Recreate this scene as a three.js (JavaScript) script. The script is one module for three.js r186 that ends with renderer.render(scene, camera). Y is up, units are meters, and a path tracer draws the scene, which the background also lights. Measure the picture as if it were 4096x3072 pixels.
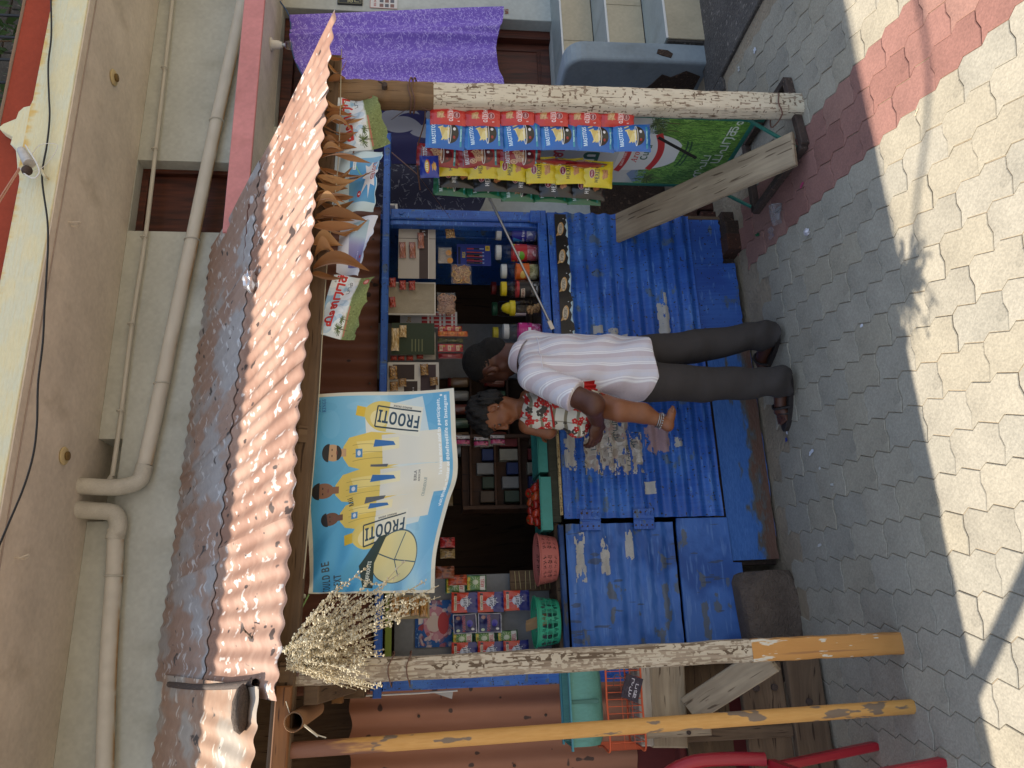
import * as THREE from 'three';
import { mergeGeometries } from 'three/addons/utils/BufferGeometryUtils.js';

// ---------------------------------------------------------------- camera, sky, sun, exposure
const scene = new THREE.Scene();
const renderer = new THREE.WebGLRenderer({ antialias: true });
renderer.setSize(1024, 768);
renderer.toneMapping = THREE.LinearToneMapping;
renderer.toneMappingExposure = 1.85;
renderer.shadowMap.enabled = true;
renderer.shadowMap.type = THREE.PCFSoftShadowMap;
// the photograph was taken with the phone on its side: the top of the picture is the right-hand side of the street
const PITCH = 6.3 * Math.PI / 180, YAW = 18.3 * Math.PI / 180;
const camera = new THREE.PerspectiveCamera(2 * Math.atan(1536 / 3050) * 180 / Math.PI, 4 / 3, 0.05, 400);
camera.position.set(0, 1.68, 0);
camera.up.set(Math.cos(YAW), 0, Math.sin(YAW));
camera.lookAt(Math.sin(YAW) * Math.cos(PITCH), 1.68 - Math.sin(PITCH), -Math.cos(YAW) * Math.cos(PITCH));

const SUN = new THREE.Vector3(-0.57, 1, -0.145).normalize();
// hazy tropical midday sky
{
  const w = 256, h = 128, d = new Float32Array(w * h * 4), K = 0.62;
  for (let j = 0; j < h; j++) for (let i = 0; i < w; i++) {
    const el = ((j + 0.5) / h - 0.5) * Math.PI, az = ((i + 0.5) / w - 0.5) * 2 * Math.PI, s = Math.max(0, Math.sin(el));
    const dir = [Math.cos(el) * Math.cos(az), Math.sin(el), Math.cos(el) * Math.sin(az)], c = Math.max(0, dir[0] * SUN.x + dir[1] * SUN.y + dir[2] * SUN.z), glow = 0.9 * Math.pow(c, 40) + 0.25 * Math.pow(c, 5), t = Math.pow(s, 0.45);
    const col = [0.80 + (0.40 - 0.80) * t, 0.86 + (0.56 - 0.86) * t, 0.92 + (0.86 - 0.92) * t], k = (j * w + i) * 4, lo = el < 0 ? 0.6 : 1;
    d[k] = K * lo * (col[0] + glow); d[k + 1] = K * lo * (col[1] + glow * 0.95); d[k + 2] = K * lo * (col[2] + glow * 0.85); d[k + 3] = 1;
  }
  const t = new THREE.DataTexture(d, w, h, THREE.RGBAFormat, THREE.FloatType); t.mapping = THREE.EquirectangularReflectionMapping; t.magFilter = t.minFilter = THREE.LinearFilter; t.needsUpdate = true;
  scene.background = t; scene.environment = t;
}
const sun = new THREE.DirectionalLight(new THREE.Color(1, 0.93, 0.82), 4.2);
sun.target.position.set(1, 0, -3); sun.position.copy(SUN).multiplyScalar(30).add(sun.target.position); sun.name = 'sun';
sun.castShadow = true; sun.shadow.mapSize.set(4096, 4096); sun.shadow.radius = 1.2;
Object.assign(sun.shadow.camera, { left: -8, right: 8, top: 8, bottom: -8, near: 1, far: 60 });
scene.add(sun, sun.target);

// ---------------------------------------------------------------- helpers
const V3 = (a, b, c) => Array.isArray(a) ? new THREE.Vector3(...a) : new THREE.Vector3(a, b, c);
function rng(s) { return () => { s = (s + 0x6d2b79f5) | 0; let t = Math.imul(s ^ (s >>> 15), 1 | s); t = (t + Math.imul(t ^ (t >>> 7), 61 | t)) ^ t; return ((t ^ (t >>> 14)) >>> 0) / 4294967296; }; }
const rnd = rng(7), rr = (a, b) => a + (b - a) * rnd();
const lerp = (a, b, t) => a + (b - a) * t, clamp = (x, a = 0, b = 1) => Math.max(a, Math.min(b, x));
const sst = (a, b, x) => { const t = clamp((x - a) / (b - a)); return t * t * (3 - 2 * t); };
function h2(x, y, s) { let h = Math.imul(x, 374761393) ^ Math.imul(y, 668265263) ^ Math.imul(s, 974634777); h = Math.imul(h ^ (h >>> 13), 1274126177); return ((h ^ (h >>> 16)) >>> 0) / 4294967296; }
function vn(x, y, p, q, s) {      // tileable value noise, periods p and q
  const xi = Math.floor(x), yi = Math.floor(y), fx = x - xi, fy = y - yi, a = fx * fx * (3 - 2 * fx), b = fy * fy * (3 - 2 * fy);
  const m = (i, n) => ((i % n) + n) % n, x0 = m(xi, p), x1 = m(xi + 1, p), y0 = m(yi, q), y1 = m(yi + 1, q);
  return lerp(lerp(h2(x0, y0, s), h2(x1, y0, s), a), lerp(h2(x0, y1, s), h2(x1, y1, s), a), b);
}
function fbm(u, v, px, py, o, s) { let r = 0, a = 0.5, t = 0; for (let i = 0; i < o; i++) { r += a * vn(u * px, v * py, px, py, s + i); t += a; a *= 0.5; px *= 2; py *= 2; } return r / t; }
const mixc = (a, b, t) => [lerp(a[0], b[0], t), lerp(a[1], b[1], t), lerp(a[2], b[2], t)];
const hx = (h) => [(h >> 16) & 255, (h >> 8) & 255, h & 255];
function dtex(w, h, fn, srgb = true) {
  const d = new Uint8Array(w * h * 4);
  for (let y = 0; y < h; y++) for (let x = 0; x < w; x++) {
    const c = fn(x / w, y / h, x, y), k = (y * w + x) * 4;
    d[k] = clamp(c[0], 0, 255); d[k + 1] = clamp(c[1], 0, 255); d[k + 2] = clamp(c[2], 0, 255); d[k + 3] = c.length > 3 ? c[3] : 255;
  }
  const t = new THREE.DataTexture(d, w, h); t.magFilter = THREE.LinearFilter; t.minFilter = THREE.LinearMipmapLinearFilter; t.generateMipmaps = true;
  t.wrapS = t.wrapT = THREE.RepeatWrapping; if (srgb) t.colorSpace = THREE.SRGBColorSpace; t.needsUpdate = true; return t;
}
const gtex = (w, h, fn) => dtex(w, h, (u, v, x, y) => { const g = fn(u, v, x, y) * 255; return [g, g, g]; }, false);
function ctex(w, h, draw) {
  const c = document.createElement('canvas'); c.width = w; c.height = h; const g = c.getContext('2d'); draw(g, w, h);
  const t = new THREE.CanvasTexture(c); t.colorSpace = THREE.SRGBColorSpace; t.anisotropy = 4; return t;
}
const mat = (o) => new THREE.MeshStandardMaterial({ roughness: 0.8, side: THREE.DoubleSide, ...o });
const phys = (o) => new THREE.MeshPhysicalMaterial({ roughness: 0.5, side: THREE.DoubleSide, ...o });

const taken = {};
const numbered = (n) => { const k = taken[n] = (taken[n] ?? -1) + 1; return k ? `${n}_${String(k).padStart(3, '0')}` : n; };
function tag(o, label, category, group, kind) { if (label) o.userData.label = label; if (category) o.userData.category = category; if (group) o.userData.group = group; if (kind) o.userData.kind = kind; return o; }
function thing(name, label, category, group) { const o = new THREE.Group(); o.name = numbered(name); scene.add(o); return tag(o, label, category, group); }
function mesh(name, geo, m, parent) {
  if (Array.isArray(geo)) geo = merge(geo);
  const o = new THREE.Mesh(geo, m); o.castShadow = o.receiveShadow = true;
  o.name = parent ? name : numbered(name); (parent ?? scene).add(o); return o;
}
const one = (name, geo, m, label, category, group) => tag(mesh(name, geo, m), label, category, group);
function merge(list) {
  const a = list.map((g) => { const n = g.index ? g.toNonIndexed() : g; for (const k of Object.keys(n.attributes)) if (!['position', 'normal', 'uv'].includes(k)) n.deleteAttribute(k); return n; });
  return a.length === 1 ? a[0] : mergeGeometries(a);
}
function uvTri(g, s = 1, ox = 0, oy = 0) {       // uv in metres / s, by the way each face points
  if (g.index) g = g.toNonIndexed();
  const p = g.attributes.position, uv = new Float32Array(p.count * 2), a = V3(0, 0, 0), b = V3(0, 0, 0), c = V3(0, 0, 0);
  for (let i = 0; i < p.count; i += 3) {
    a.fromBufferAttribute(p, i); b.fromBufferAttribute(p, i + 1).sub(a); c.fromBufferAttribute(p, i + 2).sub(a); b.cross(c);
    const nx = Math.abs(b.x), ny = Math.abs(b.y), nz = Math.abs(b.z);
    for (let k = i; k < i + 3; k++) {
      const x = p.getX(k), y = p.getY(k), z = p.getZ(k); let u, v;
      if (nx >= ny && nx >= nz) { u = z; v = y; } else if (ny >= nz) { u = x; v = z; } else { u = x; v = y; }
      uv[k * 2] = u / s + ox; uv[k * 2 + 1] = v / s + oy;
    }
  }
  g.setAttribute('uv', new THREE.BufferAttribute(uv, 2)); return g;
}
function box(w, h, d, b = 0.003) {      // chamfered box centred at the origin
  b = Math.min(b, w / 3, h / 3, d / 3);
  const s = new THREE.Shape(); const x = w / 2 - b, y = h / 2 - b; s.moveTo(-x, -y); s.lineTo(x, -y); s.lineTo(x, y); s.lineTo(-x, y); s.closePath();
  const g = new THREE.ExtrudeGeometry(s, { depth: d - 2 * b, bevelEnabled: true, bevelSize: b, bevelThickness: b, bevelSegments: 1, curveSegments: 1 });
  g.translate(0, 0, -(d - 2 * b) / 2); return g;
}
// box by its limits, uv in metres
function bx(x0, x1, y0, y1, z0, z1, b = 0.003, s = 1) { const g = box(Math.abs(x1 - x0), Math.abs(y1 - y0), Math.abs(z1 - z0), b); g.translate((x0 + x1) / 2, (y0 + y1) / 2, (z0 + z1) / 2); return uvTri(g, s); }
// bar from p to q, grain along its length; w is its width, d its depth along "face"
function bar(p, q, w, d, face = [0, 0, 1], b = 0.003, s = 1, off = 0) {
  p = V3(p); q = V3(q); const y = q.clone().sub(p), L = y.length(); y.normalize();
  const z = V3(face); z.addScaledVector(y, -z.dot(y)).normalize(); const x = y.clone().cross(z);
  const g = uvTri(box(w, L, d, b), s, off, off * 1.7);
  return g.applyMatrix4(new THREE.Matrix4().makeBasis(x, y, z).setPosition(p.clone().add(q).multiplyScalar(0.5)));
}
function tube(pts, r, seg = 24, rs = 8, closed = false) { const c = new THREE.CatmullRomCurve3(pts.map((p) => V3(p)), closed, 'centripetal'); return new THREE.TubeGeometry(c, seg, r, rs, closed); }
function rod(p, q, r, rs = 8, r2 = r) {
  p = V3(p); q = V3(q); const d = q.clone().sub(p), g = new THREE.CylinderGeometry(r2, r, d.length(), rs, 1);
  return g.applyQuaternion(new THREE.Quaternion().setFromUnitVectors(V3(0, 1, 0), d.clone().normalize())).translate((p.x + q.x) / 2, (p.y + q.y) / 2, (p.z + q.z) / 2);
}
function surf(nu, nv, fn) {     // fn(u, v) -> [x, y, z]; uv = (u, v)
  const pos = [], uv = [], ix = [];
  for (let j = 0; j <= nv; j++) for (let i = 0; i <= nu; i++) { pos.push(...fn(i / nu, j / nv)); uv.push(i / nu, j / nv); }
  for (let j = 0; j < nv; j++) for (let i = 0; i < nu; i++) { const a = j * (nu + 1) + i, b = a + 1, c = a + nu + 1, d = c + 1; ix.push(a, b, d, a, d, c); }
  const g = new THREE.BufferGeometry(); g.setAttribute('position', new THREE.Float32BufferAttribute(pos, 3)); g.setAttribute('uv', new THREE.Float32BufferAttribute(uv, 2)); g.setIndex(ix); g.computeVertexNormals(); return g;
}
const setUV = (g, fn) => { const p = g.attributes.position, uv = new Float32Array(p.count * 2); for (let i = 0; i < p.count; i++) { const r = fn(p.getX(i), p.getY(i), p.getZ(i)); uv[2 * i] = r[0]; uv[2 * i + 1] = r[1]; } g.setAttribute('uv', new THREE.BufferAttribute(uv, 2)); return g; };
const quadAt = (c, u, v) => [lerp(lerp(c[0][0], c[1][0], u), lerp(c[3][0], c[2][0], u), v), lerp(lerp(c[0][1], c[1][1], u), lerp(c[3][1], c[2][1], u), v), lerp(lerp(c[0][2], c[1][2], u), lerp(c[3][2], c[2][2], u), v)];
const lathe = (prof, seg = 24) => new THREE.LatheGeometry(prof.map(([x, y]) => new THREE.Vector2(x, y)), seg);
function extr(outline, depth, b = 0, holes = []) {      // outline [[x,y]...] extruded towards +z
  const s = new THREE.Shape(outline.map(([x, y]) => new THREE.Vector2(x, y)));
  for (const h of holes) s.holes.push(new THREE.Path(h.map(([x, y]) => new THREE.Vector2(x, y))));
  return new THREE.ExtrudeGeometry(s, { depth, bevelEnabled: b > 0, bevelSize: b, bevelThickness: b, bevelOffset: -b, bevelSegments: 1, curveSegments: 6 });
}
// smooth implicit bodies: tapered capsules joined with a smooth minimum and meshed with surface nets
const capsule = (a, b, ra, rb) => { const [ax, ay, az] = a, dx = b[0] - ax, dy = b[1] - ay, dz = b[2] - az, L = dx * dx + dy * dy + dz * dz || 1e-9; return (x, y, z) => { const t = clamp(((x - ax) * dx + (y - ay) * dy + (z - az) * dz) / L), ex = x - ax - t * dx, ey = y - ay - t * dy, ez = z - az - t * dz; return Math.sqrt(ex * ex + ey * ey + ez * ez) - lerp(ra, rb, t); }; };
const ellips = (c, r, ax = [1, 0, 0], ay = [0, 1, 0], az = [0, 0, 1]) => (x, y, z) => { x -= c[0]; y -= c[1]; z -= c[2]; const a = (x * ax[0] + y * ax[1] + z * ax[2]) / r[0], b = (x * ay[0] + y * ay[1] + z * ay[2]) / r[1], d = (x * az[0] + y * az[1] + z * az[2]) / r[2], k = Math.sqrt(a * a + b * b + d * d); return k < 1e-6 ? -Math.min(...r) : (k - 1) * Math.min(...r) * 0.6 + (k - 1) * 0.4 * (r[0] + r[1] + r[2]) / 3; };
const smin = (a, b, k) => { const h = clamp(0.5 + 0.5 * (b - a) / k); return lerp(b, a, h) - k * h * (1 - h); };
const blend = (list, k) => (x, y, z) => { let d = 1e9; for (const f of list) d = d > 1e8 ? f(x, y, z) : smin(d, f(x, y, z), k); return d; };
function nets(f, lo, hi, cell) {
  const n = [0, 1, 2].map((i) => Math.ceil((hi[i] - lo[i]) / cell) + 1), [nx, ny, nz] = n, F = new Float32Array(nx * ny * nz), I = new Int32Array(nx * ny * nz).fill(-1), at = (i, j, k) => (k * ny + j) * nx + i;
  for (let k = 0; k < nz; k++) for (let j = 0; j < ny; j++) for (let i = 0; i < nx; i++) F[at(i, j, k)] = f(lo[0] + i * cell, lo[1] + j * cell, lo[2] + k * cell);
  const pos = [], ix = [], E = [[0, 1], [2, 3], [4, 5], [6, 7], [0, 2], [1, 3], [4, 6], [5, 7], [0, 4], [1, 5], [2, 6], [3, 7]];
  for (let k = 0; k < nz - 1; k++) for (let j = 0; j < ny - 1; j++) for (let i = 0; i < nx - 1; i++) {
    const v = []; let m = 0; for (let c = 0; c < 8; c++) { v[c] = F[at(i + (c & 1), j + ((c >> 1) & 1), k + (c >> 2))]; if (v[c] < 0) m |= 1 << c; }
    if (m === 0 || m === 255) continue;
    let x = 0, y = 0, z = 0, q = 0;
    for (const [a, b] of E) if ((v[a] < 0) !== (v[b] < 0)) { const t = v[a] / (v[a] - v[b]); x += lerp(a & 1, b & 1, t); y += lerp((a >> 1) & 1, (b >> 1) & 1, t); z += lerp(a >> 2, b >> 2, t); q++; }
    I[at(i, j, k)] = pos.length / 3; pos.push(lo[0] + (i + x / q) * cell, lo[1] + (j + y / q) * cell, lo[2] + (k + z / q) * cell);
  }
  const quad = (a, b, c, d, fl) => { if (a < 0 || b < 0 || c < 0 || d < 0) return; fl ? ix.push(a, b, c, a, c, d) : ix.push(a, c, b, a, d, c); };
  for (let k = 1; k < nz - 1; k++) for (let j = 1; j < ny - 1; j++) for (let i = 1; i < nx - 1; i++) {
    const s = F[at(i, j, k)] < 0;
    if (s !== F[at(i + 1, j, k)] < 0) quad(I[at(i, j - 1, k - 1)], I[at(i, j, k - 1)], I[at(i, j, k)], I[at(i, j - 1, k)], s);
    if (s !== F[at(i, j + 1, k)] < 0) quad(I[at(i - 1, j, k - 1)], I[at(i - 1, j, k)], I[at(i, j, k)], I[at(i, j, k - 1)], s);
    if (s !== F[at(i, j, k + 1)] < 0) quad(I[at(i - 1, j - 1, k)], I[at(i, j - 1, k)], I[at(i, j, k)], I[at(i - 1, j, k)], s);
  }
  const g = new THREE.BufferGeometry(); g.setAttribute('position', new THREE.Float32BufferAttribute(pos, 3)); g.setIndex(ix);
  const N = new Float32Array(pos.length), e = cell * 0.5;
  for (let i = 0; i < pos.length; i += 3) { const [x, y, z] = [pos[i], pos[i + 1], pos[i + 2]]; const a = f(x + e, y, z) - f(x - e, y, z), b = f(x, y + e, z) - f(x, y - e, z), c = f(x, y, z + e) - f(x, y, z - e), l = Math.hypot(a, b, c) || 1; N[i] = a / l; N[i + 1] = b / l; N[i + 2] = c / l; }
  g.setAttribute('normal', new THREE.BufferAttribute(N, 3)); return g;
}

// ---------------------------------------------------------------- surface textures (uv in metres / size)
const T = {};
T.plaster = dtex(512, 512, (u, v) => { const n = fbm(u, v, 6, 6, 5, 11), f = fbm(u, v, 64, 64, 2, 17); const g = 226 + (n - 0.5) * 34 + (f - 0.5) * 16; const st = sst(0.6, 0.85, fbm(u, v, 7, 5, 5, 31)) * 0.06; return [g * (1 - st), g * (1 - st * 1.1), g * (1 - st * 1.3)]; });
T.plasterB = gtex(512, 512, (u, v) => 0.5 + (fbm(u, v, 24, 24, 4, 41) - 0.5) * 0.8);
T.wood = dtex(512, 1024, (u, v) => {      // weathered grey timber, grain along v
  const w = fbm(u, v, 4, 2, 3, 5) * 0.12, g = fbm(u + w, v, 48, 3, 4, 51), c = fbm(u + w, v, 90, 6, 2, 61), k = fbm(u, v, 5, 7, 4, 71);
  let col = mixc([158, 146, 130], [190, 178, 160], sst(0.25, 0.75, g * 0.6 + k * 0.4)); if (c > 0.74) col = mixc(col, [104, 90, 76], sst(0.76, 0.84, c)); return col;
});
T.woodB = gtex(512, 1024, (u, v) => { const w = fbm(u, v, 4, 2, 3, 5) * 0.12; return fbm(u + w, v, 60, 4, 4, 51); });
const flaked = (paint, base, wear, seed) => dtex(512, 1024, (u, v) => {       // flaking paint over timber: small crackled chips along and across the grain
  const g = fbm(u, v, 40, 3, 4, seed), a = fbm(u, v, 110, 22, 3, seed + 5), b = fbm(u, v, 40, 90, 2, seed + 9), k = fbm(u, v, 6, 9, 4, seed + 13);
  const wood = mixc(base, [base[0] * 0.6, base[1] * 0.55, base[2] * 0.5], sst(0.4, 0.75, g)), chip = Math.max(a, b * 0.94) + (k - 0.5) * 0.22;
  return mixc(mixc(paint, [paint[0] * 0.9, paint[1] * 0.88, paint[2] * 0.84], k), wood, sst(wear, wear + 0.05, chip));
});
T.flakeWhite = flaked([222, 210, 186], [150, 130, 108], 0.66, 301);
T.flakeGrey = flaked([196, 182, 160], [158, 140, 118], 0.53, 341);
T.roof = dtex(1024, 1024, (u, v) => {      // rust-pink paint over galvanised sheet, whitish bare flecks
  const n = fbm(u, v, 5, 5, 5, 401), f = fbm(u, v, 40, 40, 3, 411), s = fbm(u, v, 46, 24, 3, 421), d = fbm(u, v, 34, 14, 3, 431);
  let c = mixc([176, 140, 122], [206, 176, 158], sst(0.3, 0.7, n * 0.7 + f * 0.3)); c = mixc(c, [236, 232, 228], sst(0.69, 0.73, s)); c = mixc(c, [84, 70, 66], sst(0.755, 0.79, d)); return c;
});
T.roofBack = dtex(1024, 1024, (u, v) => {
  const n = fbm(u, v, 4, 5, 5, 441), f = fbm(u, v, 50, 50, 3, 451), s = fbm(u, v, 26, 30, 4, 461), d = fbm(u, v, 30, 18, 3, 471);
  let c = mixc([146, 116, 98], [170, 142, 124], n); c = mixc(c, [164, 160, 156], sst(0.46, 0.6, fbm(u, v, 6, 4, 5, 481)) * 0.85); c = mixc(c, [205, 202, 198], sst(0.68, 0.74, s) * 0.8); c = mixc(c, [80, 72, 68], sst(0.78, 0.83, d)); return c.map((x) => x + (f - 0.5) * 18);
});
T.blue = dtex(1024, 1024, (u, v) => {      // brushed enamel, worn to primer and rust in places
  const n = fbm(u, v, 6, 6, 5, 501), st = fbm(u, v, 120, 6, 3, 511), w = fbm(u, v, 9, 14, 5, 521), sc = fbm(u, v, 14, 70, 3, 531), pk = fbm(u, v, 90, 90, 2, 541);
  let c = mixc([34, 82, 166], [58, 110, 190], sst(0.3, 0.7, n * 0.7 + st * 0.3)); c = mixc(c, [104, 146, 206], sst(0.68, 0.78, sc) * 0.6); c = mixc(c, [92, 102, 112], sst(0.72, 0.78, w) * 0.7); c = mixc(c, [40, 36, 40], sst(0.79, 0.83, pk)); return c;
});
T.blueWorn = dtex(1024, 1024, (u, v) => {
  const n = fbm(u, v, 6, 6, 5, 601), st = fbm(u, v, 10, 90, 3, 611), w = fbm(u, v, 8, 14, 5, 621), sc = fbm(u, v, 40, 9, 3, 631);
  let c = mixc([36, 80, 150], [66, 112, 184], sst(0.3, 0.7, n)); c = mixc(c, [110, 144, 200], sst(0.6, 0.8, st) * 0.5); c = mixc(c, [100, 98, 96], sst(0.68, 0.72, w) * 0.75); c = mixc(c, [64, 68, 82], sst(0.76, 0.8, sc) * 0.6); return c;
});
T.paver = dtex(512, 512, (u, v) => { const n = fbm(u, v, 5, 5, 5, 701), f = fbm(u, v, 100, 100, 2, 711), s = fbm(u, v, 9, 7, 4, 721); const g = 208 + (n - 0.5) * 26 + (f - 0.5) * 34 - sst(0.66, 0.8, s) * 12; return [g, g * 0.975, g * 0.93]; });
T.dirt = dtex(512, 512, (u, v) => { const n = fbm(u, v, 7, 7, 5, 731), f = fbm(u, v, 70, 70, 3, 741); return mixc([140, 130, 116], [188, 176, 158], n * 0.7 + f * 0.3); });
T.fineB = gtex(512, 512, (u, v) => fbm(u, v, 80, 80, 3, 751));
T.concrete = dtex(512, 512, (u, v) => { const n = fbm(u, v, 5, 5, 5, 761), f = fbm(u, v, 90, 90, 2, 771), p = fbm(u, v, 40, 30, 2, 781); const g = 128 + (n - 0.5) * 60 + (f - 0.5) * 40 + sst(0.76, 0.8, p) * 60; return [g, g * 0.97, g * 0.94]; });
T.brown = dtex(512, 512, (u, v) => { const n = fbm(u, v, 4, 3, 5, 791), s = fbm(u, v, 60, 8, 3, 801), d = fbm(u, v, 20, 20, 2, 811); let c = mixc([142, 98, 76], [168, 122, 98], n * 0.7 + s * 0.3); return mixc(c, [70, 50, 42], sst(0.82, 0.86, d)); });
T.stone = dtex(512, 512, (u, v) => { const n = fbm(u, v, 4, 6, 6, 821), f = fbm(u, v, 40, 40, 3, 831); return mixc([70, 58, 50], [124, 108, 94], n * 0.7 + f * 0.3); });
const M = {
  wall: mat({ color: 0xd0d3ca, map: T.plaster, bumpMap: T.plasterB, bumpScale: 0.002, roughness: 0.9 }),
  wallBlue: mat({ color: 0x9aa4a8, map: T.plaster, bumpMap: T.plasterB, bumpScale: 0.002, roughness: 0.9 }),
  soffit: mat({ color: 0xf2e8d8, map: T.plaster, bumpMap: T.plasterB, bumpScale: 0.003, roughness: 0.95 }),
  orange: mat({ color: 0xb04a30, map: T.plaster, bumpMap: T.plasterB, bumpScale: 0.003, roughness: 0.95 }),
  pink: mat({ color: 0xea9c98, map: T.plaster, roughness: 0.9 }),
  coping: mat({ color: 0xb9aba2, map: T.plaster, roughness: 0.95 }),
  door: mat({ color: 0x6b3420, map: T.woodB, roughness: 0.55 }),
  doorDark: mat({ color: 0x6b3420, map: T.woodB, roughness: 0.6 }),
  tile: mat({ color: 0xcdbd9d, map: T.plaster, roughness: 0.35 }),
  tileGrey: mat({ color: 0xaab3ae, map: T.plaster, roughness: 0.4 }),
  mud: mat({ color: 0x8a6f5c, map: T.concrete, bumpMap: T.fineB, bumpScale: 0.006, roughness: 1 }),
  concrete: mat({ color: 0xb0a8a0, map: T.concrete, bumpMap: T.fineB, bumpScale: 0.006, roughness: 0.95 }),
  dirt: mat({ color: 0xf0e6d6, map: T.dirt, bumpMap: T.fineB, bumpScale: 0.006, roughness: 1 }),
  pipe: mat({ color: 0xd6d2c4, map: T.plaster, roughness: 0.55 }),
  wood: mat({ map: T.wood, bumpMap: T.woodB, bumpScale: 0.003, roughness: 0.9 }),
  woodPale: mat({ color: 0xe8ddca, map: T.wood, bumpMap: T.woodB, bumpScale: 0.003, roughness: 0.9 }),
  woodDark: mat({ color: 0x9a8674, map: T.wood, bumpMap: T.woodB, bumpScale: 0.003, roughness: 0.95 }),
  blue: mat({ map: T.blue, bumpMap: T.fineB, bumpScale: 0.0006, roughness: 0.42 }),
  blueWorn: mat({ map: T.blueWorn, bumpMap: T.fineB, bumpScale: 0.0012, roughness: 0.5 }),
  roof: mat({ map: T.roof, color: 0xdccfc6, roughness: 0.55, metalness: 0.0 }),
  roofBack: mat({ map: T.roofBack, roughness: 0.8 }),
  brown: mat({ map: T.brown, roughness: 0.6 }),
  iron: mat({ color: 0x8c7466, roughness: 0.8, map: T.concrete }),
  black: mat({ color: 0x151515, roughness: 0.5 }),
  dark: mat({ color: 0x1a1614, roughness: 0.9 }),
  white: mat({ color: 0xdedad0, roughness: 0.7 }),
  steel: mat({ color: 0xb4b2ae, metalness: 0.9, roughness: 0.38 }),
  wire: mat({ color: 0x6a4a3a, roughness: 0.7 }),
  stone: mat({ map: T.stone, bumpMap: T.fineB, bumpScale: 0.008, roughness: 1 }),
};

// ---------------------------------------------------------------- ground: dirt sheet, interlocking zigzag pavers
const ground = tag(mesh('ground', uvTri(new THREE.PlaneGeometry(160, 160, 1, 1).rotateX(-Math.PI / 2).translate(0, -0.0028, 0), 0.9), M.dirt), null, null, null, 'structure');
const pavement = new THREE.Group(); pavement.name = 'pavement'; pavement.userData.kind = 'structure'; scene.add(pavement);
{
  // paver outline: two saw teeth along each long side, a small S at each end; it tiles by translation
  const A = 4 * Math.PI / 180, ps = 0.110, tooth = [[0, 0], [0.0815, -0.0135]], L = 2 * ps, W = 0.1255, G = 0.0014;
  const low = [[0, 0.0085], [0.080, -0.012], [ps, 0.0085], [ps + 0.080, -0.012], [L, 0.0085]], end = [[0, 0.0085], [0.004, 0.046], [-0.009, 0.080], [0, 0.0085 + W]];
  const out = [...low.slice(0, -1), ...end.slice(0, -1).map(([s, w]) => [s + L, w]), ...low.map(([s, w]) => [s, w + W]).reverse().slice(0, -1), ...end.slice(1, -1).reverse().map(([s, w]) => [s, w]), [0, 0.0085 + W]].slice(0, -1);
  const ring = [...low.slice(0, -1), ...end.map(([s, w]) => [s + L, w]).slice(0, -1), ...low.map(([s, w]) => [s, w + W]).reverse().slice(0, -1), ...end.slice().reverse().slice(0, -1)];
  const cx = L / 2, cw = W / 2, inset = ring.map(([s, w]) => [(s - cx) * (1 - 2 * G / L), (w - cw) * (1 - 2 * G / W)]);
  const base = extr(inset, 0.02, 0.0022).rotateX(-Math.PI / 2).translate(0, -0.02, 0);      // local x along the row, top at y 0
  const variants = [0, 1, 2, 3].map((k) => { const g = base.clone(); g.rotateY(Math.PI / 2 - A); return uvTri(g, 0.55, k * 0.27, k * 0.41); });
  const tones = [0xbfbaae, 0xbab6ab, 0xc2bcae, 0xb8b3a7, 0xbfb8a8], pinks = [0xae8078, 0xb58a80, 0xa67870];
  const greyM = tones.map((c) => mat({ color: c, map: T.paver, bumpMap: T.fineB, bumpScale: 0.0016, roughness: 0.92 })), pinkM = pinks.map((c) => mat({ color: c, map: T.paver, bumpMap: T.fineB, bumpScale: 0.0016, roughness: 0.92 }));
  const dir = [Math.sin(-A), Math.cos(A)], per = [Math.cos(A), Math.sin(A)];      // along the row (towards the street) and across it
  const list = [], r = rng(99);
  for (let i = -34; i < 46; i++) for (let j = -28; j < 30; j++) {
    const s = -2.238 + j * L + (i & 1 ? ps : 0), w = i * W + 0.012;
    const x = 0.62 + dir[0] * (s + 2.238) + per[0] * w, z = s * dir[1] + per[1] * w;
    if (z < -3.42 + 0.05 * Math.sin(x * 9)) continue; if (x > 2.93 && z < -2.72 - (x - 3.0) * 0.03) continue; if (z > 3.5 || x < -3.4 || x > 5.6) continue;
    const f = [Math.sin(YAW) * Math.cos(PITCH), -Math.sin(PITCH), -Math.cos(YAW) * Math.cos(PITCH)], dz = x * f[0] - 1.68 * f[1] + z * f[2];
    const sx = (x * Math.cos(YAW) + z * Math.sin(YAW)) / dz, up = (x * -f[0] * f[1] / Math.cos(PITCH) - 1.68 * Math.cos(PITCH) + z * -f[2] * f[1] / Math.cos(PITCH)) / dz;
    const seen = dz > 0.3 && Math.abs(sx) < 0.55 && up > -0.72 && up < 0.2;
    list.push({ x, z, i, seen, d: Math.hypot(x, z), pink: i >= 9 && i <= 11 });
  }
  list.sort((a, b) => (b.seen - a.seen) || (a.d - b.d));
  const rest = [[], []];
  list.forEach((p, n) => {
    const g = variants[Math.floor(r() * 4)], y = rr(-0.0016, 0.0016), tx = (r() - 0.5) * 0.006, tz = (r() - 0.5) * 0.006;
    if (n < 300 && p.seen) {
      const m = mesh('paver', g, p.pink ? pinkM[Math.floor(r() * 3)] : greyM[Math.floor(r() * 5)], pavement); m.position.set(p.x, y, p.z); m.rotation.set(tx, 0, tz);
    } else rest[+p.pink].push(g.clone().translate(p.x, y, p.z));
  });
  tag(mesh('paver_field', rest[0], greyM[0], pavement), null, null, null, 'stuff');
  tag(mesh('paver_field', rest[1], pinkM[0], pavement), null, null, null, 'stuff');
}
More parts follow.
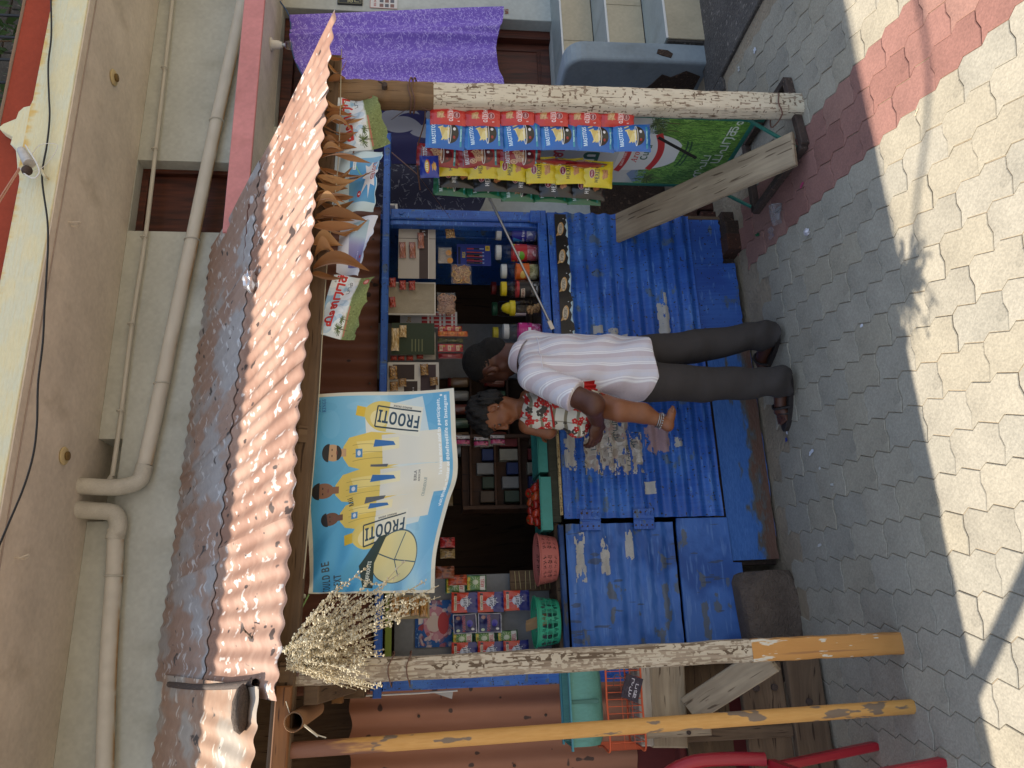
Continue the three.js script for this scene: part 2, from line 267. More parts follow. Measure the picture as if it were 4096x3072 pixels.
// cement apron in front of the steps
{
  const g = new THREE.Shape([[2.99, -3.66], [3.0, -3.42], [3.005, -3.1], [3.0, -2.86], [3.2, -2.7], [6, -2.5], [6, -3.62]].map(([x, z]) => new THREE.Vector2(x, -z)));
  const a = new THREE.ExtrudeGeometry(g, { depth: 0.02, bevelEnabled: true, bevelSize: 0.006, bevelThickness: 0.006, bevelSegments: 1 }).rotateX(-Math.PI / 2).translate(0, -0.008, 0);
  tag(mesh('cement_apron', uvTri(a, 0.7), M.concrete), null, null, null, 'structure');
  const b = []; const r = rng(5);
  for (const [x, z, w, d] of [[2.94, -3.52, .16, .2], [2.90, -3.62, .12, .14]]) {      // broken slabs between the apron and the pavers
    const n = 9, o = []; for (let k = 0; k < n; k++) { const t = k / n * Math.PI * 2, q = 0.8 + r() * 0.3; o.push([Math.cos(t) * w / 2 * q, Math.sin(t) * d / 2 * q]); }
    b.push(uvTri(extr(o, 0.022, 0.005).rotateX(-Math.PI / 2).translate(x, -0.012, z), 0.7));
  }
  b.forEach((g, i) => one('cement_slab', g, M.concrete, 'broken flat piece of grey cement lying beside the dark apron', 'slab', 'broken cement pieces by the steps'));
}

// ---------------------------------------------------------------- the house behind
const ZW = -4.6;
const house = thing('house', 'grey house with orange and cream balcony above the shop', 'house');
{
  // main wall with a window opening under the balcony, the door opening at the right, a slot for the pipes
  const wall = (x0, x1, y0, y1, z0 = ZW - 0.22, z1 = ZW) => bx(x0, x1, y0, y1, z0, z1, 0.004, 1.3);
  const hole = (x0, x1, y0, y1) => [[x0, y0], [x0, y1], [x1, y1], [x1, y0]];
  mesh('wall', uvTri(extr([[-4, 0.55], [3.4, 0.55], [3.4, 2.74], [4.44, 2.74], [4.44, 0.55], [7.5, 0.55], [7.5, 3.61], [1.18, 3.61], [1.18, 3.475], [0.695, 3.475], [0.695, 3.61], [-4, 3.61]], 0.22, 0, [hole(2.565, 3.1, 2.5, 3.606)]).translate(0, 0, ZW - 0.22), 1.3), M.wall, house);
  mesh('door_step_wall', wall(3.401, 4.439, 0.4, 0.72, ZW - 0.22, ZW - 0.003), M.wall, house);
  mesh('plinth', [bx(-4, 3.24, -0.1, 0.55, ZW - 0.22, ZW + 0.01, 0.01, 0.8)], M.mud, house);
  mesh('slot_back', bx(0.65, 1.22, 3.4, 3.61, ZW - 0.3, ZW - 0.225), M.wall, house);
  // window with a brown shutter
  const win = mesh('window', [bx(2.5, 3.14, 2.4, 3.62, ZW - 0.19, ZW - 0.15)], M.doorDark, house);
  mesh('window_frame', [bx(2.566, 3.099, 3.56, 3.606, ZW - 0.15, ZW - 0.10), bx(2.566, 2.6, 2.5, 3.56, ZW - 0.15, ZW - 0.10), bx(3.07, 3.099, 2.5, 3.56, ZW - 0.15, ZW - 0.10)], M.door, win);
  // door: frame, leaf with sunk panel
  const door = mesh('door', [bx(3.42, 4.42, 0.74, 2.72, -4.80, -4.765)], M.door, house);
  mesh('door_frame', [bx(4.36, 4.438, 0.72, 2.738, -4.78, -4.70), bx(3.41, 4.36, 2.66, 2.738, -4.78, -4.70), bx(3.402, 3.47, 0.72, 2.66, -4.78, -4.70)], M.door, door);
  for (const [y0, y1] of [[0.84, 1.62], [1.72, 2.58]]) mesh('door_panel', [bx(3.56, 4.27, y0, y1, -4.765, -4.752, 0.006), bx(3.53, 4.30, y0 - 0.03, y0 - 0.018, -4.765, -4.756), bx(3.53, 4.30, y1 + 0.018, y1 + 0.03, -4.765, -4.756), bx(4.288, 4.30, y0, y1, -4.765, -4.756)], M.door, door);
  mesh('door_jamb', [bx(4.441, 4.45, 0.72, 2.738, -4.82, ZW + 0.003)], M.wall, house);
  // floor of the doorway and the inside wall behind
  mesh('threshold', bx(3.24, 6.2, 0.6, 0.738, -5.2, -4.585, 0.006), M.wall, house);
  // three tiled steps
  const st = [[-3.57, 0.0, 0.255], [-3.937, 0.255, 0.51], [-4.276, 0.51, 0.742]];
  st.forEach(([z, y0, y1], i) => {
    const zb = i < 2 ? st[i + 1][0] : ZW;
    const s = mesh('step', bx(3.36, 6.2, i ? 0.02 : -0.05, y1 - 0.012, zb - 0.05, z - 0.012), M.concrete, house);
    for (let k = 0; k < 5; k++) { const x0 = 3.372 + k * 0.6; mesh('tile', bx(x0, x0 + 0.597, y0 + 0.004, y1 - 0.012, z - 0.011, z, 0.002, 0.9), M.tile, s); mesh('tile', bx(x0, x0 + 0.597, y1 - 0.011, y1, zb + 0.001, z - 0.001, 0.002, 0.9), M.tileGrey, s); }
    mesh('edge_grout', bx(3.37, 6.2, y1 - 0.012, y1 + 0.001, z - 0.004, z + 0.003, 0.001), M.white, s);
  });
  // rounded side wall of the steps, plaster broken off near its foot
  const prof = []; for (let k = 0; k <= 10; k++) { const t = k / 10 * Math.PI / 2; prof.push([-3.66 - 0.09 * (1 - Math.cos(Math.PI / 2 - t)) + 0.03, 0]); }
  const o = [[-4.6, -0.05], [-3.612, -0.05], [-3.61, 0.2], [-3.618, 0.5], [-3.622, 0.72]]; for (let k = 0; k <= 6; k++) { const t = k / 6 * Math.PI / 2; o.push([-3.722 + 0.1 * Math.cos(t), 0.745 + 0.1 * Math.sin(t)]); } o.push([-4.6, 0.86]);
  const sw = new THREE.ExtrudeGeometry(new THREE.Shape(o.map(([z, y]) => new THREE.Vector2(-z, y))), { depth: 0.1, bevelEnabled: true, bevelSize: 0.02, bevelThickness: 0.022, bevelSegments: 3 }).rotateY(Math.PI / 2).translate(3.235, 0, 0);
  const side = mesh('step_side_wall', uvTri(sw, 1.1), M.wallBlue, house);
  const patch = (pts, y, x, m) => { const s = new THREE.Shape(pts.map(([a, b]) => new THREE.Vector2(a, b))); return s; };
  mesh('bare_patch', uvTri(extr([[-4.02, 0.03], [-3.70, 0.02], [-3.66, 0.12], [-3.72, 0.20], [-3.70, 0.26], [-3.82, 0.32], [-3.86, 0.40], [-3.98, 0.38], [-4.03, 0.2]].map(([z, y]) => [z, y]), 0.006, 0.002).rotateY(-Math.PI / 2).translate(3.214, 0, 0), 0.5), M.mud, side);
  mesh('bare_patch', uvTri(extr([[3.24, 0.235], [3.27, 0.22], [3.295, 0.25], [3.3, 0.31], [3.27, 0.32], [3.255, 0.29]], 0.006, 0.002).translate(0, 0, -3.594), 0.5), M.mud, side);
  // pink sunshade slab over the door
  mesh('sunshade', [bx(2.30, 7.5, 2.742, 2.752, ZW, -4.112, 0.002, 1.2), bx(2.30, 7.5, 2.752, 2.87, ZW, -4.118, 0.003, 1.2)], M.soffit, house);
  mesh('sunshade_edge', bx(2.29, 7.5, 2.742, 2.872, -4.118, -4.095, 0.004, 1.2), M.pink, house);
}
// balcony
{
  const b = mesh('balcony_slab', [bx(-5, 8, 3.612, 3.80, -5.4, -3.72, 0.004, 1.3)], M.soffit, house);
  mesh('drip_edge', [bx(-5, 8, 3.606, 3.62, -3.74, -3.69, 0.003, 1.3)], M.soffit, b);
  mesh('soffit_bead', bx(-5, 8, 3.606, 3.614, -3.768, -3.76, 0.002), M.coping, b);
  // cream fascia with its little crown, ochre weathering along the top edge
  T.fascia = dtex(1024, 256, (u, v) => {
    const n = fbm(u, v, 14, 3, 5, 901), f = fbm(u, v, 90, 24, 3, 911), drip = fbm(u, v, 80, 3, 3, 921), str = fbm(u, v, 40, 2, 3, 931);
    let c = mixc([228, 220, 180], [222, 220, 190], sst(0.35, 0.7, n)); c = c.map((x) => x + (f - 0.5) * 10);
    c = mixc(c, [222, 178, 92], sst(0.78, 1.05, v + (drip - 0.5) * 0.3) * 0.8 * sst(0.2, 0.5, str)); return c;
  });
  const fm = mat({ map: T.fascia, bumpMap: T.plasterB, bumpScale: 0.004, roughness: 0.95 });
  const top = [[2.33, 3.795], [2.36, 3.80], [2.40, 3.815], [2.47, 3.83], [2.53, 3.845], [2.555, 3.875], [2.60, 3.872], [2.635, 3.93], [2.655, 3.95], [2.68, 3.93], [2.715, 3.872], [2.76, 3.866], [2.79, 3.845], [2.80, 3.815], [2.84, 3.806], [7.9, 3.806]];
  const o = [[-5, 3.612], [7.9, 3.612], ...top.slice().reverse(), [-5, 3.795]];
  const fg = extr(o, 0.05, 0.004).translate(0, 0, -3.735); setUV(fg, (x, y) => [x / 1.6, (y - 3.61) / 0.2]);
  mesh('fascia', fg, fm, b);
  const par = mesh('parapet', bx(-5, 8, 3.80, 3.985, -3.83, -3.745, 0.006, 1.1), M.orange, house);
  const cop = surf(160, 6, (u, v) => { const x = -5 + 13 * u, a = v * Math.PI * 2, j = 0.006 * (fbm(u, 0, 120, 3, 3, 941) - 0.5); return [x, 3.992 + Math.sin(a) * 0.012 + j, -3.785 + Math.cos(a) * 0.052]; });
  mesh('coping', cop, M.coping, par);
  // railing above the parapet, and the back wall of the balcony
  const rail = mesh('railing', [bx(-5, 8, 4.86, 4.89, -3.80, -3.77)], M.black, house);
  for (let x = -2.4; x < 6.6; x += 0.155) mesh('bar', bx(x - 0.007, x + 0.007, 3.99, 4.86, -3.792, -3.778, 0.002), M.black, rail);
  mesh('added_roof_slab', [bx(-5, 8, 6.5, 6.66, -5.36, -3.955, 0.006, 1.3)], M.soffit, house);  // unseen slab above, added to throw shade over the rear roof sheets
  mesh('balcony_wall', bx(-5, 8, 3.80, 6.8, -5.35, -5.2), M.wall, house);
  const blk = mat({ color: 0x9a968e, map: T.concrete, roughness: 1 }); const bw = mesh('block_wall', bx(2.6, 6.6, 3.8, 5.3, -5.1, -4.98), M.concrete, house);
  for (let r = 0; r < 7; r++) for (let k = 0; k < 10; k++) { const x = 2.62 + k * 0.405 + (r & 1) * 0.2; if (x > 6.1) continue; mesh('block', bx(x, x + 0.39, 3.81 + r * 0.205, 4.0 + r * 0.205, -5.0, -4.965 + rr(0, 0.006), 0.006, 0.7), blk, bw); }
}
// potted leaves behind the balcony railing
{
  const r = rng(77), g = [];
  for (let k = 0; k < 260; k++) {
    const x = 3.15 + r() * 1.5, y = 4.0 + r() * 0.4, z = -4.05 - r() * 0.35, l = 0.05 + r() * 0.06, s = new THREE.Shape(); s.moveTo(0, 0); s.quadraticCurveTo(l * 0.35, l * 0.5, 0, l); s.quadraticCurveTo(-l * 0.35, l * 0.5, 0, 0);
    g.push(new THREE.ShapeGeometry(s, 3).rotateX(r() * 3).rotateY(r() * 6).rotateZ(r() * 2 - 1).translate(x, y, z));
  }
  const p = thing('balcony_plant', 'leafy green plant behind the dark balcony railing', 'plant');
  const lf = mesh('foliage', g, phys({ color: 0x3c5a2c, roughness: 0.8, transmission: 0.15, thickness: 0 }), p);
  for (let k = 0; k < 4; k++) { const x = 3.3 + k * 0.38; mesh('stem', tube([[x, 3.99, -4.2], [x + 0.02, 4.15, -4.22], [x - 0.03, 4.38, -4.18]], 0.006, 8, 5), M.woodDark, p); mesh('pot', lathe([[0.001, 0], [0.09, 0], [0.12, 0.17], [0.105, 0.17], [0.09, 0.14], [0.001, 0.14]], 16).translate(x, 3.805, -4.2), mat({ color: 0x8c4a30, roughness: 0.9 }), p); }
}
// drain pipes on the wall
{
  const pz = -4.545, elbow = (p, r, seg) => tube(p, r, seg, 14);
  const P = (a) => a.map(([x, y]) => [x, y, pz]);
  const rustTex = T.pipeT = dtex(256, 128, (u, v) => { const n = fbm(u, v, 40, 6, 3, 951), m = fbm(u, v, 8, 3, 3, 955); let c = mixc([214, 209, 196], [200, 195, 182], n); const band = Math.exp(-Math.pow((v - 0.27) / 0.07, 2)); return mixc(c, [176, 128, 74], band * sst(0.3, 0.6, m + (n - 0.5) * 0.4)); });
  const pm = mat({ map: rustTex, roughness: 0.6 });
  const clip = (p, x, y, r, a) => mesh('clip', new THREE.TorusGeometry(r + 0.004, 0.005, 6, 18).rotateY(Math.PI / 2).rotateZ(a).translate(x, y, pz), M.pipe, p);
  const big = thing('drain_pipe', 'thick beige drain pipe sloping across the wall to the right', 'pipe');
  const A = [[5.054,2.97,-4.545],[4.435,3.012,-4.545],[3.384,3.109,-4.545],[2.474,3.185,-4.545],[1.771,3.248,-4.545],[1.503,3.268,-4.545],[1.008,3.313,-4.545]], E0 = A[A.length - 1];
  mesh('pipe', tube(A, 0.042, 40, 16), pm, big);
  mesh('elbow', tube([A[5], E0, [E0[0] - 0.09, E0[1] + 0.02, pz], [E0[0] - 0.13, E0[1] + 0.11, pz + 0.02], [E0[0] - 0.135, 3.64, pz + 0.1]].slice(1), 0.047, 26, 16), M.pipe, big);
  for (const k of [2, 3, 5]) clip(big, A[k][0], A[k][1], 0.042, 0.03);
  const low = thing('drain_pipe', 'thick beige drain pipe bending down from the slab and running left', 'pipe');
  const B = [[0.644,3.428,-4.545],[0.384,3.406,-4.545],[0.08,3.39,-4.545],[-0.155,3.373,-4.545],[-0.58,3.334,-4.545],[-1.169,3.276,-4.545]], B0 = B[0];
  mesh('pipe', tube(B, 0.044, 40, 16), pm, low);
  mesh('elbow', tube([[B0[0] + 0.10, 3.64, pz + 0.09], [B0[0] + 0.10, 3.56, pz + 0.03], [B0[0] + 0.085, B0[1] + 0.02, pz], [B0[0] + 0.02, B0[1] - 0.01, pz], [B0[0] - 0.06, B0[1], pz]], 0.049, 26, 16), M.pipe, low);
  clip(low, B[1][0], B[1][1], 0.044, 0);
  const sm = thing('water_pipe', 'thin beige water pipe running above the thick drain pipe', 'pipe');
  const C = [[5.025,3.512,-4.56],[4.415,3.504,-4.56],[3.807,3.493,-4.56],[3.149,3.485,-4.56],[2.491,3.479,-4.56],[1.891,3.49,-4.56],[1.335,3.486,-4.56],[0.946,3.49,-4.56]], c0 = C[C.length - 1];
  mesh('pipe', tube(C, 0.0135, 40, 10), M.pipe, sm);
  mesh('elbow', tube([c0, [c0[0] - 0.03, c0[1] + 0.02, -4.56], [c0[0] - 0.035, 3.63, -4.53]], 0.018, 12, 10), M.pipe, sm);
  for (const k of [2, 3, 4, 5, 6]) clip(sm, C[k][0], C[k][1], 0.015, 0.03);
}
// fittings under the balcony
for (const [x, , z] of [[3.347,3.61,-4.101],[0.986,3.61,-4.202]]) {
  const t = thing('ceiling_fitting', 'round yellowed ceiling rose on the beige underside of the balcony', 'fitting', 'ceiling roses under the balcony');
  mesh('plate', lathe([[0.001, 0], [0.045, 0], [0.05, -0.008], [0.045, -0.014], [0.02, -0.018]], 20).translate(x, 3.612, z), mat({ color: 0xc9b78a, roughness: 0.7 }), t);
  mesh('opening', lathe([[0.001, -0.019], [0.024, -0.019], [0.024, -0.03], [0.001, -0.03]], 14).translate(x, 3.612, z), mat({ color: 0x7a6236, roughness: 0.9 }), t);
}
for (const [x, , z] of [[2.201,3.6,-3.888],[0.425,3.6,-3.91]]) one('ceiling_hook', tube([[x + 0.0, 3.62, z - 0.02], [x, 3.585, z - 0.022], [x + 0.015, 3.565, z], [x, 3.585, z + 0.022], [x, 3.62, z + 0.02]], 0.005, 20, 6), M.soffit, 'painted U shaped iron hook in the beige underside of the balcony', 'hook', 'hooks under the balcony');
// bulb holder over the door
{
  const t = thing('bulb_holder', 'white bulb holder with clear bulb under the pink sunshade', 'lamp'); const [x, y, z] = [3.867,2.73,-4.339];
  const d = V3(0, -1, 0);
  mesh('base', lathe([[0.001, 0], [0.045, 0], [0.045, -0.012], [0.03, -0.016], [0.028, -0.06], [0.022, -0.065], [0.02, -0.08]], 20).translate(x, 2.744, z), M.white, t);
  mesh('bulb', new THREE.SphereGeometry(0.03, 18, 14).scale(1, 1.15, 1).translate(x, 2.62, z), phys({ color: 0xffffff, transmission: 1, roughness: 0.05, thickness: 0 }), t);
  mesh('cap', rod([x, 2.67, z], [x, 2.645, z], 0.013, 12), M.steel, t);
}

// ---------------------------------------------------------------- corrugated lean-to roof over the shop front
const eaveY = (x) => 2.083 + (2.5 - x) * 0.0235, roofY = (x, z) => eaveY(x) + (-2.6 - z) * 0.5;
{
  const roof = thing('lean_to_roof', 'rusty pink corrugated sheet roof over the shop front, flaked white', 'roof');
  const PW = 0.076, sheet = (x0, x1, z0, z1, lift, o = {}) => surf(Math.round(Math.abs(x1 - x0) / PW * 8), o.nv ?? 14, (u, v) => {
    const x = lerp(x0, x1, u) + (o.skew ?? 0) * v, w = Math.sin(x / PW * Math.PI * 2), s = fbm(clamp((x + 1.3) / 4) * 0.98, clamp((-2.5 - lerp(z0, z1, v)) / 2.2) * 0.98, 12, 7, 3, 20) - 0.5;
    let z = lerp(z0, z1, v); if (v < 0.5) z += (1 - v * 2) * (0.012 * (fbm(u * 0.99, 0.3, 9, 3, 3, 77) - 0.5) + (o.nose ? o.nose(x) : 0));
    const curl = o.curl ? o.curl(x, v) : 0;
    return [x, roofY(x, z) + lift + w * 0.0058 * (o.amp ? o.amp(x) : 1) + s * 0.012 + curl, z];
  });
  const uvm = (g, k) => setUV(g, (x, y, z) => [x / 1.3 + k, z / 1.3 + k * 0.6]);
  const curl = (x, v) => v < 0.08 ? -0.01 * (0.5 + 0.5 * Math.sin(x * 7)) * (1 - v / 0.08) : 0;
  // front row, each sheet lapping over its neighbour; the last one is a different, paler sheet set a little higher
  [[2.46, 1.70], [1.74, 0.95], [0.99, 0.36], [0.40, -0.17]].forEach(([a, b], i) => mesh('roof_sheet', uvm(sheet(a, b, -2.6, -3.62, i % 2 ? 0.003 : 0, { seed: 20, curl, skew: i ? 0 : -0.07, nose: (x) => x > 2.2 ? (x - 2.2) * 0.25 : 0 }), i * 0.31), M.roof, roof));
  [[2.385, 1.72], [1.76, 0.92], [0.96, 0.30], [0.34, -0.17]].forEach(([a, b], i) => mesh('roof_sheet', uvm(sheet(a, b, -3.50, -4.56, 0.0055 + (i % 2 ? 0.003 : 0), { seed: 20, skew: i ? 0 : 0.05 }), i * 0.37), M.roofBack, roof));
  const pale = mat({ color: 0xfff4e2, map: T.roofBack, roughness: 0.75 });
  mesh('roof_sheet', uvm(sheet(-0.13, -2.2, -2.68, -4.25, 0.028, { seed: 41, nv: 20, amp: (x) => x > -0.24 ? 0.25 : 0.9 }), 0.1), pale, roof);
  // the bent sheet edge standing up between the two roofs
  mesh('folded_edge', tube([[-0.12, 0, -2.74], [-0.135, 0, -2.95], [-0.15, 0, -3.25], [-0.165, 0, -3.7], [-0.17, 0, -4.1]].map(([x, , z]) => [x, roofY(x, z) + 0.024, z]), 0.014, 24, 7), M.iron, roof);
  // timbers that carry it
  mesh('eave_beam', bar([2.36, eaveY(2.36) - 0.005, -2.715], [-0.5, eaveY(-0.5) - 0.005, -2.715], 0.07, 0.06, [0, 0, 1], 0.006, 0.8), M.woodDark, roof);
  for (const x of [2.2, 1.45, 0.7, -0.09]) mesh('rafter', bar([x, roofY(x, -2.68) - 0.05, -2.68], [x, roofY(x, -4.5) - 0.05, -4.5], 0.06, 0.05, [0, 1, 0], 0.005, 0.8), M.woodDark, roof);
  mesh('purlin', bar([2.36, roofY(2.36, -3.56) - 0.055, -3.56], [-0.8, roofY(-0.8, -3.56) - 0.055, -3.56], 0.06, 0.06, [0, 0.45, 0.9], 0.005, 0.8), M.woodDark, roof);
  // crumpled foil and a twig that lie on the sheets
  const [tx, , tz] = [0.02, 0, -2.86];
  one('twig', tube([[tx, roofY(tx, tz) + 0.014, tz], [tx + 0.03, roofY(tx, tz) + 0.05, tz - 0.03], [tx + 0.02, roofY(tx, tz) + 0.03, tz + 0.03]], 0.003, 8, 5), M.woodDark, 'short dark twig lying on the pink roof near the dried herbs', 'twig');
  const r = rng(61), c = new THREE.IcosahedronGeometry(0.05, 2), p = c.attributes.position; for (let i = 0; i < p.count; i++) { const k = 0.6 + 0.6 * h2(Math.round(p.getX(i) * 900), Math.round(p.getY(i) * 900 + p.getZ(i) * 7000), 3); p.setXYZ(i, p.getX(i) * k * 1.2, p.getY(i) * k * 0.6, p.getZ(i) * k); } c.computeVertexNormals();
  one('crumpled_foil', c.translate(1.62, roofY(1.62, -3.36) + 0.028, -3.36), mat({ color: 0xd8d8da, metalness: 0.6, roughness: 0.35 }), 'crumpled silvery foil wrapper lying on the corrugated roof', 'wrapper');
  one('roof_stone', new THREE.IcosahedronGeometry(0.06, 1).scale(1.3, 0.5, 1).translate(-0.2, roofY(-0.2, -2.78) + 0.05, -2.78), M.stone, 'flat grey stone weighing down the pale roof sheet edge', 'stone');
}
// ---------------------------------------------------------------- wooden posts and the pole
{
  const post = (p, q, w, d, seed, k = 0.02) => { const g = surf(16, 40, (u, v) => {
    const c = [[1, 1], [-1, 1], [-1, -1], [1, -1]], s = u * 4, i = Math.min(3, Math.floor(s)), t = s - i, a = c[i], b = c[(i + 1) % 4], n = (fbm(u, v, 4, 14, 4, seed) - 0.5) * k;
    let x = lerp(a[0], b[0], t), z = lerp(a[1], b[1], t); const l = Math.max(1, Math.hypot(x, z) / 1.3); x /= l; z /= l;
    return [lerp(p[0], q[0], v) + x * (w / 2 + n), lerp(p[1], q[1], v), lerp(p[2], q[2], v) + z * (d / 2 + n)]; });
    const P = g.attributes.position, uv = g.attributes.uv, L = q[1] - p[1]; for (let i = 0; i < P.count; i++) uv.setXY(i, uv.getX(i) * 0.36 / 0.5, uv.getY(i) * L); return g; };
  const R = thing('wooden_post', 'wooden post with flaking cream paint beside the hanging snack packets', 'post');
  const rp = [2.228, 0, -2.735], rq = [2.196, 2.07, -2.735], at = (t) => rp.map((c, i) => lerp(c, rq[i], t));
  mesh('shaft', post(rp, at(0.80), 0.098, 0.085, 811, 0.010), mat({ map: T.flakeWhite, bumpMap: T.woodB, bumpScale: 0.003, roughness: 0.9 }), R);
  // the top is bare brown timber
  mesh('bare_top', post(at(0.80), rq, 0.096, 0.085, 812, 0.010), mat({ color: 0xb89a78, map: T.wood, bumpMap: T.woodB, bumpScale: 0.003, roughness: 0.9 }), R);
  mesh('bolt', [rod([2.2, 1.86, -2.69], [2.2, 1.86, -2.665], 0.012, 10), rod([2.2, 1.86, -2.668], [2.205, 1.885, -2.655], 0.004, 6)], M.iron, R);
  for (const y of [1.735, 1.75, 0.12]) mesh('binding_wire', tube([[2.15, y, -2.685], [2.2, y + 0.012, -2.68], [2.257, y, -2.685], [2.257, y - 0.01, -2.785], [2.15, y + 0.006, -2.785]], 0.0035, 24, 5, true), M.wire, R);
  const L = thing('wooden_post', 'grey wooden post painted ochre at its foot, under the dried herbs', 'post');
  const lp = [-0.076, 0, -2.735], lq = [-0.098, 2.12, -2.735], al = (t) => lp.map((c, i) => lerp(c, lq[i], t));
  const og = post(lp, al(0.265), 0.0765, 0.075, 821, 0.006);
  T.ochre = dtex(512, 1024, (u, v) => { const g = fbm(u, v, 40, 3, 4, 361), k = fbm(u, v, 9, 6, 4, 365), a = fbm(u, v, 50, 20, 3, 369); let c = mixc([196, 142, 76], [184, 128, 66], k); c = mixc(c, [150, 104, 62], sst(0.58, 0.7, g) * 0.7); return mixc(c, [206, 196, 176], sst(0.62, 0.66, a + sst(0.36, 0.53, v) * 0.25 - 0.14)); });
  mesh('shaft', post(al(0.265), lq, 0.076, 0.074, 831, 0.008), mat({ map: T.flakeGrey, bumpMap: T.woodB, bumpScale: 0.004, roughness: 0.95 }), L);
  mesh('painted_foot', og, mat({ map: T.ochre, bumpMap: T.woodB, bumpScale: 0.002, roughness: 0.75 }), L);
  for (const g of [tube([[-0.14, 1.80, -2.69], [-0.09, 1.81, -2.69], [-0.05, 1.79, -2.69], [-0.05, 1.8, -2.78], [-0.14, 1.8, -2.78]], 0.0022, 20, 5, true), tube([[-0.14, 1.74, -2.69], [-0.09, 1.75, -2.69], [-0.05, 1.735, -2.69], [-0.05, 1.74, -2.78], [-0.14, 1.74, -2.78]], 0.0022, 20, 5, true)]) mesh('binding_wire', g, M.wire, L);
  T.pole = dtex(256, 1024, (u, v) => { const k = fbm(u, v, 4, 10, 5, 371), s = fbm(u, v, 6, 30, 4, 375), f = fbm(u, v, 30, 60, 3, 379); let c = mixc([196, 142, 70], [210, 158, 88], f); c = mixc(c, [124, 104, 84], sst(0.60, 0.64, s * 0.6 + k * 0.4 + sst(0.62, 1, v) * 0.12)); return mixc(c, [128, 84, 62], sst(0.8, 0.86, v + (k - 0.5) * 0.3)); });
  const pole = thing('pole', 'round iron pole in chipped ochre paint beside the red chair', 'pole');
  mesh('shaft', rod([-0.286, 0, -2.716], [-0.325, 2.16, -2.716], 0.0245, 20), mat({ map: T.pole, bumpMap: T.fineB, bumpScale: 0.001, roughness: 0.6 }), pole);
  mesh('cross_beam', bar([-0.13, 2.135, -2.69], [-0.9, 2.15, -2.69], 0.05, 0.05, [0, 0, 1], 0.004, 0.6), mat({ color: 0xc08a5a, map: T.wood, roughness: 0.8 }), pole);
  const tube0 = thing('cardboard_tube', 'hollow brown cardboard tube end hanging under the roof by the pole', 'tube');
  const [cx, cy] = [-0.235, 2.095]; const ring = lathe([[0.026, -0.5], [0.03, -0.5], [0.03, 0], [0.026, 0], [0.026, -0.5]], 24).rotateX(Math.PI / 2).translate(cx, cy, -2.64);
  mesh('tube_wall', ring, mat({ color: 0x9a7250, roughness: 0.85 }), tube0);
  mesh('string', [rod([cx + 0.06, cy + 0.03, -2.66], [cx + 0.02, cy + 0.015, -2.66], 0.0015, 5), rod([cx - 0.01, cy - 0.03, -2.65], [cx - 0.045, cy - 0.075, -2.65], 0.004, 6), rod([cx - 0.04, cy - 0.07, -2.65], [cx - 0.05, cy - 0.1, -2.65], 0.002, 5)], mat({ color: 0xbfb096, roughness: 1 }), tube0);
}
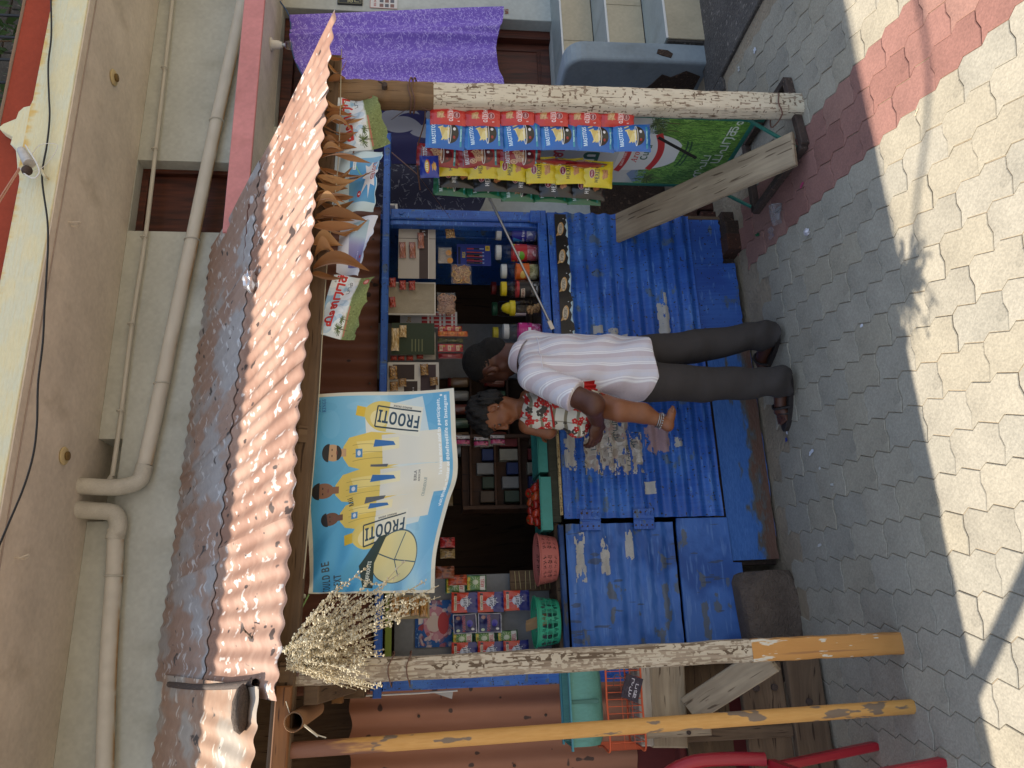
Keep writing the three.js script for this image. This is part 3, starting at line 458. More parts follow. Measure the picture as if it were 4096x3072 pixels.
// ---------------------------------------------------------------- the blue kiosk
const ZF = -3.6;
const kiosk = thing('kiosk', 'blue painted sheet metal kiosk with an open front and dark inside', 'kiosk');
{
  const K = kiosk;
  mesh('top_beam', bar([-0.24, 1.897, -3.585], [2.62, 1.897, -3.585], 0.036, 0.05, [0, 0, 1], 0.004, 0.7), M.blue, K);
  const cor = (x0, x1, y0, y1, z, pw, amp, vertical, dent, nu, nv) => surf(nu, nv, (u, v) => { const x = lerp(x0, x1, u), y = lerp(y0, y1, v), s = vertical ? x : y; return [x, y, z + Math.sin(s / pw * 2 * Math.PI) * amp * (dent ? dent(x, y) : 1) + (dent ? (fbm(u * 0.98, v * 0.98, 9, 9, 4, 91) - 0.5) * dent.k : 0)]; });
  const up = cor(-0.22, 2.2, 1.93, 2.62, -3.63, 0.076, 0.009, true, null, 260, 1); mesh('fascia_sheet', setUV(up, (x, y) => [x / 1.2, y / 1.2]), mat({ map: T.brown, color: 0xa48c80, roughness: 0.7 }), K);  // brown tinted darker here: shade under the roof is put into the colour
  mesh('nail', [2.0, 1.75, 1.5, 1.2, 0.9, 0.6, 0.3].map((x) => new THREE.SphereGeometry(0.006, 8, 6).scale(1, 1, 0.5).translate(x, 1.965, -3.619)), M.iron, K);
  // corner posts
  mesh('corner_post', [bx(2.115, 2.176, 0.9, 1.878, -3.66, -3.6, 0.006, 0.6), bx(2.085, 2.114, 0.95, 1.878, -3.66, -3.612, 0.004, 0.6)], M.blue, K);
  mesh('corner_post', [bx(-0.215, -0.15, 0.45, 1.878, -3.66, -3.59, 0.006, 0.6)], M.blue, K);
  mesh('bolt', [rod([2.15, 1.82, -3.6], [2.15, 1.82, -3.592], 0.013, 12), rod([-0.185, 1.84, -3.592], [-0.185, 1.84, -3.575], 0.014, 12)], M.blue, K);
  // side walls, back, floor, ceiling
  const rw = mesh('side_wall', [bx(2.142, 2.176, 0.3, 2.05, -4.45, -3.662, 0.002, 0.8)], M.blue, K);
  mesh('wall_panel', [bx(2.128, 2.141, 1.1, 1.86, -3.80, -3.69, 0.003, 0.8), bx(2.128, 2.141, 1.1, 1.86, -4.38, -3.815, 0.003, 0.8)], M.blue, rw);
  mesh('side_wall', bx(-0.215, -0.18, 0.3, 2.05, -4.45, -3.662, 0.002, 0.8), M.blueWorn, K);
  const inside = mat({ color: 0x5e4a3a, map: T.wood, roughness: 0.95 }), grey = mat({ color: 0x9a9c9e, map: T.plaster, roughness: 0.8 });  // inside boards tinted darker: part of the interior shade sits in their colour
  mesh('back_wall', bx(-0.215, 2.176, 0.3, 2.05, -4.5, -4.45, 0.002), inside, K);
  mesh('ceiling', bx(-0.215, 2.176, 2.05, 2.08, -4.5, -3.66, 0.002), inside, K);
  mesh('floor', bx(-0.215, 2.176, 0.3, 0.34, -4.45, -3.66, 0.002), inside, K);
  mesh('grey_panel', bx(-0.17, 0.29, 1.04, 1.84, -3.90, -3.885, 0.002), grey, K);
  mesh('grey_panel', bx(1.50, 1.86, 1.05, 2.04, -4.448, -4.42, 0.002), grey, K);
  mesh('mesh_window', [bx(-0.165, 0.27, 1.845, 1.875, -3.72, -3.70, 0.002)], mat({ color: 0x7a8a3a, roughness: 0.8 }), K);
  // counter and rails
  mesh('counter_top', bx(-0.14, 2.12, 1.055, 1.08, -4.0, -3.645, 0.003, 0.7), M.woodDark, K);
  mesh('rail', [bx(1.0, 2.176, 1.045, 1.092, -3.625, -3.582, 0.004, 0.6)], M.blue, K);
  mesh('rail', [bx(0.50, 0.998, 1.05, 1.10, -3.64, -3.59, 0.005, 0.6)], mat({ color: 0x5a6258, map: T.wood, roughness: 0.95 }), K);
  mesh('worn_edge', [bx(0.53, 1.0, 1.042, 1.056, -3.592, -3.576, 0.003, 0.5)], mat({ color: 0xe0d3ae, map: T.flakeWhite, roughness: 0.9 }), K);
  mesh('rail', [bx(-0.15, 0.485, 1.045, 1.068, -3.62, -3.575, 0.004, 0.6)], mat({ map: T.blueWorn, color: 0xbfb4b0, roughness: 0.8 }), K);
  mesh('stop_block', bx(2.10, 2.172, 1.075, 1.13, -3.60, -3.578, 0.004, 0.6), M.blue, K);
  // big corrugated flap that folds down in front of the counter
  const dent = (x, y) => 0.75 + 0.45 * fbm(clamp(x / 2.4), clamp(y / 1.2), 5, 5, 3, 61) - (x < 0.66 ? (0.66 - x) * 3.2 : 0); dent.k = 0.012;
  const flap = mesh('flap', setUV(cor(0.512, 2.163, 0.252, 0.998, -3.583, 0.0705, 0.0095, false, dent, 90, 150), (x, y) => [x / 0.9, y / 0.9]), M.blue, K);
  mesh('flap_edge', [bx(0.512, 2.163, 0.99, 1.038, -3.592, -3.578, 0.003, 0.6)], M.blue, flap);
  for (const y of [0.915, 0.655]) {
    const hg = mesh('hinge', [bx(0.505, 0.552, y - 0.05, y + 0.05, -3.577, -3.571, 0.001, 0.4), bx(0.455, 0.498, y - 0.05, y + 0.05, -3.580, -3.573, 0.001, 0.4), rod([0.5015, y - 0.05, -3.571], [0.5015, y + 0.05, -3.571], 0.0045, 10)], M.blue, flap);
    mesh('screw', [-0.04, -0.013, 0.014, 0.04].flatMap((d) => [new THREE.SphereGeometry(0.006, 10, 6).scale(1, 1, 0.4).translate(0.535, y + d, -3.570), new THREE.SphereGeometry(0.0045, 10, 6).scale(1, 1, 0.4).translate(0.474, y + d, -3.572)]), M.iron, hg);
    mesh('washer', [new THREE.CylinderGeometry(0.011, 0.011, 0.006, 16).rotateX(Math.PI / 2).translate(0.528, y - 0.018, -3.568), new THREE.CylinderGeometry(0.010, 0.010, 0.006, 16).rotateX(Math.PI / 2).translate(0.528, y - 0.043, -3.568)], M.blue, hg);
  }
  // left leaf: crumpled sheet above, flat board below
  const dent2 = (x, y) => 0.3 + 0.9 * fbm(clamp(x + 0.3), clamp(y), 6, 4, 3, 64); dent2.k = 0.02;
  mesh('side_leaf', setUV(cor(-0.158, 0.488, 0.512, 1.032, -3.59, 0.0705, 0.006, false, dent2, 60, 110), (x, y) => [x / 0.9 + 0.3, y / 0.9]), M.blueWorn, K);
  const lower = extr([[-0.158, 0.185], [0.29, 0.19], [0.292, 0.232], [0.506, 0.236], [0.506, 0.49], [0.46, 0.494], [-0.158, 0.50]], 0.012, 0.002).translate(0, 0, -3.602);
  mesh('lower_board', uvTri(lower, 0.9, 0.4, 0.2), M.blueWorn, K);
  // sloping apron plates at the foot
  const plate = (x0, x1, y0, y1, zt, zb, m, j) => { const g = surf(40, 6, (u, v) => [lerp(x0, x1, u), lerp(y0, y1, v) + (v < 0.01 ? (fbm(u * 0.98, 0.2, 14, 3, 4, j) - 0.5) * 0.02 : 0), lerp(zb, zt, v)]); return j === 3 ? setUV(g, (x, y) => [x / 1.1, (y - y0) / (y1 - y0) * 0.98]) : setUV(g, (x, y) => [x / 0.9 + j * 0.1, y / 0.9]); };
  T.rustBlue = dtex(1024, 512, (u, v) => { const n = fbm(u, v, 7, 5, 5, 651), w = fbm(u, v, 12, 7, 5, 655), f = fbm(u, v, 60, 60, 3, 659); let c = mixc([52, 96, 160], [70, 112, 176], n); const e = v + (w - 0.5) * 0.75; c = mixc(c, [88, 82, 76], sst(0.5, 0.34, e)); c = mixc(c, [104, 70, 54], sst(0.34, 0.2, e + (f - 0.5) * 0.3) * 0.8); return c.map((x) => x + (f - 0.5) * 24); });
  const rb = mat({ map: T.rustBlue, roughness: 0.85, bumpMap: T.fineB, bumpScale: 0.002 });
  mesh('foot_plate', plate(0.30, 1.42, 0.012, 0.235, -3.60, -3.565, rb, 3), rb, K);
  mesh('foot_plate', plate(1.40, 1.872, 0.025, 0.25, -3.598, -3.572, M.blue, 5), mat({ map: T.blue, color: 0xd8dce4, roughness: 0.6 }), K);
  mesh('foot_plate', plate(1.864, 2.15, 0.075, 0.248, -3.601, -3.596, M.blue, 7), mat({ map: T.blue, color: 0xe4e6ec, roughness: 0.6 }), K);
  mesh('base_frame', [bx(2.152, 2.175, 0.0, 0.26, -3.66, -3.60, 0.003, 0.5), bx(-0.2, -0.16, 0.1, 0.5, -3.66, -3.60, 0.003, 0.5), bx(-0.21, 2.17, 0.255, 0.29, -3.66, -3.612, 0.003, 0.5), bx(-0.2, 2.15, 0.0, 0.25, -4.4, -4.36)], M.woodDark, K);
  mesh('base_board', [bx(0.28, 2.0, 0.0, 0.25, -3.66, -3.63, 0.002, 0.6)], M.iron, K);
  for (const g of [bx(-0.2, -0.12, 0, 0.3, -3.72, -3.64, 0.003), bx(2.08, 2.15, 0, 0.3, -3.75, -3.68, 0.003)]) mesh('leg', g, M.woodDark, K);
}
// bricks under the kiosk corner
{
  const bm = [0x8a5a44, 0x7a5f4c, 0x84503c].map((c) => mat({ color: c, map: T.concrete, bumpMap: T.fineB, bumpScale: 0.005, roughness: 1 }));
  const P = [[2.06, -3.615, .09, .075, .2, 1], [1.975, -3.61, .098, .082, .2, 0], [2.14, -3.66, .09, .07, .2, 1], [2.27, -3.9, .11, .09, .22, 2], [2.40, -3.92, .11, .1, .22, 2], [2.30, -3.9, .22, .08, .11, 0]];
  P.forEach(([x, z, w, h, d, k], i) => one('brick', uvTri(box(w, h, d, 0.006).translate(x, (i === 5 ? 0.09 : 0) + h / 2 - 0.005, z), 0.4, i * 0.3, i * 0.2), bm[k], i < 3 ? 'reddish brown brick under the corner of the blue kiosk' : 'dark red brick stacked in the gap beside the blue kiosk', 'brick', i < 3 ? 'bricks under the kiosk corner' : 'bricks stacked beside the kiosk'));
}

// ---------------------------------------------------------------- prints
const TG = {      // brush-drawn letters for the Tamil lettering, 100-unit boxes
  aa: ['M34 62a13 13 0 1 1-1 0M46 62C46 28 84 26 84 56L84 92M22 92L112 92C136 92 134 58 116 58C102 58 102 78 118 80', 132],
  e2: ['M26 78a13 13 0 1 1 26 0a13 13 0 0 1-26 0M52 78C54 40 20 40 26 58M52 70C52 34 78 34 78 60L78 92', 88],
  ra: ['M14 42L64 42M14 42L14 92M64 42L64 86L50 106', 74], as: ['M10 42L54 42L54 92M10 42L10 72', 64],
  ka: ['M10 42L84 42M46 42L46 92M46 62C22 52 4 70 18 86C30 96 46 82 46 68M46 62C74 52 96 62 84 82C76 92 66 88 64 80', 98], kd: ['M10 42L84 42M46 42L46 92M46 62C22 52 4 70 18 86C30 96 46 82 46 68M46 62C74 52 96 62 84 82C76 92 66 88 64 80M46 24l1 1', 98],
  ya: ['M12 42L12 74C12 98 44 98 44 74L44 42M44 92L86 92L86 42', 96], pa: ['M12 42L12 92L66 92L66 42', 78],
  ld: ['M12 78a14 16 0 1 1 28 0C40 100 14 98 20 86M40 74C42 34 82 40 74 70C70 90 52 90 52 76M46 24l1 1', 86],
  tha: ['M12 92L60 92M60 92L60 42L20 42C4 42 4 70 20 70L60 70M60 92C60 110 30 108 20 104', 74], mm: ['M14 42L14 92L68 92L68 58C68 38 40 38 40 58L40 92', 80],
  ni: ['M12 74a14 16 0 1 1 28 0L40 92M40 66C42 36 76 36 76 64L76 92M76 64C78 30 110 30 110 60', 120], va: ['M12 78a14 15 0 1 1 28 0L40 92L80 92L80 42', 92],
};
function tamil(g, word, x, y, size, color, lw = 12, track = 0) {
  g.save(); g.translate(x, y); g.scale(size / 100, size / 100); g.strokeStyle = color; g.lineWidth = lw; g.lineCap = 'round'; g.lineJoin = 'round';
  for (const k of word.split(' ')) { const [d, w] = TG[k]; g.stroke(new Path2D(d)); g.translate(w + track, 0); } g.restore();
}
const AROKYA = 'aa e2 ra as kd ya as', PAAL = 'pa as ld';
const txt = (g, s, x, y, font, color, align = 'left', rot = 0, sx = 1) => { g.save(); g.translate(x, y); g.rotate(rot); g.scale(sx, 1); g.font = font; g.fillStyle = color; g.textAlign = align; g.textBaseline = 'middle'; g.fillText(s, 0, 0); g.restore(); };
const ell = (g, x, y, a, b, c, rot = 0) => { g.fillStyle = c; g.beginPath(); g.ellipse(x, y, a, b, rot, 0, 7); g.fill(); };
const poly = (g, p, c, s, lw) => { g.beginPath(); p.forEach(([x, y], i) => i ? g.lineTo(x, y) : g.moveTo(x, y)); g.closePath(); if (c) { g.fillStyle = c; g.fill(); } if (s) { g.strokeStyle = s; g.lineWidth = lw; g.stroke(); } };
const rect = (g, x, y, w, h, c) => { g.fillStyle = c; g.fillRect(x, y, w, h); };
function speck(g, w, h, n, cols, a, b, seed) { const r = rng(seed); for (let i = 0; i < n; i++) { g.fillStyle = cols[Math.floor(r() * cols.length)]; g.globalAlpha = 0.35 + 0.6 * r(); g.beginPath(); g.ellipse(r() * w, r() * h, lerp(a, b, r()), lerp(a, b, r()), r() * 3, 0, 7); g.fill(); } g.globalAlpha = 1; }
function palm(g, x, y, s) { const r = rng(Math.round(x)); g.strokeStyle = '#5c5236'; g.lineWidth = s * 0.06; g.beginPath(); g.moveTo(x, y + s); g.lineTo(x + s * 0.05, y); g.stroke(); for (let i = 0; i < 60; i++) { const a = r() * Math.PI * 2, l = s * (0.35 + 0.3 * r()); g.strokeStyle = ['#4a5a30', '#68783c', '#37462a'][i % 3]; g.lineWidth = s * 0.03; g.beginPath(); g.moveTo(x, y); g.quadraticCurveTo(x + Math.cos(a) * l * 0.6, y + Math.sin(a) * l * 0.5 - s * 0.12, x + Math.cos(a) * l, y + Math.sin(a) * l * 0.7 + s * 0.05); g.stroke(); } }
const arokya = (g, w, h) => {
  const s = g.createLinearGradient(0, 0, 0, h); s.addColorStop(0, '#8fb4cf'); s.addColorStop(0.35, '#c4d2d8'); s.addColorStop(0.62, '#ddd8cc'); s.addColorStop(0.66, '#8f9862'); s.addColorStop(1, '#8a9a4a'); rect(g, 0, 0, w, h, s);
  speck(g, w, h * 0.6, 60, ['#e9ecea', '#d9e2e6', '#7ba5c4'], w * 0.03, w * 0.14, 5); rect(g, 0, h * 0.66, w, h * 0.34, '#767f4a'); speck(g, w, h, 0, ['#000'], 1, 2, 1);
  g.save(); g.translate(0, h * 0.68); speck(g, w, h * 0.32, 500, ['#838f54', '#6d763e', '#8f9660', '#5e663a'], 2, 9, 9); g.restore();
  rect(g, w * 0.04, h * 0.66, w * 0.42, h * 0.035, '#b07058'); palm(g, w * 0.13, h * 0.52, h * 0.22); palm(g, w * 0.26, h * 0.57, h * 0.15);
  tamil(g, AROKYA, w * 0.1, h * 0.05, h * 0.30, '#c8322c', 15); txt(g, '®', w * 0.86, h * 0.1, `${h * 0.07}px sans-serif`, '#444'); tamil(g, PAAL, w * 0.68, h * 0.38, h * 0.14, '#45494e', 9);
  ell(g, w * 0.9, h * 0.84, w * 0.055, w * 0.055, '#b8403a'); ell(g, w * 0.9, h * 0.84, w * 0.035, w * 0.035, '#d89a8e');
};
T.arokya = ctex(640, 460, arokya);
T.milk = ctex(512, 512, (g, w, h) => {      // pale poster with a blue milk pouch
  rect(g, 0, 0, w, h, '#c6dbe2'); const s = g.createLinearGradient(0, h * 0.25, w, h); s.addColorStop(0, '#86b6d2'); s.addColorStop(0.5, '#4f93c4'); s.addColorStop(1, '#9cc0d4');
  poly(g, [[w * 0.14, h * 0.3], [w * 0.84, h * 0.26], [w * 0.9, h * 0.98], [w * 0.1, h * 0.98]], s); g.strokeStyle = '#8cc63e'; g.lineWidth = 6; g.beginPath(); g.moveTo(w * 0.8, h * 0.36); g.quadraticCurveTo(w * 0.55, h * 0.5, w * 0.5, h * 0.72); g.stroke();
  g.fillStyle = '#dfd9d4'; g.beginPath(); const r = rng(8); for (let k = 0; k <= 24; k++) { const a = k / 24 * Math.PI * 2, q = (k % 3 ? 0.2 : 0.34) * w * (0.8 + 0.4 * r()); g.lineTo(w * 0.5 + Math.cos(a) * q, h * 0.8 + Math.sin(a) * q * 0.7); } g.fill();
  tamil(g, 'tha mm as', w * 0.4, h * 0.76, h * 0.16, '#b05a58', 12); rect(g, w * 0.66, h * 0.34, w * 0.14, h * 0.07, '#e6eef0'); txt(g, 'fresh', w * 0.73, h * 0.375, `${h * 0.05}px serif`, '#456', 'center'); ell(g, w * 0.24, h * 0.56, 26, 26, '#c23a3c'); txt(g, 'A', w * 0.24, h * 0.56, `bold ${h * 0.06}px sans-serif`, '#fff', 'center');
});
T.curdPouch = ctex(512, 512, (g, w, h) => {
  rect(g, 0, 0, w, h, '#cfd2dc'); const s = g.createLinearGradient(0, 0, w, 0); s.addColorStop(0, '#5b568a'); s.addColorStop(0.45, '#8f8db4'); s.addColorStop(0.6, '#a8bcc8'); s.addColorStop(1, '#8fb0bf'); poly(g, [[w * 0.12, h * 0.44], [w * 0.5, h * 0.36], [w * 0.88, h * 0.28], [w * 0.9, h * 0.8], [w * 0.5, h * 0.86], [w * 0.1, h * 0.92]], s);
  rect(g, w * 0.66, h * 0.4, w * 0.16, h * 0.13, '#c8d8dc'); txt(g, 'fresh', w * 0.74, h * 0.465, `${h * 0.06}px serif`, '#567', 'center'); txt(g, 'Smart', w * 0.3, h * 0.7, `italic ${h * 0.05}px serif`, '#dcd8ea', 'center'); ell(g, w * 0.28, h * 0.82, 16, 14, '#b03a44');
});
T.banner = ctex(1400, 1000, (g, w, h) => {
  rect(g, 0, 0, w, h, '#cfcab8'); const s = g.createLinearGradient(0, 0, w * 0.2, h); s.addColorStop(0, '#3f93c2'); s.addColorStop(0.4, '#58a8cf'); s.addColorStop(0.8, '#9cc6d8'); s.addColorStop(1, '#5fa3c6'); rect(g, 34, 30, w - 68, h - 62, s);
  const R = rng(4); for (let i = 0; i < 26; i++) { g.globalAlpha = 0.06; ell(g, R() * w, R() * h, 40 + R() * 160, 20 + R() * 60, R() < 0.5 ? '#fff' : '#1c5a86', R() * 3); } g.globalAlpha = 1;
  const wt = g.createLinearGradient(0, h * 0.4, 0, h); wt.addColorStop(0, 'rgba(225,222,206,.95)'); wt.addColorStop(0.75, 'rgba(214,220,214,.8)'); wt.addColorStop(1, 'rgba(200,215,220,0)');
  poly(g, [[w * 0.33, h * 0.44], [w * 0.9, h * 0.38], [w * 0.96, h * 0.78], [w * 0.62, h * 0.86], [w * 0.34, h * 0.8]], wt);
  const figure = (x, y, k, skin, lean, beard) => {      // one player in yellow, plain features
    poly(g, [[x - 62 * k, y + 60 * k], [x - 24 * k, y + 30 * k], [x + 24 * k, y + 30 * k], [x + 66 * k, y + 62 * k], [x + 92 * k, y + 180 * k], [x + 76 * k, y + 330 * k], [x - 72 * k, y + 330 * k], [x - 96 * k, y + 180 * k]], '#dcc05a'); poly(g, [[x - 70 * k, y + 240 * k], [x + 74 * k, y + 236 * k], [x + 84 * k, y + 560 * k], [x - 80 * k, y + 560 * k]], '#d9d6c6');
    poly(g, [[x - 10 * k, y + 120 * k], [x + 46 * k, y + 100 * k], [x + 60 * k, y + 330 * k], [x + 6 * k, y + 330 * k]], 'rgba(240,226,160,.5)'); g.strokeStyle = 'rgba(120,100,50,.55)'; g.lineWidth = 3; for (const q of [-40, -8, 30]) { g.beginPath(); g.moveTo(x + q * k, y + 80 * k); g.quadraticCurveTo(x + (q + 14) * k, y + 160 * k, x + q * 0.8 * k, y + 240 * k); g.stroke(); }
    rect(g, x - 24 * k, y + 96 * k, 38 * k, 36 * k, '#4d86b4'); ell(g, x - 5 * k, y + 114 * k, 12 * k, 9 * k, '#d6dbe0'); poly(g, [[x + 20 * k, y + 190 * k], [x + 54 * k, y + 200 * k], [x + 40 * k, y + 300 * k], [x + 22 * k, y + 310 * k]], '#2f6aa6'); poly(g, [[x - 96 * k, y + 170 * k], [x - 60 * k, y + 176 * k], [x - 66 * k, y + 270 * k], [x - 84 * k, y + 262 * k]], '#565a5e');
    rect(g, x - 17 * k, y + 6 * k, 34 * k, 40 * k, skin); ell(g, x, y - 24 * k, 36 * k, 48 * k, skin, lean); g.fillStyle = '#1c1714'; g.beginPath(); g.ellipse(x, y - 44 * k, 39 * k, 36 * k, lean, Math.PI, 0); g.fill(); ell(g, x - 13 * k, y - 28 * k, 5 * k, 2.6 * k, '#221a16'); ell(g, x + 13 * k, y - 28 * k, 5 * k, 2.6 * k, '#221a16'); if (beard) { g.fillStyle = '#2a201b'; g.beginPath(); g.ellipse(x, y - 4 * k, 32 * k, 26 * k, 0, 0, Math.PI); g.fill(); } ell(g, x, y - 3 * k, 10 * k, 3 * k, '#7a4038');
  };
  figure(w * 0.43, h * 0.19, 1.2, '#6b4632', -0.1, false); figure(w * 0.73, h * 0.2, 1.25, '#c09a74', 0.08, true); figure(w * 0.575, h * 0.15, 1.42, '#8a6044', 0.03, false); txt(g, 'Mii', w * 0.5, h * 0.3, 'bold 46px sans-serif', '#3a3420', 'center', -0.2);
  const bottle = (x, y, k, rot) => { g.save(); g.translate(x, y); g.rotate(rot); rect(g, -30 * k, -200 * k, 60 * k, 60 * k, '#d9b430'); g.fillStyle = '#d8c268'; g.beginPath(); g.moveTo(-26 * k, -140 * k); g.quadraticCurveTo(-95 * k, -90 * k, -92 * k, 0); g.lineTo(-88 * k, 250 * k); g.lineTo(88 * k, 250 * k); g.lineTo(92 * k, 0); g.quadraticCurveTo(95 * k, -90 * k, 26 * k, -140 * k); g.fill(); ell(g, -20 * k, -40 * k, 50 * k, 60 * k, 'rgba(240,232,200,.5)'); g.fillStyle = 'rgba(222,220,208,.9)'; g.fillRect(-90 * k, 20 * k, 180 * k, 232 * k);
    g.strokeStyle = '#23343c'; g.lineWidth = 9 * k; g.beginPath(); g.moveTo(-56 * k, 240 * k); g.lineTo(-70 * k, -60 * k); g.moveTo(60 * k, 240 * k); g.lineTo(54 * k, -60 * k); g.moveTo(-70 * k, -60 * k); g.lineTo(54 * k, -60 * k); g.stroke(); txt(g, 'FROOTI', -4 * k, 96 * k, `bold ${104 * k}px sans-serif`, '#1f3d4e', 'center', -Math.PI / 2, 0.78); txt(g, 'MANGO DRINK', 72 * k, 110 * k, `bold ${18 * k}px sans-serif`, '#333', 'center', -Math.PI / 2); g.restore(); };
  bottle(w * 0.875, h * 0.52, 1.0, 0.2); bottle(w * 0.335, h * 0.46, 1.0, -0.09);
  ell(g, w * 0.2, h * 0.66, 170, 178, '#d9cd92'); g.strokeStyle = '#3d5560'; g.lineWidth = 7; for (const [a, b] of [[-120, 40], [60, -140], [150, 60], [-40, 170], [0, 20]]) { g.beginPath(); g.moveTo(w * 0.2, h * 0.66); g.lineTo(w * 0.2 + a, h * 0.66 + b); g.stroke(); } g.beginPath(); g.ellipse(w * 0.2, h * 0.66, 170, 178, 0, 0, 7); g.stroke();
  poly(g, [[w * 0.06, h * 0.42], [w * 0.2, h * 0.38], [w * 0.31, h * 0.52], [w * 0.315, h * 0.58], [w * 0.2, h * 0.5], [w * 0.05, h * 0.5]], '#233833'); txt(g, '#CSKFROOTI', w * 0.145, h * 0.455, 'bold 40px sans-serif', '#dfe4d8', 'center', 0.12, 0.8);
  txt(g, 'COULD BE', w * 0.135, h * 0.13, 'bold 84px sans-serif', '#31434a', 'center', -0.05, 0.8); txt(g, 'NEXT', w * 0.11, h * 0.22, 'bold 84px sans-serif', '#31434a', 'center', -0.05, 0.8);
  txt(g, 'SUPER', w * 0.93, h * 0.07, 'bold 30px serif', '#2c5f9a', 'center', 0, 0.8); txt(g, 'KINGS', w * 0.93, h * 0.105, 'bold 34px serif', '#2c5f9a', 'center', 0, 0.8); ell(g, w * 0.9, h * 0.035, 20, 12, '#d88a4a');
  txt(g, 'To know more and to participate,', w * 0.94, h * 0.885, 'bold 30px sans-serif', '#eef2f0', 'right'); txt(g, 'visit @frooti on Twitter or @thefrootilife on Instagram', w * 0.955, h * 0.935, 'bold 30px sans-serif', '#eef2f0', 'right'); txt(g, 'BIRLA', w * 0.6, h * 0.72, 'bold 26px sans-serif', '#555', 'center'); txt(g, 'AEROCON', w * 0.6, h * 0.745, 'bold 18px sans-serif', '#555', 'center'); txt(g, 'CHARMINAR', w * 0.53, h * 0.79, 'italic 26px serif', '#4a6a7a', 'center');
  rect(g, w * 0.95, h * 0.9, 16, 16, '#e8ece8');
});
T.sign = ctex(512, 1024, (g, w, h) => {      // curd sign: sky, pot, paddy field
  const s = g.createLinearGradient(0, 0, 0, h); s.addColorStop(0, '#b9c2c4'); s.addColorStop(0.5, '#c9ccc8'); s.addColorStop(0.56, '#9fb0b4'); rect(g, 0, 0, w, h, s); poly(g, [[0, h * 0.56], [w * 0.16, h * 0.5], [w * 0.34, h * 0.56], [w * 0.34, h * 0.62], [0, h * 0.62]], '#7f96b4');
  rect(g, 0, h * 0.6, w, h * 0.4, '#5d8a3a'); const r = rng(21); for (let i = 0; i < 2600; i++) { const x = r() * w, y = h * 0.58 + r() * h * 0.42, l = 14 + r() * 34; g.strokeStyle = ['#7fb04c', '#4f7a30', '#96c05e', '#3c6228', '#6a9a40'][i % 5]; g.lineWidth = 2 + r() * 2; g.beginPath(); g.moveTo(x, y); g.quadraticCurveTo(x + (r() - 0.5) * 14, y - l * 0.6, x + (r() - 0.5) * 34, y - l); g.stroke(); }
  palm(g, w * 0.82, h * 0.58, 90); palm(g, w * 0.92, h * 0.55, 110); palm(g, w * 0.1, h * 0.62, 80);
  g.fillStyle = '#dde0dd'; g.beginPath(); g.moveTo(w * 0.22, h * 0.42); g.lineTo(w * 0.78, h * 0.42); g.quadraticCurveTo(w * 0.8, h * 0.66, w * 0.62, h * 0.72); g.lineTo(w * 0.38, h * 0.72); g.quadraticCurveTo(w * 0.2, h * 0.66, w * 0.22, h * 0.42); g.fill(); g.strokeStyle = '#c33a36'; g.lineWidth = 34; g.beginPath(); g.moveTo(w * 0.2, h * 0.44); g.quadraticCurveTo(w * 0.5, h * 0.5, w * 0.8, h * 0.42); g.stroke(); g.beginPath(); g.moveTo(w * 0.24, h * 0.6); g.quadraticCurveTo(w * 0.5, h * 0.66, w * 0.77, h * 0.58); g.stroke(); g.strokeStyle = '#2c4a34'; g.lineWidth = 8; for (const q of [0.735, 0.755]) { g.beginPath(); g.ellipse(w * 0.5, h * q, w * 0.18, h * 0.015, 0, 0, Math.PI); g.stroke(); }
  txt(g, 'Arokya', w * 0.5, h * 0.51, 'italic bold 44px serif', '#c23a34', 'center'); txt(g, 'Curd', w * 0.5, h * 0.555, 'bold 52px sans-serif', '#2c5a44', 'center'); txt(g, 'Made from Cream Milk', w * 0.5, h * 0.455, 'bold 20px sans-serif', '#e8e0d8', 'center', 0.02);
  tamil(g, 'tha mm as', w * 0.1, h * 0.2, 130, '#2f5a3c', 14); tamil(g, AROKYA, w * 0.12, h * 0.06, 90, '#b83a34', 13); tamil(g, 'ni va pa', w * 0.1, h * 0.83, 70, '#d8dcd0', 9); tamil(g, 'ya va ra ka ld', w * 0.36, h * 0.88, 80, '#d8dcd0', 9);
});
// snack wrappers, top of each print is the top of the packet
const wrap = (bg, draw) => ctex(300, 380, (g, w, h) => { rect(g, 0, 0, w, h, bg); draw(g, w, h); for (let i = 0; i < 14; i++) { g.globalAlpha = 0.12; rect(g, 0, i * 3, w, 1.4, '#fff'); rect(g, 0, h - 2 - i * 3, w, 1.4, '#000'); } g.globalAlpha = 1; });
const crisps = (g, x, y, s, c, n, seed) => { const r = rng(seed); for (let i = 0; i < n; i++) poly(g, [0, 1, 2, 3].map((k) => { const a = k * 1.57 + r() * 0.8, q = s * (0.3 + 0.5 * r()); return [x + (r() - 0.5) * s * 1.3 + Math.cos(a) * q, y + (r() - 0.5) * s + Math.sin(a) * q * 0.7]; }), c[i % c.length]); };
const hex = (bg, fg, ac) => (g, w, h) => { crisps(g, w * 0.5, h * 0.72, 60, ac, 16, 3); txt(g, 'HEXITO', w * 0.5, h * 0.42, 'bold 62px sans-serif', fg, 'center', 0, 0.9); ell(g, w * 0.5, h * 0.26, 48, 34, '#8a2430'); g.strokeStyle = '#d8c0c0'; g.lineWidth = 5; g.beginPath(); g.ellipse(w * 0.5, h * 0.26, 48, 34, 0, 0, 7); g.stroke(); txt(g, 'PRITI', w * 0.5, h * 0.26, 'bold 26px sans-serif', '#e8d0d0', 'center'); txt(g, '5', w * 0.8, h * 0.2, 'bold 30px sans-serif', '#eee', 'center'); txt(g, 'GHEE FLAVOUR', w * 0.5, h * 0.5, 'bold 16px sans-serif', fg, 'center'); };
T.pRed = wrap('#c8332c', hex(0, '#f2e6e2', ['#c89a62', '#b98a52', '#d8ae78']));
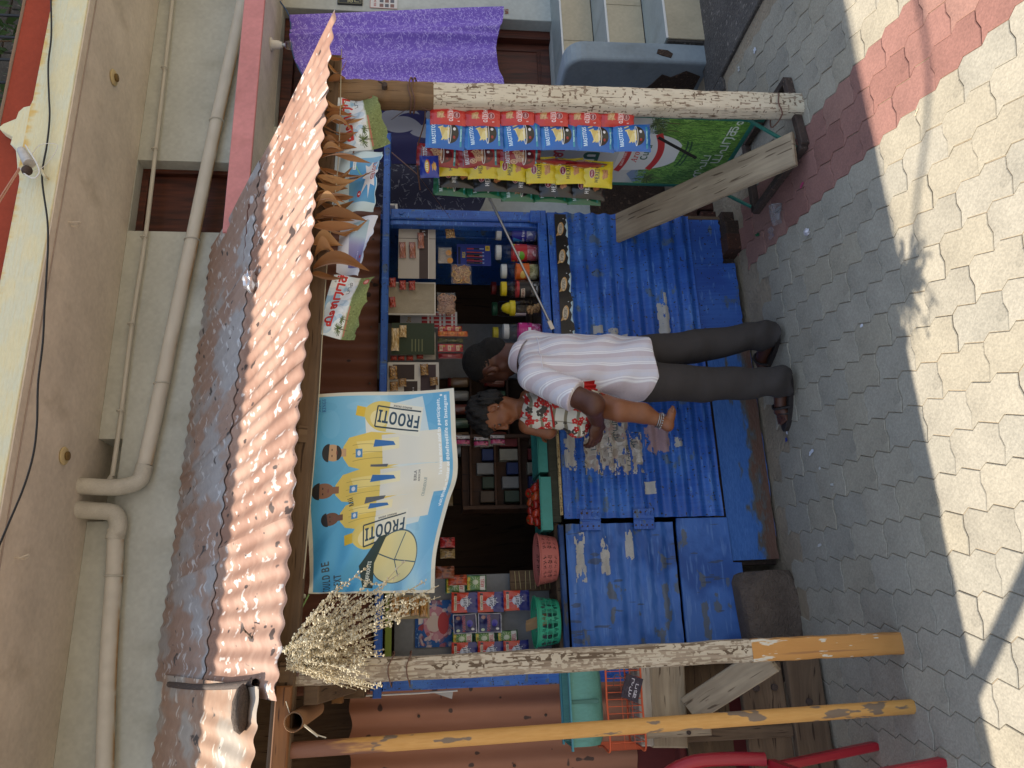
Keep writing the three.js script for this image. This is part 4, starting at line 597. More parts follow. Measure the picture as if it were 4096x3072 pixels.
T.pYellow = wrap('#dcc626', hex(0, '#231f1c', ['#c08a5c', '#b27c50', '#d09c6c']));
T.pBlack = wrap('#17171a', hex(0, '#d8d6d2', ['#b07048', '#9c6040', '#c8845a']));
const masti = (bowl, sticks, band) => (g, w, h) => { txt(g, 'MASTITOS', w * 0.5, h * 0.2, 'bold 52px sans-serif', '#dff0f2', 'center', -0.08, 0.85); rect(g, w * 0.08, h * 0.11, w * 0.84, 4, band); crisps(g, w * 0.55, h * 0.52, 74, sticks, 40, 7); g.fillStyle = bowl; g.beginPath(); g.ellipse(w * 0.55, h * 0.6, 110, 90, 0, 0, Math.PI); g.fill(); g.strokeStyle = '#e2e2dc'; g.lineWidth = 7; g.beginPath(); g.ellipse(w * 0.55, h * 0.6, 112, 14, 0, 0, 7); g.stroke(); ell(g, w * 0.4, h * 0.72, 16, 12, '#9a2a26'); ell(g, w * 0.7, h * 0.72, 18, 14, '#ddd'); g.strokeStyle = sticks[0]; g.lineWidth = 14; g.lineCap = 'round'; for (const [x, y] of [[0.72, 0.32], [0.84, 0.3]]) { g.beginPath(); g.moveTo(w * x, h * y); g.lineTo(w * (x + 0.06), h * (y + 0.1)); g.stroke(); } rect(g, w * 0.1, h * 0.87, w * 0.8, h * 0.05, band); txt(g, 'TANGY TOMATO', w * 0.5, h * 0.895, 'bold 17px sans-serif', '#dff', 'center'); };
T.pBlue = wrap('#1c66b4', masti('#141618', ['#e2cf86', '#d2b866', '#eddca0'], '#2f9ab0'));
T.pGreen = wrap('#1f6a44', masti('#141618', ['#c08a5c', '#a87448', '#d2a070'], '#2a8a80'));
T.pMaroon = wrap('#9c2228', (g, w, h) => { masti('#5a1a1c', ['#d8b48c', '#c89a70'], '#2a8a92')(g, w, h); for (const [x, y] of [[0.3, 0.36], [0.72, 0.42], [0.55, 0.5]]) { ell(g, w * x, h * y, 34, 34, '#d8b088'); for (let k = 0; k < 6; k++) ell(g, w * x + Math.cos(k) * 18, h * y + Math.sin(k) * 18, 6, 6, '#8a3a30'); } });
T.pLays = wrap('#24389c', (g, w, h) => { ell(g, w * 0.5, h * 0.4, 100, 52, '#b82a2c'); ell(g, w * 0.5, h * 0.37, 84, 44, '#e0b83a'); txt(g, 'LITE', w * 0.5, h * 0.37, 'bold 56px sans-serif', '#f0ece0', 'center'); crisps(g, w * 0.5, h * 0.76, 60, ['#dcae5c', '#c89446'], 12, 4); });
T.sachSurf = ctex(220, 240, (g, w, h) => { rect(g, 0, 0, w, h, '#cf3f24'); poly(g, [[0, h * 0.62], [w * 0.3, h * 0.5], [w, h * 0.66], [w, h], [0, h]], '#27307e'); const r = rng(3); for (let i = 0; i < 9; i++) { const a = r() * 6.3; g.strokeStyle = '#c8d4e8'; g.lineWidth = 7; g.beginPath(); g.moveTo(w * 0.5, h * 0.5); g.lineTo(w * 0.5 + Math.cos(a) * 80, h * 0.5 + Math.sin(a) * 70); g.stroke(); } ell(g, w * 0.5, h * 0.52, 54, 48, '#cfd6e4'); txt(g, 'Surf', w * 0.5, h * 0.5, 'bold 52px sans-serif', '#1c2450', 'center'); txt(g, 'excel', w * 0.52, h * 0.66, 'bold 36px sans-serif', '#1c2450', 'center'); rect(g, w * 0.1, h * 0.1, w * 0.72, h * 0.1, '#d8ccae'); txt(g, '+1 ROZE sachet', w * 0.46, h * 0.15, 'bold 20px sans-serif', '#333', 'center'); rect(g, w * 0.84, h * 0.1, 22, 26, '#222'); });
T.sachAriel = ctex(220, 180, (g, w, h) => { rect(g, 0, 0, w, h, '#1f5a38'); rect(g, 12, 10, w - 24, h - 20, '#5f8a4a'); for (let i = 0; i < 14; i++) { g.strokeStyle = '#b8cc96'; g.lineWidth = 4; g.beginPath(); g.moveTo(w * 0.55, h * 0.45); g.lineTo(w * 0.55 + Math.cos(i * 0.45) * 80, h * 0.45 + Math.sin(i * 0.45) * 60); g.stroke(); } ell(g, w * 0.55, h * 0.45, 34, 26, '#c8d2b8'); rect(g, 12, h * 0.68, w - 24, h * 0.26, '#d8d8d4'); txt(g, 'ARIEL', w * 0.5, h * 0.81, 'bold 42px sans-serif', '#b83040', 'center'); rect(g, 14, 12, w * 0.8, h * 0.13, '#d8c03a'); txt(g, '12 x 1 FREE', w * 0.4, h * 0.15, 'bold 20px sans-serif', '#333', 'center'); });
T.sachPon = ctex(220, 200, (g, w, h) => { rect(g, 0, 0, w, h, '#22245c'); g.strokeStyle = '#c8c8d4'; g.lineWidth = 8; g.strokeRect(4, 4, w - 8, h - 8); ell(g, w * 0.5, h * 0.7, 40, 26, '#3a36a8'); txt(g, 'PONVANDU', w * 0.5, h * 0.45, 'bold 38px sans-serif', '#c04848', 'center', 0, 0.9); ell(g, w * 0.16, h * 0.2, 16, 16, '#cdb'); ell(g, w * 0.8, h * 0.22, 22, 18, '#a8786a'); ell(g, w * 0.2, h * 0.82, 14, 14, '#ddd'); });
T.kopiko = ctex(512, 160, (g, w, h) => { rect(g, 0, 0, w, h, '#1d1916'); speck(g, w, h, 60, ['#3a3028', '#2c241e', '#4a3c30'], 2, 10, 3); g.save(); g.translate(w * 0.45, h * 0.42); g.rotate(0.06); g.fillStyle = '#c89a5e'; g.beginPath(); g.ellipse(0, 4, 130, 40, 0.05, 0, 7); g.fill(); poly(g, [[-120, -6], [-150, -54], [-60, -30]], '#c89a5e'); g.fillStyle = '#d8cbb0'; g.beginPath(); g.ellipse(-4, 0, 112, 30, 0, 0, 7); g.fill(); txt(g, 'KOPIKO', -4, 2, 'bold 52px serif', '#4a3320', 'center', 0, 0.9); g.restore(); poly(g, [[w * 0.1, h], [w * 0.2, h * 0.8], [w * 0.4, h * 0.92], [w * 0.55, h * 0.78], [w * 0.7, h * 0.95], [w * 0.8, h * 0.86], [w * 0.86, h]], '#b8d0d8'); rect(g, w * 0.82, h * 0.66, 12, 14, '#ddd'); });
T.peanut = ctex(128, 256, (g, w, h) => { rect(g, 0, 0, w, h, '#7a4a3a'); speck(g, w, h, 420, ['#a8604a', '#8a4434', '#c08468', '#6a3428', '#b4765c', '#caa084'], 5, 11, 31); });
T.chick = ctex(128, 256, (g, w, h) => { rect(g, 0, 0, w, h, '#a88a58'); speck(g, w, h, 420, ['#d8c090', '#e6d4a8', '#c0a068', '#b08c50'], 6, 10, 33); });
T.mixture = ctex(128, 256, (g, w, h) => { rect(g, 0, 0, w, h, '#4a3420'); speck(g, w, h, 420, ['#c09050', '#a87838', '#dab878', '#5a3c20', '#86602e'], 5, 11, 35); });
T.redpea = ctex(128, 256, (g, w, h) => { rect(g, 0, 0, w, h, '#8a2e24'); speck(g, w, h, 420, ['#b8483a', '#9a3228', '#cc6a54', '#742018'], 6, 11, 37); });
T.cardGrey = ctex(256, 256, (g, w, h) => { rect(g, 0, 0, w, h, '#b4aca0'); rect(g, 0, h * 0.56, w, h * 0.24, '#4a3c38'); rect(g, w * 0.74, 0, 3, h, '#5a504a'); rect(g, 0, h * 0.8, w, 5, '#d8d0c4'); txt(g, '91', w * 0.86, h * 0.68, 'bold 28px sans-serif', '#ddd', 'center'); });
T.cardBrown = ctex(256, 256, (g, w, h) => { rect(g, 0, 0, w, h, '#cac6bc'); rect(g, w * 0.1, h * 0.32, w * 0.4, h * 0.26, '#3c302c'); rect(g, w * 0.54, h * 0.1, w * 0.4, h * 0.42, '#3c302c'); rect(g, w * 0.1, h * 0.64, w * 0.84, h * 0.3, '#46383a'); for (const [x, y] of [[0.2, 0.5], [0.26, 0.5], [0.32, 0.5]]) ell(g, w * x, h * y, 4, 4, '#bbb'); });
T.redStrip = ctex(128, 400, (g, w, h) => { for (let k = 0; k < 3; k++) { rect(g, 0, k * h / 3, w, h / 3, ['#a8242a', '#b82c30', '#9c2026'][k]); rect(g, w * 0.1, k * h / 3 + 24, w * 0.7, 52, '#d8b894'); txt(g, 'OK', w * 0.45, k * h / 3 + 50, 'bold 34px sans-serif', '#8a2430', 'center'); ell(g, w * 0.7, k * h / 3 + 96, 22, 16, '#b8a040'); } });
T.orangeStrip = ctex(128, 400, (g, w, h) => { rect(g, 0, 0, w, h, '#c8601c'); for (let k = 0; k < 3; k++) { ell(g, w * 0.5, k * 130 + 60, 50, 34, '#d8862a'); rect(g, 0, k * 133 + 126, w, 6, '#8a3a14'); txt(g, 'TOP', w * 0.5, k * 130 + 62, 'bold 30px sans-serif', '#7a2a14', 'center'); } });
T.pasteSheet = ctex(256, 400, (g, w, h) => { rect(g, 0, 0, w, h, '#b8b8bc'); for (let i = 0; i < 4; i++) for (let j = 0; j < 3; j++) { rect(g, 14 + i * 60, 150 + j * 84, 44, 66, '#a02c34'); rect(g, 14 + i * 60, 190 + j * 84, 44, 14, '#d8d0d0'); } txt(g, 'One', w * 0.5, 60, 'bold 44px sans-serif', '#a8803a', 'center'); });
T.penCard = ctex(256, 300, (g, w, h) => { rect(g, 0, 0, w, h, '#23327e'); rect(g, 16, 10, w * 0.8, 22, '#0e1434'); rect(g, w * 0.7, h * 0.84, 60, 40, '#d8b838'); txt(g, '20', w * 0.82, h * 0.905, 'bold 26px sans-serif', '#6a2a2a', 'center'); txt(g, 'REX', w * 0.5, h * 0.2, 'bold 40px sans-serif', '#c8b030', 'center'); for (let i = 0; i < 5; i++) { rect(g, 26 + i * 42, 84, 16, 150, '#201c20'); rect(g, 26 + i * 42, 90, 16, 60, '#a82c30'); rect(g, 28 + i * 42, 200, 12, 40, '#98a8d0'); } });
T.calendar = ctex(300, 300, (g, w, h) => { rect(g, 0, 0, w, h, '#2a62aa'); const r = rng(12); g.save(); ell(g, w * 0.5, h * 0.55, 110, 100, '#c88a9a'); speck(g, w, h, 90, ['#d8b4b8', '#a8484e', '#e0c8c4', '#b06a78', '#e8dcd4'], 8, 26, 14); ell(g, w * 0.5, h * 0.5, 54, 60, '#d8c4bc'); ell(g, w * 0.5, h * 0.74, 70, 44, '#b8444a'); g.restore(); rect(g, 0, 0, w, 26, '#23549a'); speck(g, w, 30, 20, ['#8ab0d8'], 2, 6, 15); });
T.nameplate = ctex(200, 256, (g, w, h) => { rect(g, 0, 0, w, h, '#14160f'); g.strokeStyle = '#6a6440'; g.lineWidth = 8; g.strokeRect(8, 8, w - 16, h - 16); tamil(g, 'ka va', w * 0.06, h * 0.26, 100, '#b0a878', 9); tamil(g, 'ra mm', w * 0.1, h * 0.56, 90, '#b0a878', 9); });
T.notice = ctex(200, 256, (g, w, h) => { rect(g, 0, 0, w, h, '#d8d4ce'); rect(g, 0, 0, w, 5, '#b86a5c'); rect(g, 0, 0, 5, h, '#b86a5c'); for (let i = 0; i < 9; i++) rect(g, 16 + (i % 3) * 60, 90 + Math.floor(i / 3) * 50, 44, 36, i % 2 ? '#6a6a70' : '#8a6a62'); txt(g, 'BIG SALE', w * 0.4, 48, 'bold 28px sans-serif', '#a03030', 'center'); });
T.kolam = ctex(256, 256, (g, w, h) => { g.clearRect(0, 0, w, h); txt(g, 'R', w * 0.52, h * 0.28, 'bold 90px sans-serif', '#8a4a2c', 'center'); txt(g, 'MS', w * 0.5, h * 0.68, 'bold 90px sans-serif', '#8a4a2c', 'center'); });
// woven stuffs
T.purple = ctex(1024, 1024, (g, w, h) => { rect(g, 0, 0, w, h, '#8266c8'); const r = rng(44); for (let i = 0; i < 1700; i++) { const x = r() * w, y = r() * h; g.strokeStyle = ['#c0acec', '#ac96e0', '#d2c4f4'][i % 3]; g.lineWidth = 2 + r() * 4; for (const [ox, oy] of [[0, 0], [x > w - 60 ? -w : w, 0], [0, y > h - 60 ? -h : h]]) { g.beginPath(); g.moveTo(x + ox, y + oy); g.bezierCurveTo(x + ox + (r() - 0.5) * 50, y + oy + (r() - 0.5) * 50, x + ox + (r() - 0.5) * 60, y + oy + (r() - 0.5) * 60, x + ox + (r() - 0.5) * 70, y + oy + (r() - 0.5) * 70); g.stroke(); } } });
T.purple.wrapS = T.purple.wrapT = THREE.RepeatWrapping;
T.leafCloth = ctex(512, 512, (g, w, h) => { rect(g, 0, 0, w, h, '#1b1a2c'); const r = rng(46); for (let i = 0; i < 90; i++) { const x = r() * w, y = r() * h, a = r() * 6.3, l = 18 + r() * 22; for (const ox of [0, w, -w]) for (const oy of [0, h, -h]) { g.save(); g.translate(x + ox, y + oy); g.rotate(a); g.fillStyle = '#6c6c70'; g.beginPath(); g.moveTo(0, 0); g.quadraticCurveTo(l * 0.5, -l * 0.4, l, 0); g.quadraticCurveTo(l * 0.5, l * 0.4, 0, 0); g.fill(); g.strokeStyle = '#1b1a2c'; g.lineWidth = 2; for (let k = 1; k < 5; k++) { g.beginPath(); g.moveTo(l * k / 6, -l * 0.2); g.lineTo(l * k / 5, l * 0.2); g.stroke(); } g.strokeStyle = '#6c6c70'; g.lineWidth = 2.4; g.beginPath(); g.moveTo(0, 0); g.quadraticCurveTo(-l * 0.6, l * 0.2, -l * 0.7, -l * 0.3); g.stroke(); g.restore(); } } });
T.leafCloth.wrapS = T.leafCloth.wrapT = THREE.RepeatWrapping;
T.navy = ctex(512, 700, (g, w, h) => { rect(g, 0, 0, w, h, '#1c1a42'); const fl = (x, y, s) => { g.save(); g.translate(x, y); g.scale(s, s); g.fillStyle = '#73737a'; g.beginPath(); g.moveTo(0, 0); g.bezierCurveTo(-90, 40, -130, 120, -70, 200); g.bezierCurveTo(-60, 240, -70, 270, -96, 300); g.bezierCurveTo(0, 270, 40, 190, 20, 120); g.bezierCurveTo(60, 170, 50, 220, 40, 250); g.bezierCurveTo(120, 190, 110, 60, 0, 0); g.fill(); g.restore(); }; fl(w * 0.78, h * 0.02, 1.0); fl(w * 0.6, h * 0.3, 0.9); fl(w * 0.86, h * 0.42, 0.8); });

// ---------------------------------------------------------------- hung papers, leaves, banner
const cr = (P, t) => { const n = P.length - 1, s = clamp(t) * n, i = Math.min(n - 1, Math.floor(s)), f = s - i, g = (k) => P[clamp(k, 0, n)], a = g(i - 1), b = g(i), c = g(i + 1), d = g(i + 2); return b.map((_, j) => 0.5 * (2 * b[j] + (c[j] - a[j]) * f + (2 * a[j] - 5 * b[j] + 4 * c[j] - d[j]) * f * f + (3 * b[j] - a[j] - 3 * c[j] + d[j]) * f * f * f)); };
const paper = (t, o = {}) => mat({ map: t, roughness: 0.75, ...o });
{
  const B = thing('banner', 'blue drink advertising banner with players in yellow, tied under the eave', 'banner');
  const top = [[0.158,2.087,-2.78],[0.221,2.087,-2.78],[0.376,2.103,-2.78],[0.528,2.117,-2.78],[0.713,2.117,-2.78],[0.876,2.121,-2.78]], bot = [[0.147,1.657,-2.76],[0.289,1.649,-2.76],[0.462,1.605,-2.76],[0.571,1.572,-2.76],[0.732,1.577,-2.76],[0.897,1.582,-2.76]];
  const g = surf(90, 60, (u, v) => { const a = cr(top, u), b = cr(bot, u), p = a.map((c, i) => lerp(b[i], c, v)), q = Math.max(0, 1 - u * 2.6); p[2] += 0.012 * Math.sin(v * 7 + u * 9) * (1 - v * 0.4) + 0.016 * q * Math.sin((v * 2 + u) * 16) * v + 0.006 * Math.sin(u * 23 + v * 3) + 0.004 * Math.sin(v * 31) * (1 - u); return p; });
  mesh('sheet', g, paper(T.banner, { roughness: 0.5 }), B);
  const k = [0.155,2.086,-2.77], r = rng(31), kn = surf(20, 10, (u, v) => { const a = u * 6.28, rad = 0.008 + 0.03 * v * (0.8 + 0.35 * Math.sin(a * 3)); return [k[0] - 0.005 + Math.cos(a) * rad * 0.7, k[1] + 0.01 + v * 0.05, k[2] + Math.sin(a) * rad * 0.5]; });
  mesh('knotted_corner', kn, mat({ color: 0xb8bca8, roughness: 0.7 }), B);
  mesh('tie_string', [tube([k, [k[0] - 0.05, k[1] + 0.02, k[2] + 0.02], [k[0] - 0.19, k[1] + 0.05, k[2] + 0.1]], 0.003, 10, 5)], mat({ color: 0x7fa060, roughness: 0.8 }), B);
}
{
  const pen = (name, label, TL, TR, BR, BL, t, bulge, cut, seed) => {
    const g = surf(30, 30, (u, v) => { const a = TL.map((c, i) => lerp(c, TR[i], u)), b = BL.map((c, i) => lerp(c, BR[i], u)), p = b.map((c, i) => lerp(c, a[i], v)); p[2] += bulge * Math.sin(u * 3.1) * (1 - v * 0.6) + 0.012 * Math.sin((u + v) * 6 + seed); if (v < 0.1) p[1] += (0.1 - v) * cut * (fbm(u * 0.98, 0.1, 9, 3, 3, seed) - 0.4); return p; });
    one(name, g, paper(t), label, 'poster', 'paper pennants under the eave');
  };
  pen('paper_pennant', 'landscape milk poster with red lettering hanging beside the cream post', ...[[1.879,2.052,-2.72],[2.189,2.063,-2.72],[2.187,1.904,-2.72],[1.948,1.831,-2.72]], T.arokya, 0.05, 0.3, 3);
  pen('paper_pennant', 'pale blue poster of a milk pouch behind the dried leaves', ...[[1.618,2.044,-2.74],[1.893,2.037,-2.74],[1.928,1.862,-2.74],[1.643,1.894,-2.74]], T.milk, 0.05, 0.25, 5);
  pen('paper_pennant', 'whitish poster of a purple milk pouch, bottom edge curled up', ...[[1.357,2.033,-2.73],[1.599,2.023,-2.73],[1.61,1.873,-2.73],[1.341,1.945,-2.73]], T.curdPouch, 0.04, 0.2, 7);
  pen('paper_pennant', 'landscape milk poster with red lettering hanging clear of the leaves', ...[[1.095,2.103,-2.72],[1.339,2.038,-2.72],[1.335,1.884,-2.72],[1.072,1.954,-2.72]], T.arokya, 0.03, 0.3, 9);
}
{      // garland of dried mango leaves tied along the eave
  const G = thing('leaf_garland', 'garland of dry brown leaves hanging along the roof eave', 'garland'), r = rng(88);
  mesh('string', tube([[2.36, 2.04, -2.655], [1.8, 2.035, -2.66], [1.35, 2.06, -2.66], [0.7, 2.07, -2.66], [0.2, 2.09, -2.66]], 0.002, 30, 5), mat({ color: 0xb0a488 }), G);
  const lm = [0xa8703c, 0xb47e48, 0x96622f, 0xbc8a54].map((c) => phys({ color: c, roughness: 0.7, transmission: 0.25, thickness: 0 }));
  const leaf = (x, y, z, L, W, tw, curl, lean) => surf(6, 12, (u, v) => { const s = (u - 0.5) * 2, w = W * Math.pow(Math.sin(Math.PI * Math.pow(clamp(v * 0.97 + 0.02), 0.75)), 0.9) / 2, a = tw * v * 2, fold = Math.abs(s) * w * 1.3, lx = s * w * Math.cos(a) + fold * Math.sin(a), lz = s * w * Math.sin(a) + fold * Math.cos(a); return [x + lx + lean * v * v + curl * Math.sin(v * 4) * 0.5, y - L * v, z + lz + curl * Math.sin(v * 3)]; });
  const put = (x, L, W, lean) => mesh('leaf', leaf(x, roofY(x, -2.62) - 0.015 + r() * 0.015, -2.62 - r() * 0.06, L, W, (r() - 0.5) * 3.4, (r() - 0.5) * 0.09, lean), lm[Math.floor(r() * 4)], G);
  for (const x of [2.3, 2.26, 2.2]) put(x, 0.06 + r() * 0.03, 0.03, 0.02);
  for (let k = 0; k < 15; k++) put(2.1 - k * 0.02 + (r() - 0.5) * 0.03, 0.07 + r() * 0.08, 0.018 + r() * 0.012, (r() - 0.6) * 0.05);
  for (let k = 0; k < 16; k++) put(1.80 - k * 0.017 + (r() - 0.5) * 0.02, 0.10 + r() * 0.11, 0.022 + r() * 0.016, (r() - 0.6) * 0.05);
  for (const [x, L, W] of [[1.55, 0.2, 0.04], [1.50, 0.17, 0.04], [1.44, 0.11, 0.055], [1.395, 0.10, 0.05], [1.34, 0.21, 0.055], [1.31, 0.13, 0.035]]) put(x, L, W, (r() - 0.5) * 0.03);
}
{      // bunch of dried herbs hung at the corner of the eave
  const D = thing('dried_herbs', 'bunch of dry pale herb twigs hanging from the roof corner', 'dried plant'), r = rng(101), st = [], lv = [], wm = mat({ color: 0xd0c2a2, roughness: 0.9 }), sm = mat({ color: 0xb8a684, roughness: 0.9 });
  const o = [-0.055, 2.12, -2.60], tips = [[0.153,1.646,-2.5],[0.166,1.689,-2.5],[0.112,1.673,-2.5],[0.069,1.735,-2.5],[0.091,1.72,-2.5],[0.041,1.796,-2.5],[0.021,1.857,-2.5],[-0.131,1.816,-2.5],[-0.086,1.877,-2.5],[0.173,1.937,-2.5],[0.217,1.877,-2.5],[0.154,1.814,-2.5],[0.191,1.767,-2.5],[0.115,1.751,-2.5],[0.106,1.958,-2.5],[0.092,1.995,-2.5],[0.001,1.902,-2.5],[-0.025,1.991,-2.5],[0.061,1.949,-2.5],[0.104,1.889,-2.5],[0.087,1.843,-2.5],[0.127,1.921,-2.5],[0.032,1.963,-2.5],[0.171,1.86,-2.5],[0.005,2.029,-2.5]];
  const leafG = new THREE.SphereGeometry(0.0027, 5, 4).scale(1, 1.5, 0.6);
  const sprig = (a, b, n, bend, rad, dens) => { const m = a.map((c, i) => lerp(c, b[i], 0.5) + bend[i]), pts = []; for (let i = 0; i <= 10; i++) { const t = i / 10; pts.push([0, 1, 2].map((k) => (1 - t) * (1 - t) * a[k] + 2 * t * (1 - t) * m[k] + t * t * b[k])); } st.push(tube(pts, rad, 10, 4)); for (let i = 0; i < n; i++) { const t = 0.15 + 0.85 * Math.pow(r(), 0.8), p = [0, 1, 2].map((k) => (1 - t) * (1 - t) * a[k] + 2 * t * (1 - t) * m[k] + t * t * b[k]), s = 0.7 + r() * 0.8; lv.push(leafG.clone().scale(s, s, s).rotateZ(r() * 6).rotateX(r() * 6).translate(p[0] + (r() - 0.5) * dens, p[1] + (r() - 0.5) * dens, p[2] + (r() - 0.5) * dens)); } return pts; };
  for (const t of tips) { const p = sprig([o[0] + (r() - 0.5) * 0.05, o[1] - r() * 0.02, o[2] + (r() - 0.5) * 0.03], [t[0], t[1], t[2] + (r() - 0.3) * 0.12], 52, [(r() - 0.6) * 0.06, 0.03 + r() * 0.04, 0.03 * r()], 0.0014, 0.013); for (let k = 0; k < 3; k++) { const q = p[4 + Math.floor(r() * 6)]; sprig(q, [q[0] + (r() - 0.4) * 0.12, q[1] - 0.03 - r() * 0.07, q[2] + (r() - 0.5) * 0.08], 12, [0, 0.01, 0], 0.001, 0.012); } }
  for (let i = 0; i < 150; i++) { const a = -0.5 + r() * 1.5, L = 0.06 + r() * 0.24; sprig([o[0] + (r() - 0.5) * 0.06, o[1] - r() * 0.03, o[2] + (r() - 0.5) * 0.05], [o[0] + Math.sin(a) * L * 0.9, o[1] - Math.cos(a) * L, o[2] + (r() - 0.45) * 0.12], 18, [0, 0.015, 0], 0.001, 0.012); }
  mesh('stems', st, sm, D); tag(mesh('dry_leaves', lv, wm, D), null, null, null, 'stuff');
  mesh('tie_string', tube([[-0.1, 2.09, -2.64], [-0.05, 2.08, -2.58], [-0.01, 2.09, -2.62], [-0.05, 2.1, -2.66]], 0.003, 16, 5, true), M.wire, D);
}
// ---------------------------------------------------------------- curtain, cloths
{
  const c = thing('curtain', 'purple and white patterned curtain hanging in front of the house door', 'curtain');
  const top = [[3.5, 2.34], [3.86, 2.6], [4.235, 2.655]], g = surf(120, 60, (u, v) => { const xt = lerp(3.45, 4.24, u), yt = cr(top, u)[1], xb = lerp(3.47, 4.42 + 0.0, u), yb = 1.17 - 0.03 * Math.sin(u * 8) - 0.02 * u, x = lerp(xb, xt, v), y = lerp(yb, yt, v), f = 0.018 * Math.sin(u * 26 + 1.5 * Math.sin(v * 2)) + 0.03 * Math.exp(-Math.pow((u - 0.78 - 0.05 * v) / 0.03, 2)) + 0.03 * Math.exp(-Math.pow((u - 0.70 - 0.10 * v + 0.05 * v * v) / 0.025, 2)); return [x, y, -4.47 + f]; });
  const P = g.attributes.position; setUV(g, (x, y) => [x / 0.55, y / 0.55]); mesh('cloth', g, phys({ map: T.purple, roughness: 0.9, transmission: 0.08, thickness: 0 }), c);
  mesh('cord', tube([[3.3, 2.3, -4.47], [3.88, 2.61, -4.46], [4.235, 2.66, -4.47], [4.4, 2.742, -4.5]], 0.005, 20, 6), mat({ color: 0x3c5a86 }), c);
  const n = thing('hung_cloth', 'dark navy cloth with grey flame shapes hung behind the snack packets', 'cloth');
  mesh('cloth', surf(50, 30, (u, v) => { const a = lerp(2.86, 3.30, u); return [a, lerp(1.30 - 0.05 * u, 2.02, v), -4.2 + 0.03 * Math.sin(u * 7) + 0.01 * Math.sin(v * 4 + u * 13)]; }), mat({ map: T.navy, roughness: 0.95 }), n);
  const l = thing('hung_cloth', 'dark cloth with a grey leaf pattern hung above the kiosk side', 'cloth');
  mesh('cloth', setUV(surf(50, 30, (u, v) => [lerp(2.22, 2.88, u), lerp(1.25 + 0.30 * Math.pow(1 - u, 2.0) + 0.03 * u, 2.22, v), -4.1 - 0.06 * u + 0.03 * Math.sin(u * 9 + v) - 0.05 * Math.sin(v * 3.1)]), (x, y) => [x / 0.36, y / 0.36]), mat({ map: T.leafCloth, roughness: 0.95 }), l);
  mesh('rope', rod([2.1, 2.215, -4.1], [3.4, 2.1, -4.2], 0.005, 6), M.wire, l);
  one('small_lamp_box', merge([bx(2.19, 2.26, 1.845, 1.858, -3.75, -3.69), bx(2.248, 2.26, 1.86, 1.9, -3.75, -3.69), bx(2.19, 2.247, 1.86, 1.9, -3.73, -3.72), bx(2.19, 2.202, 1.86, 1.9, -3.75, -3.735)]), M.white, 'small white box frame at the end of the blue beam', 'box');
}
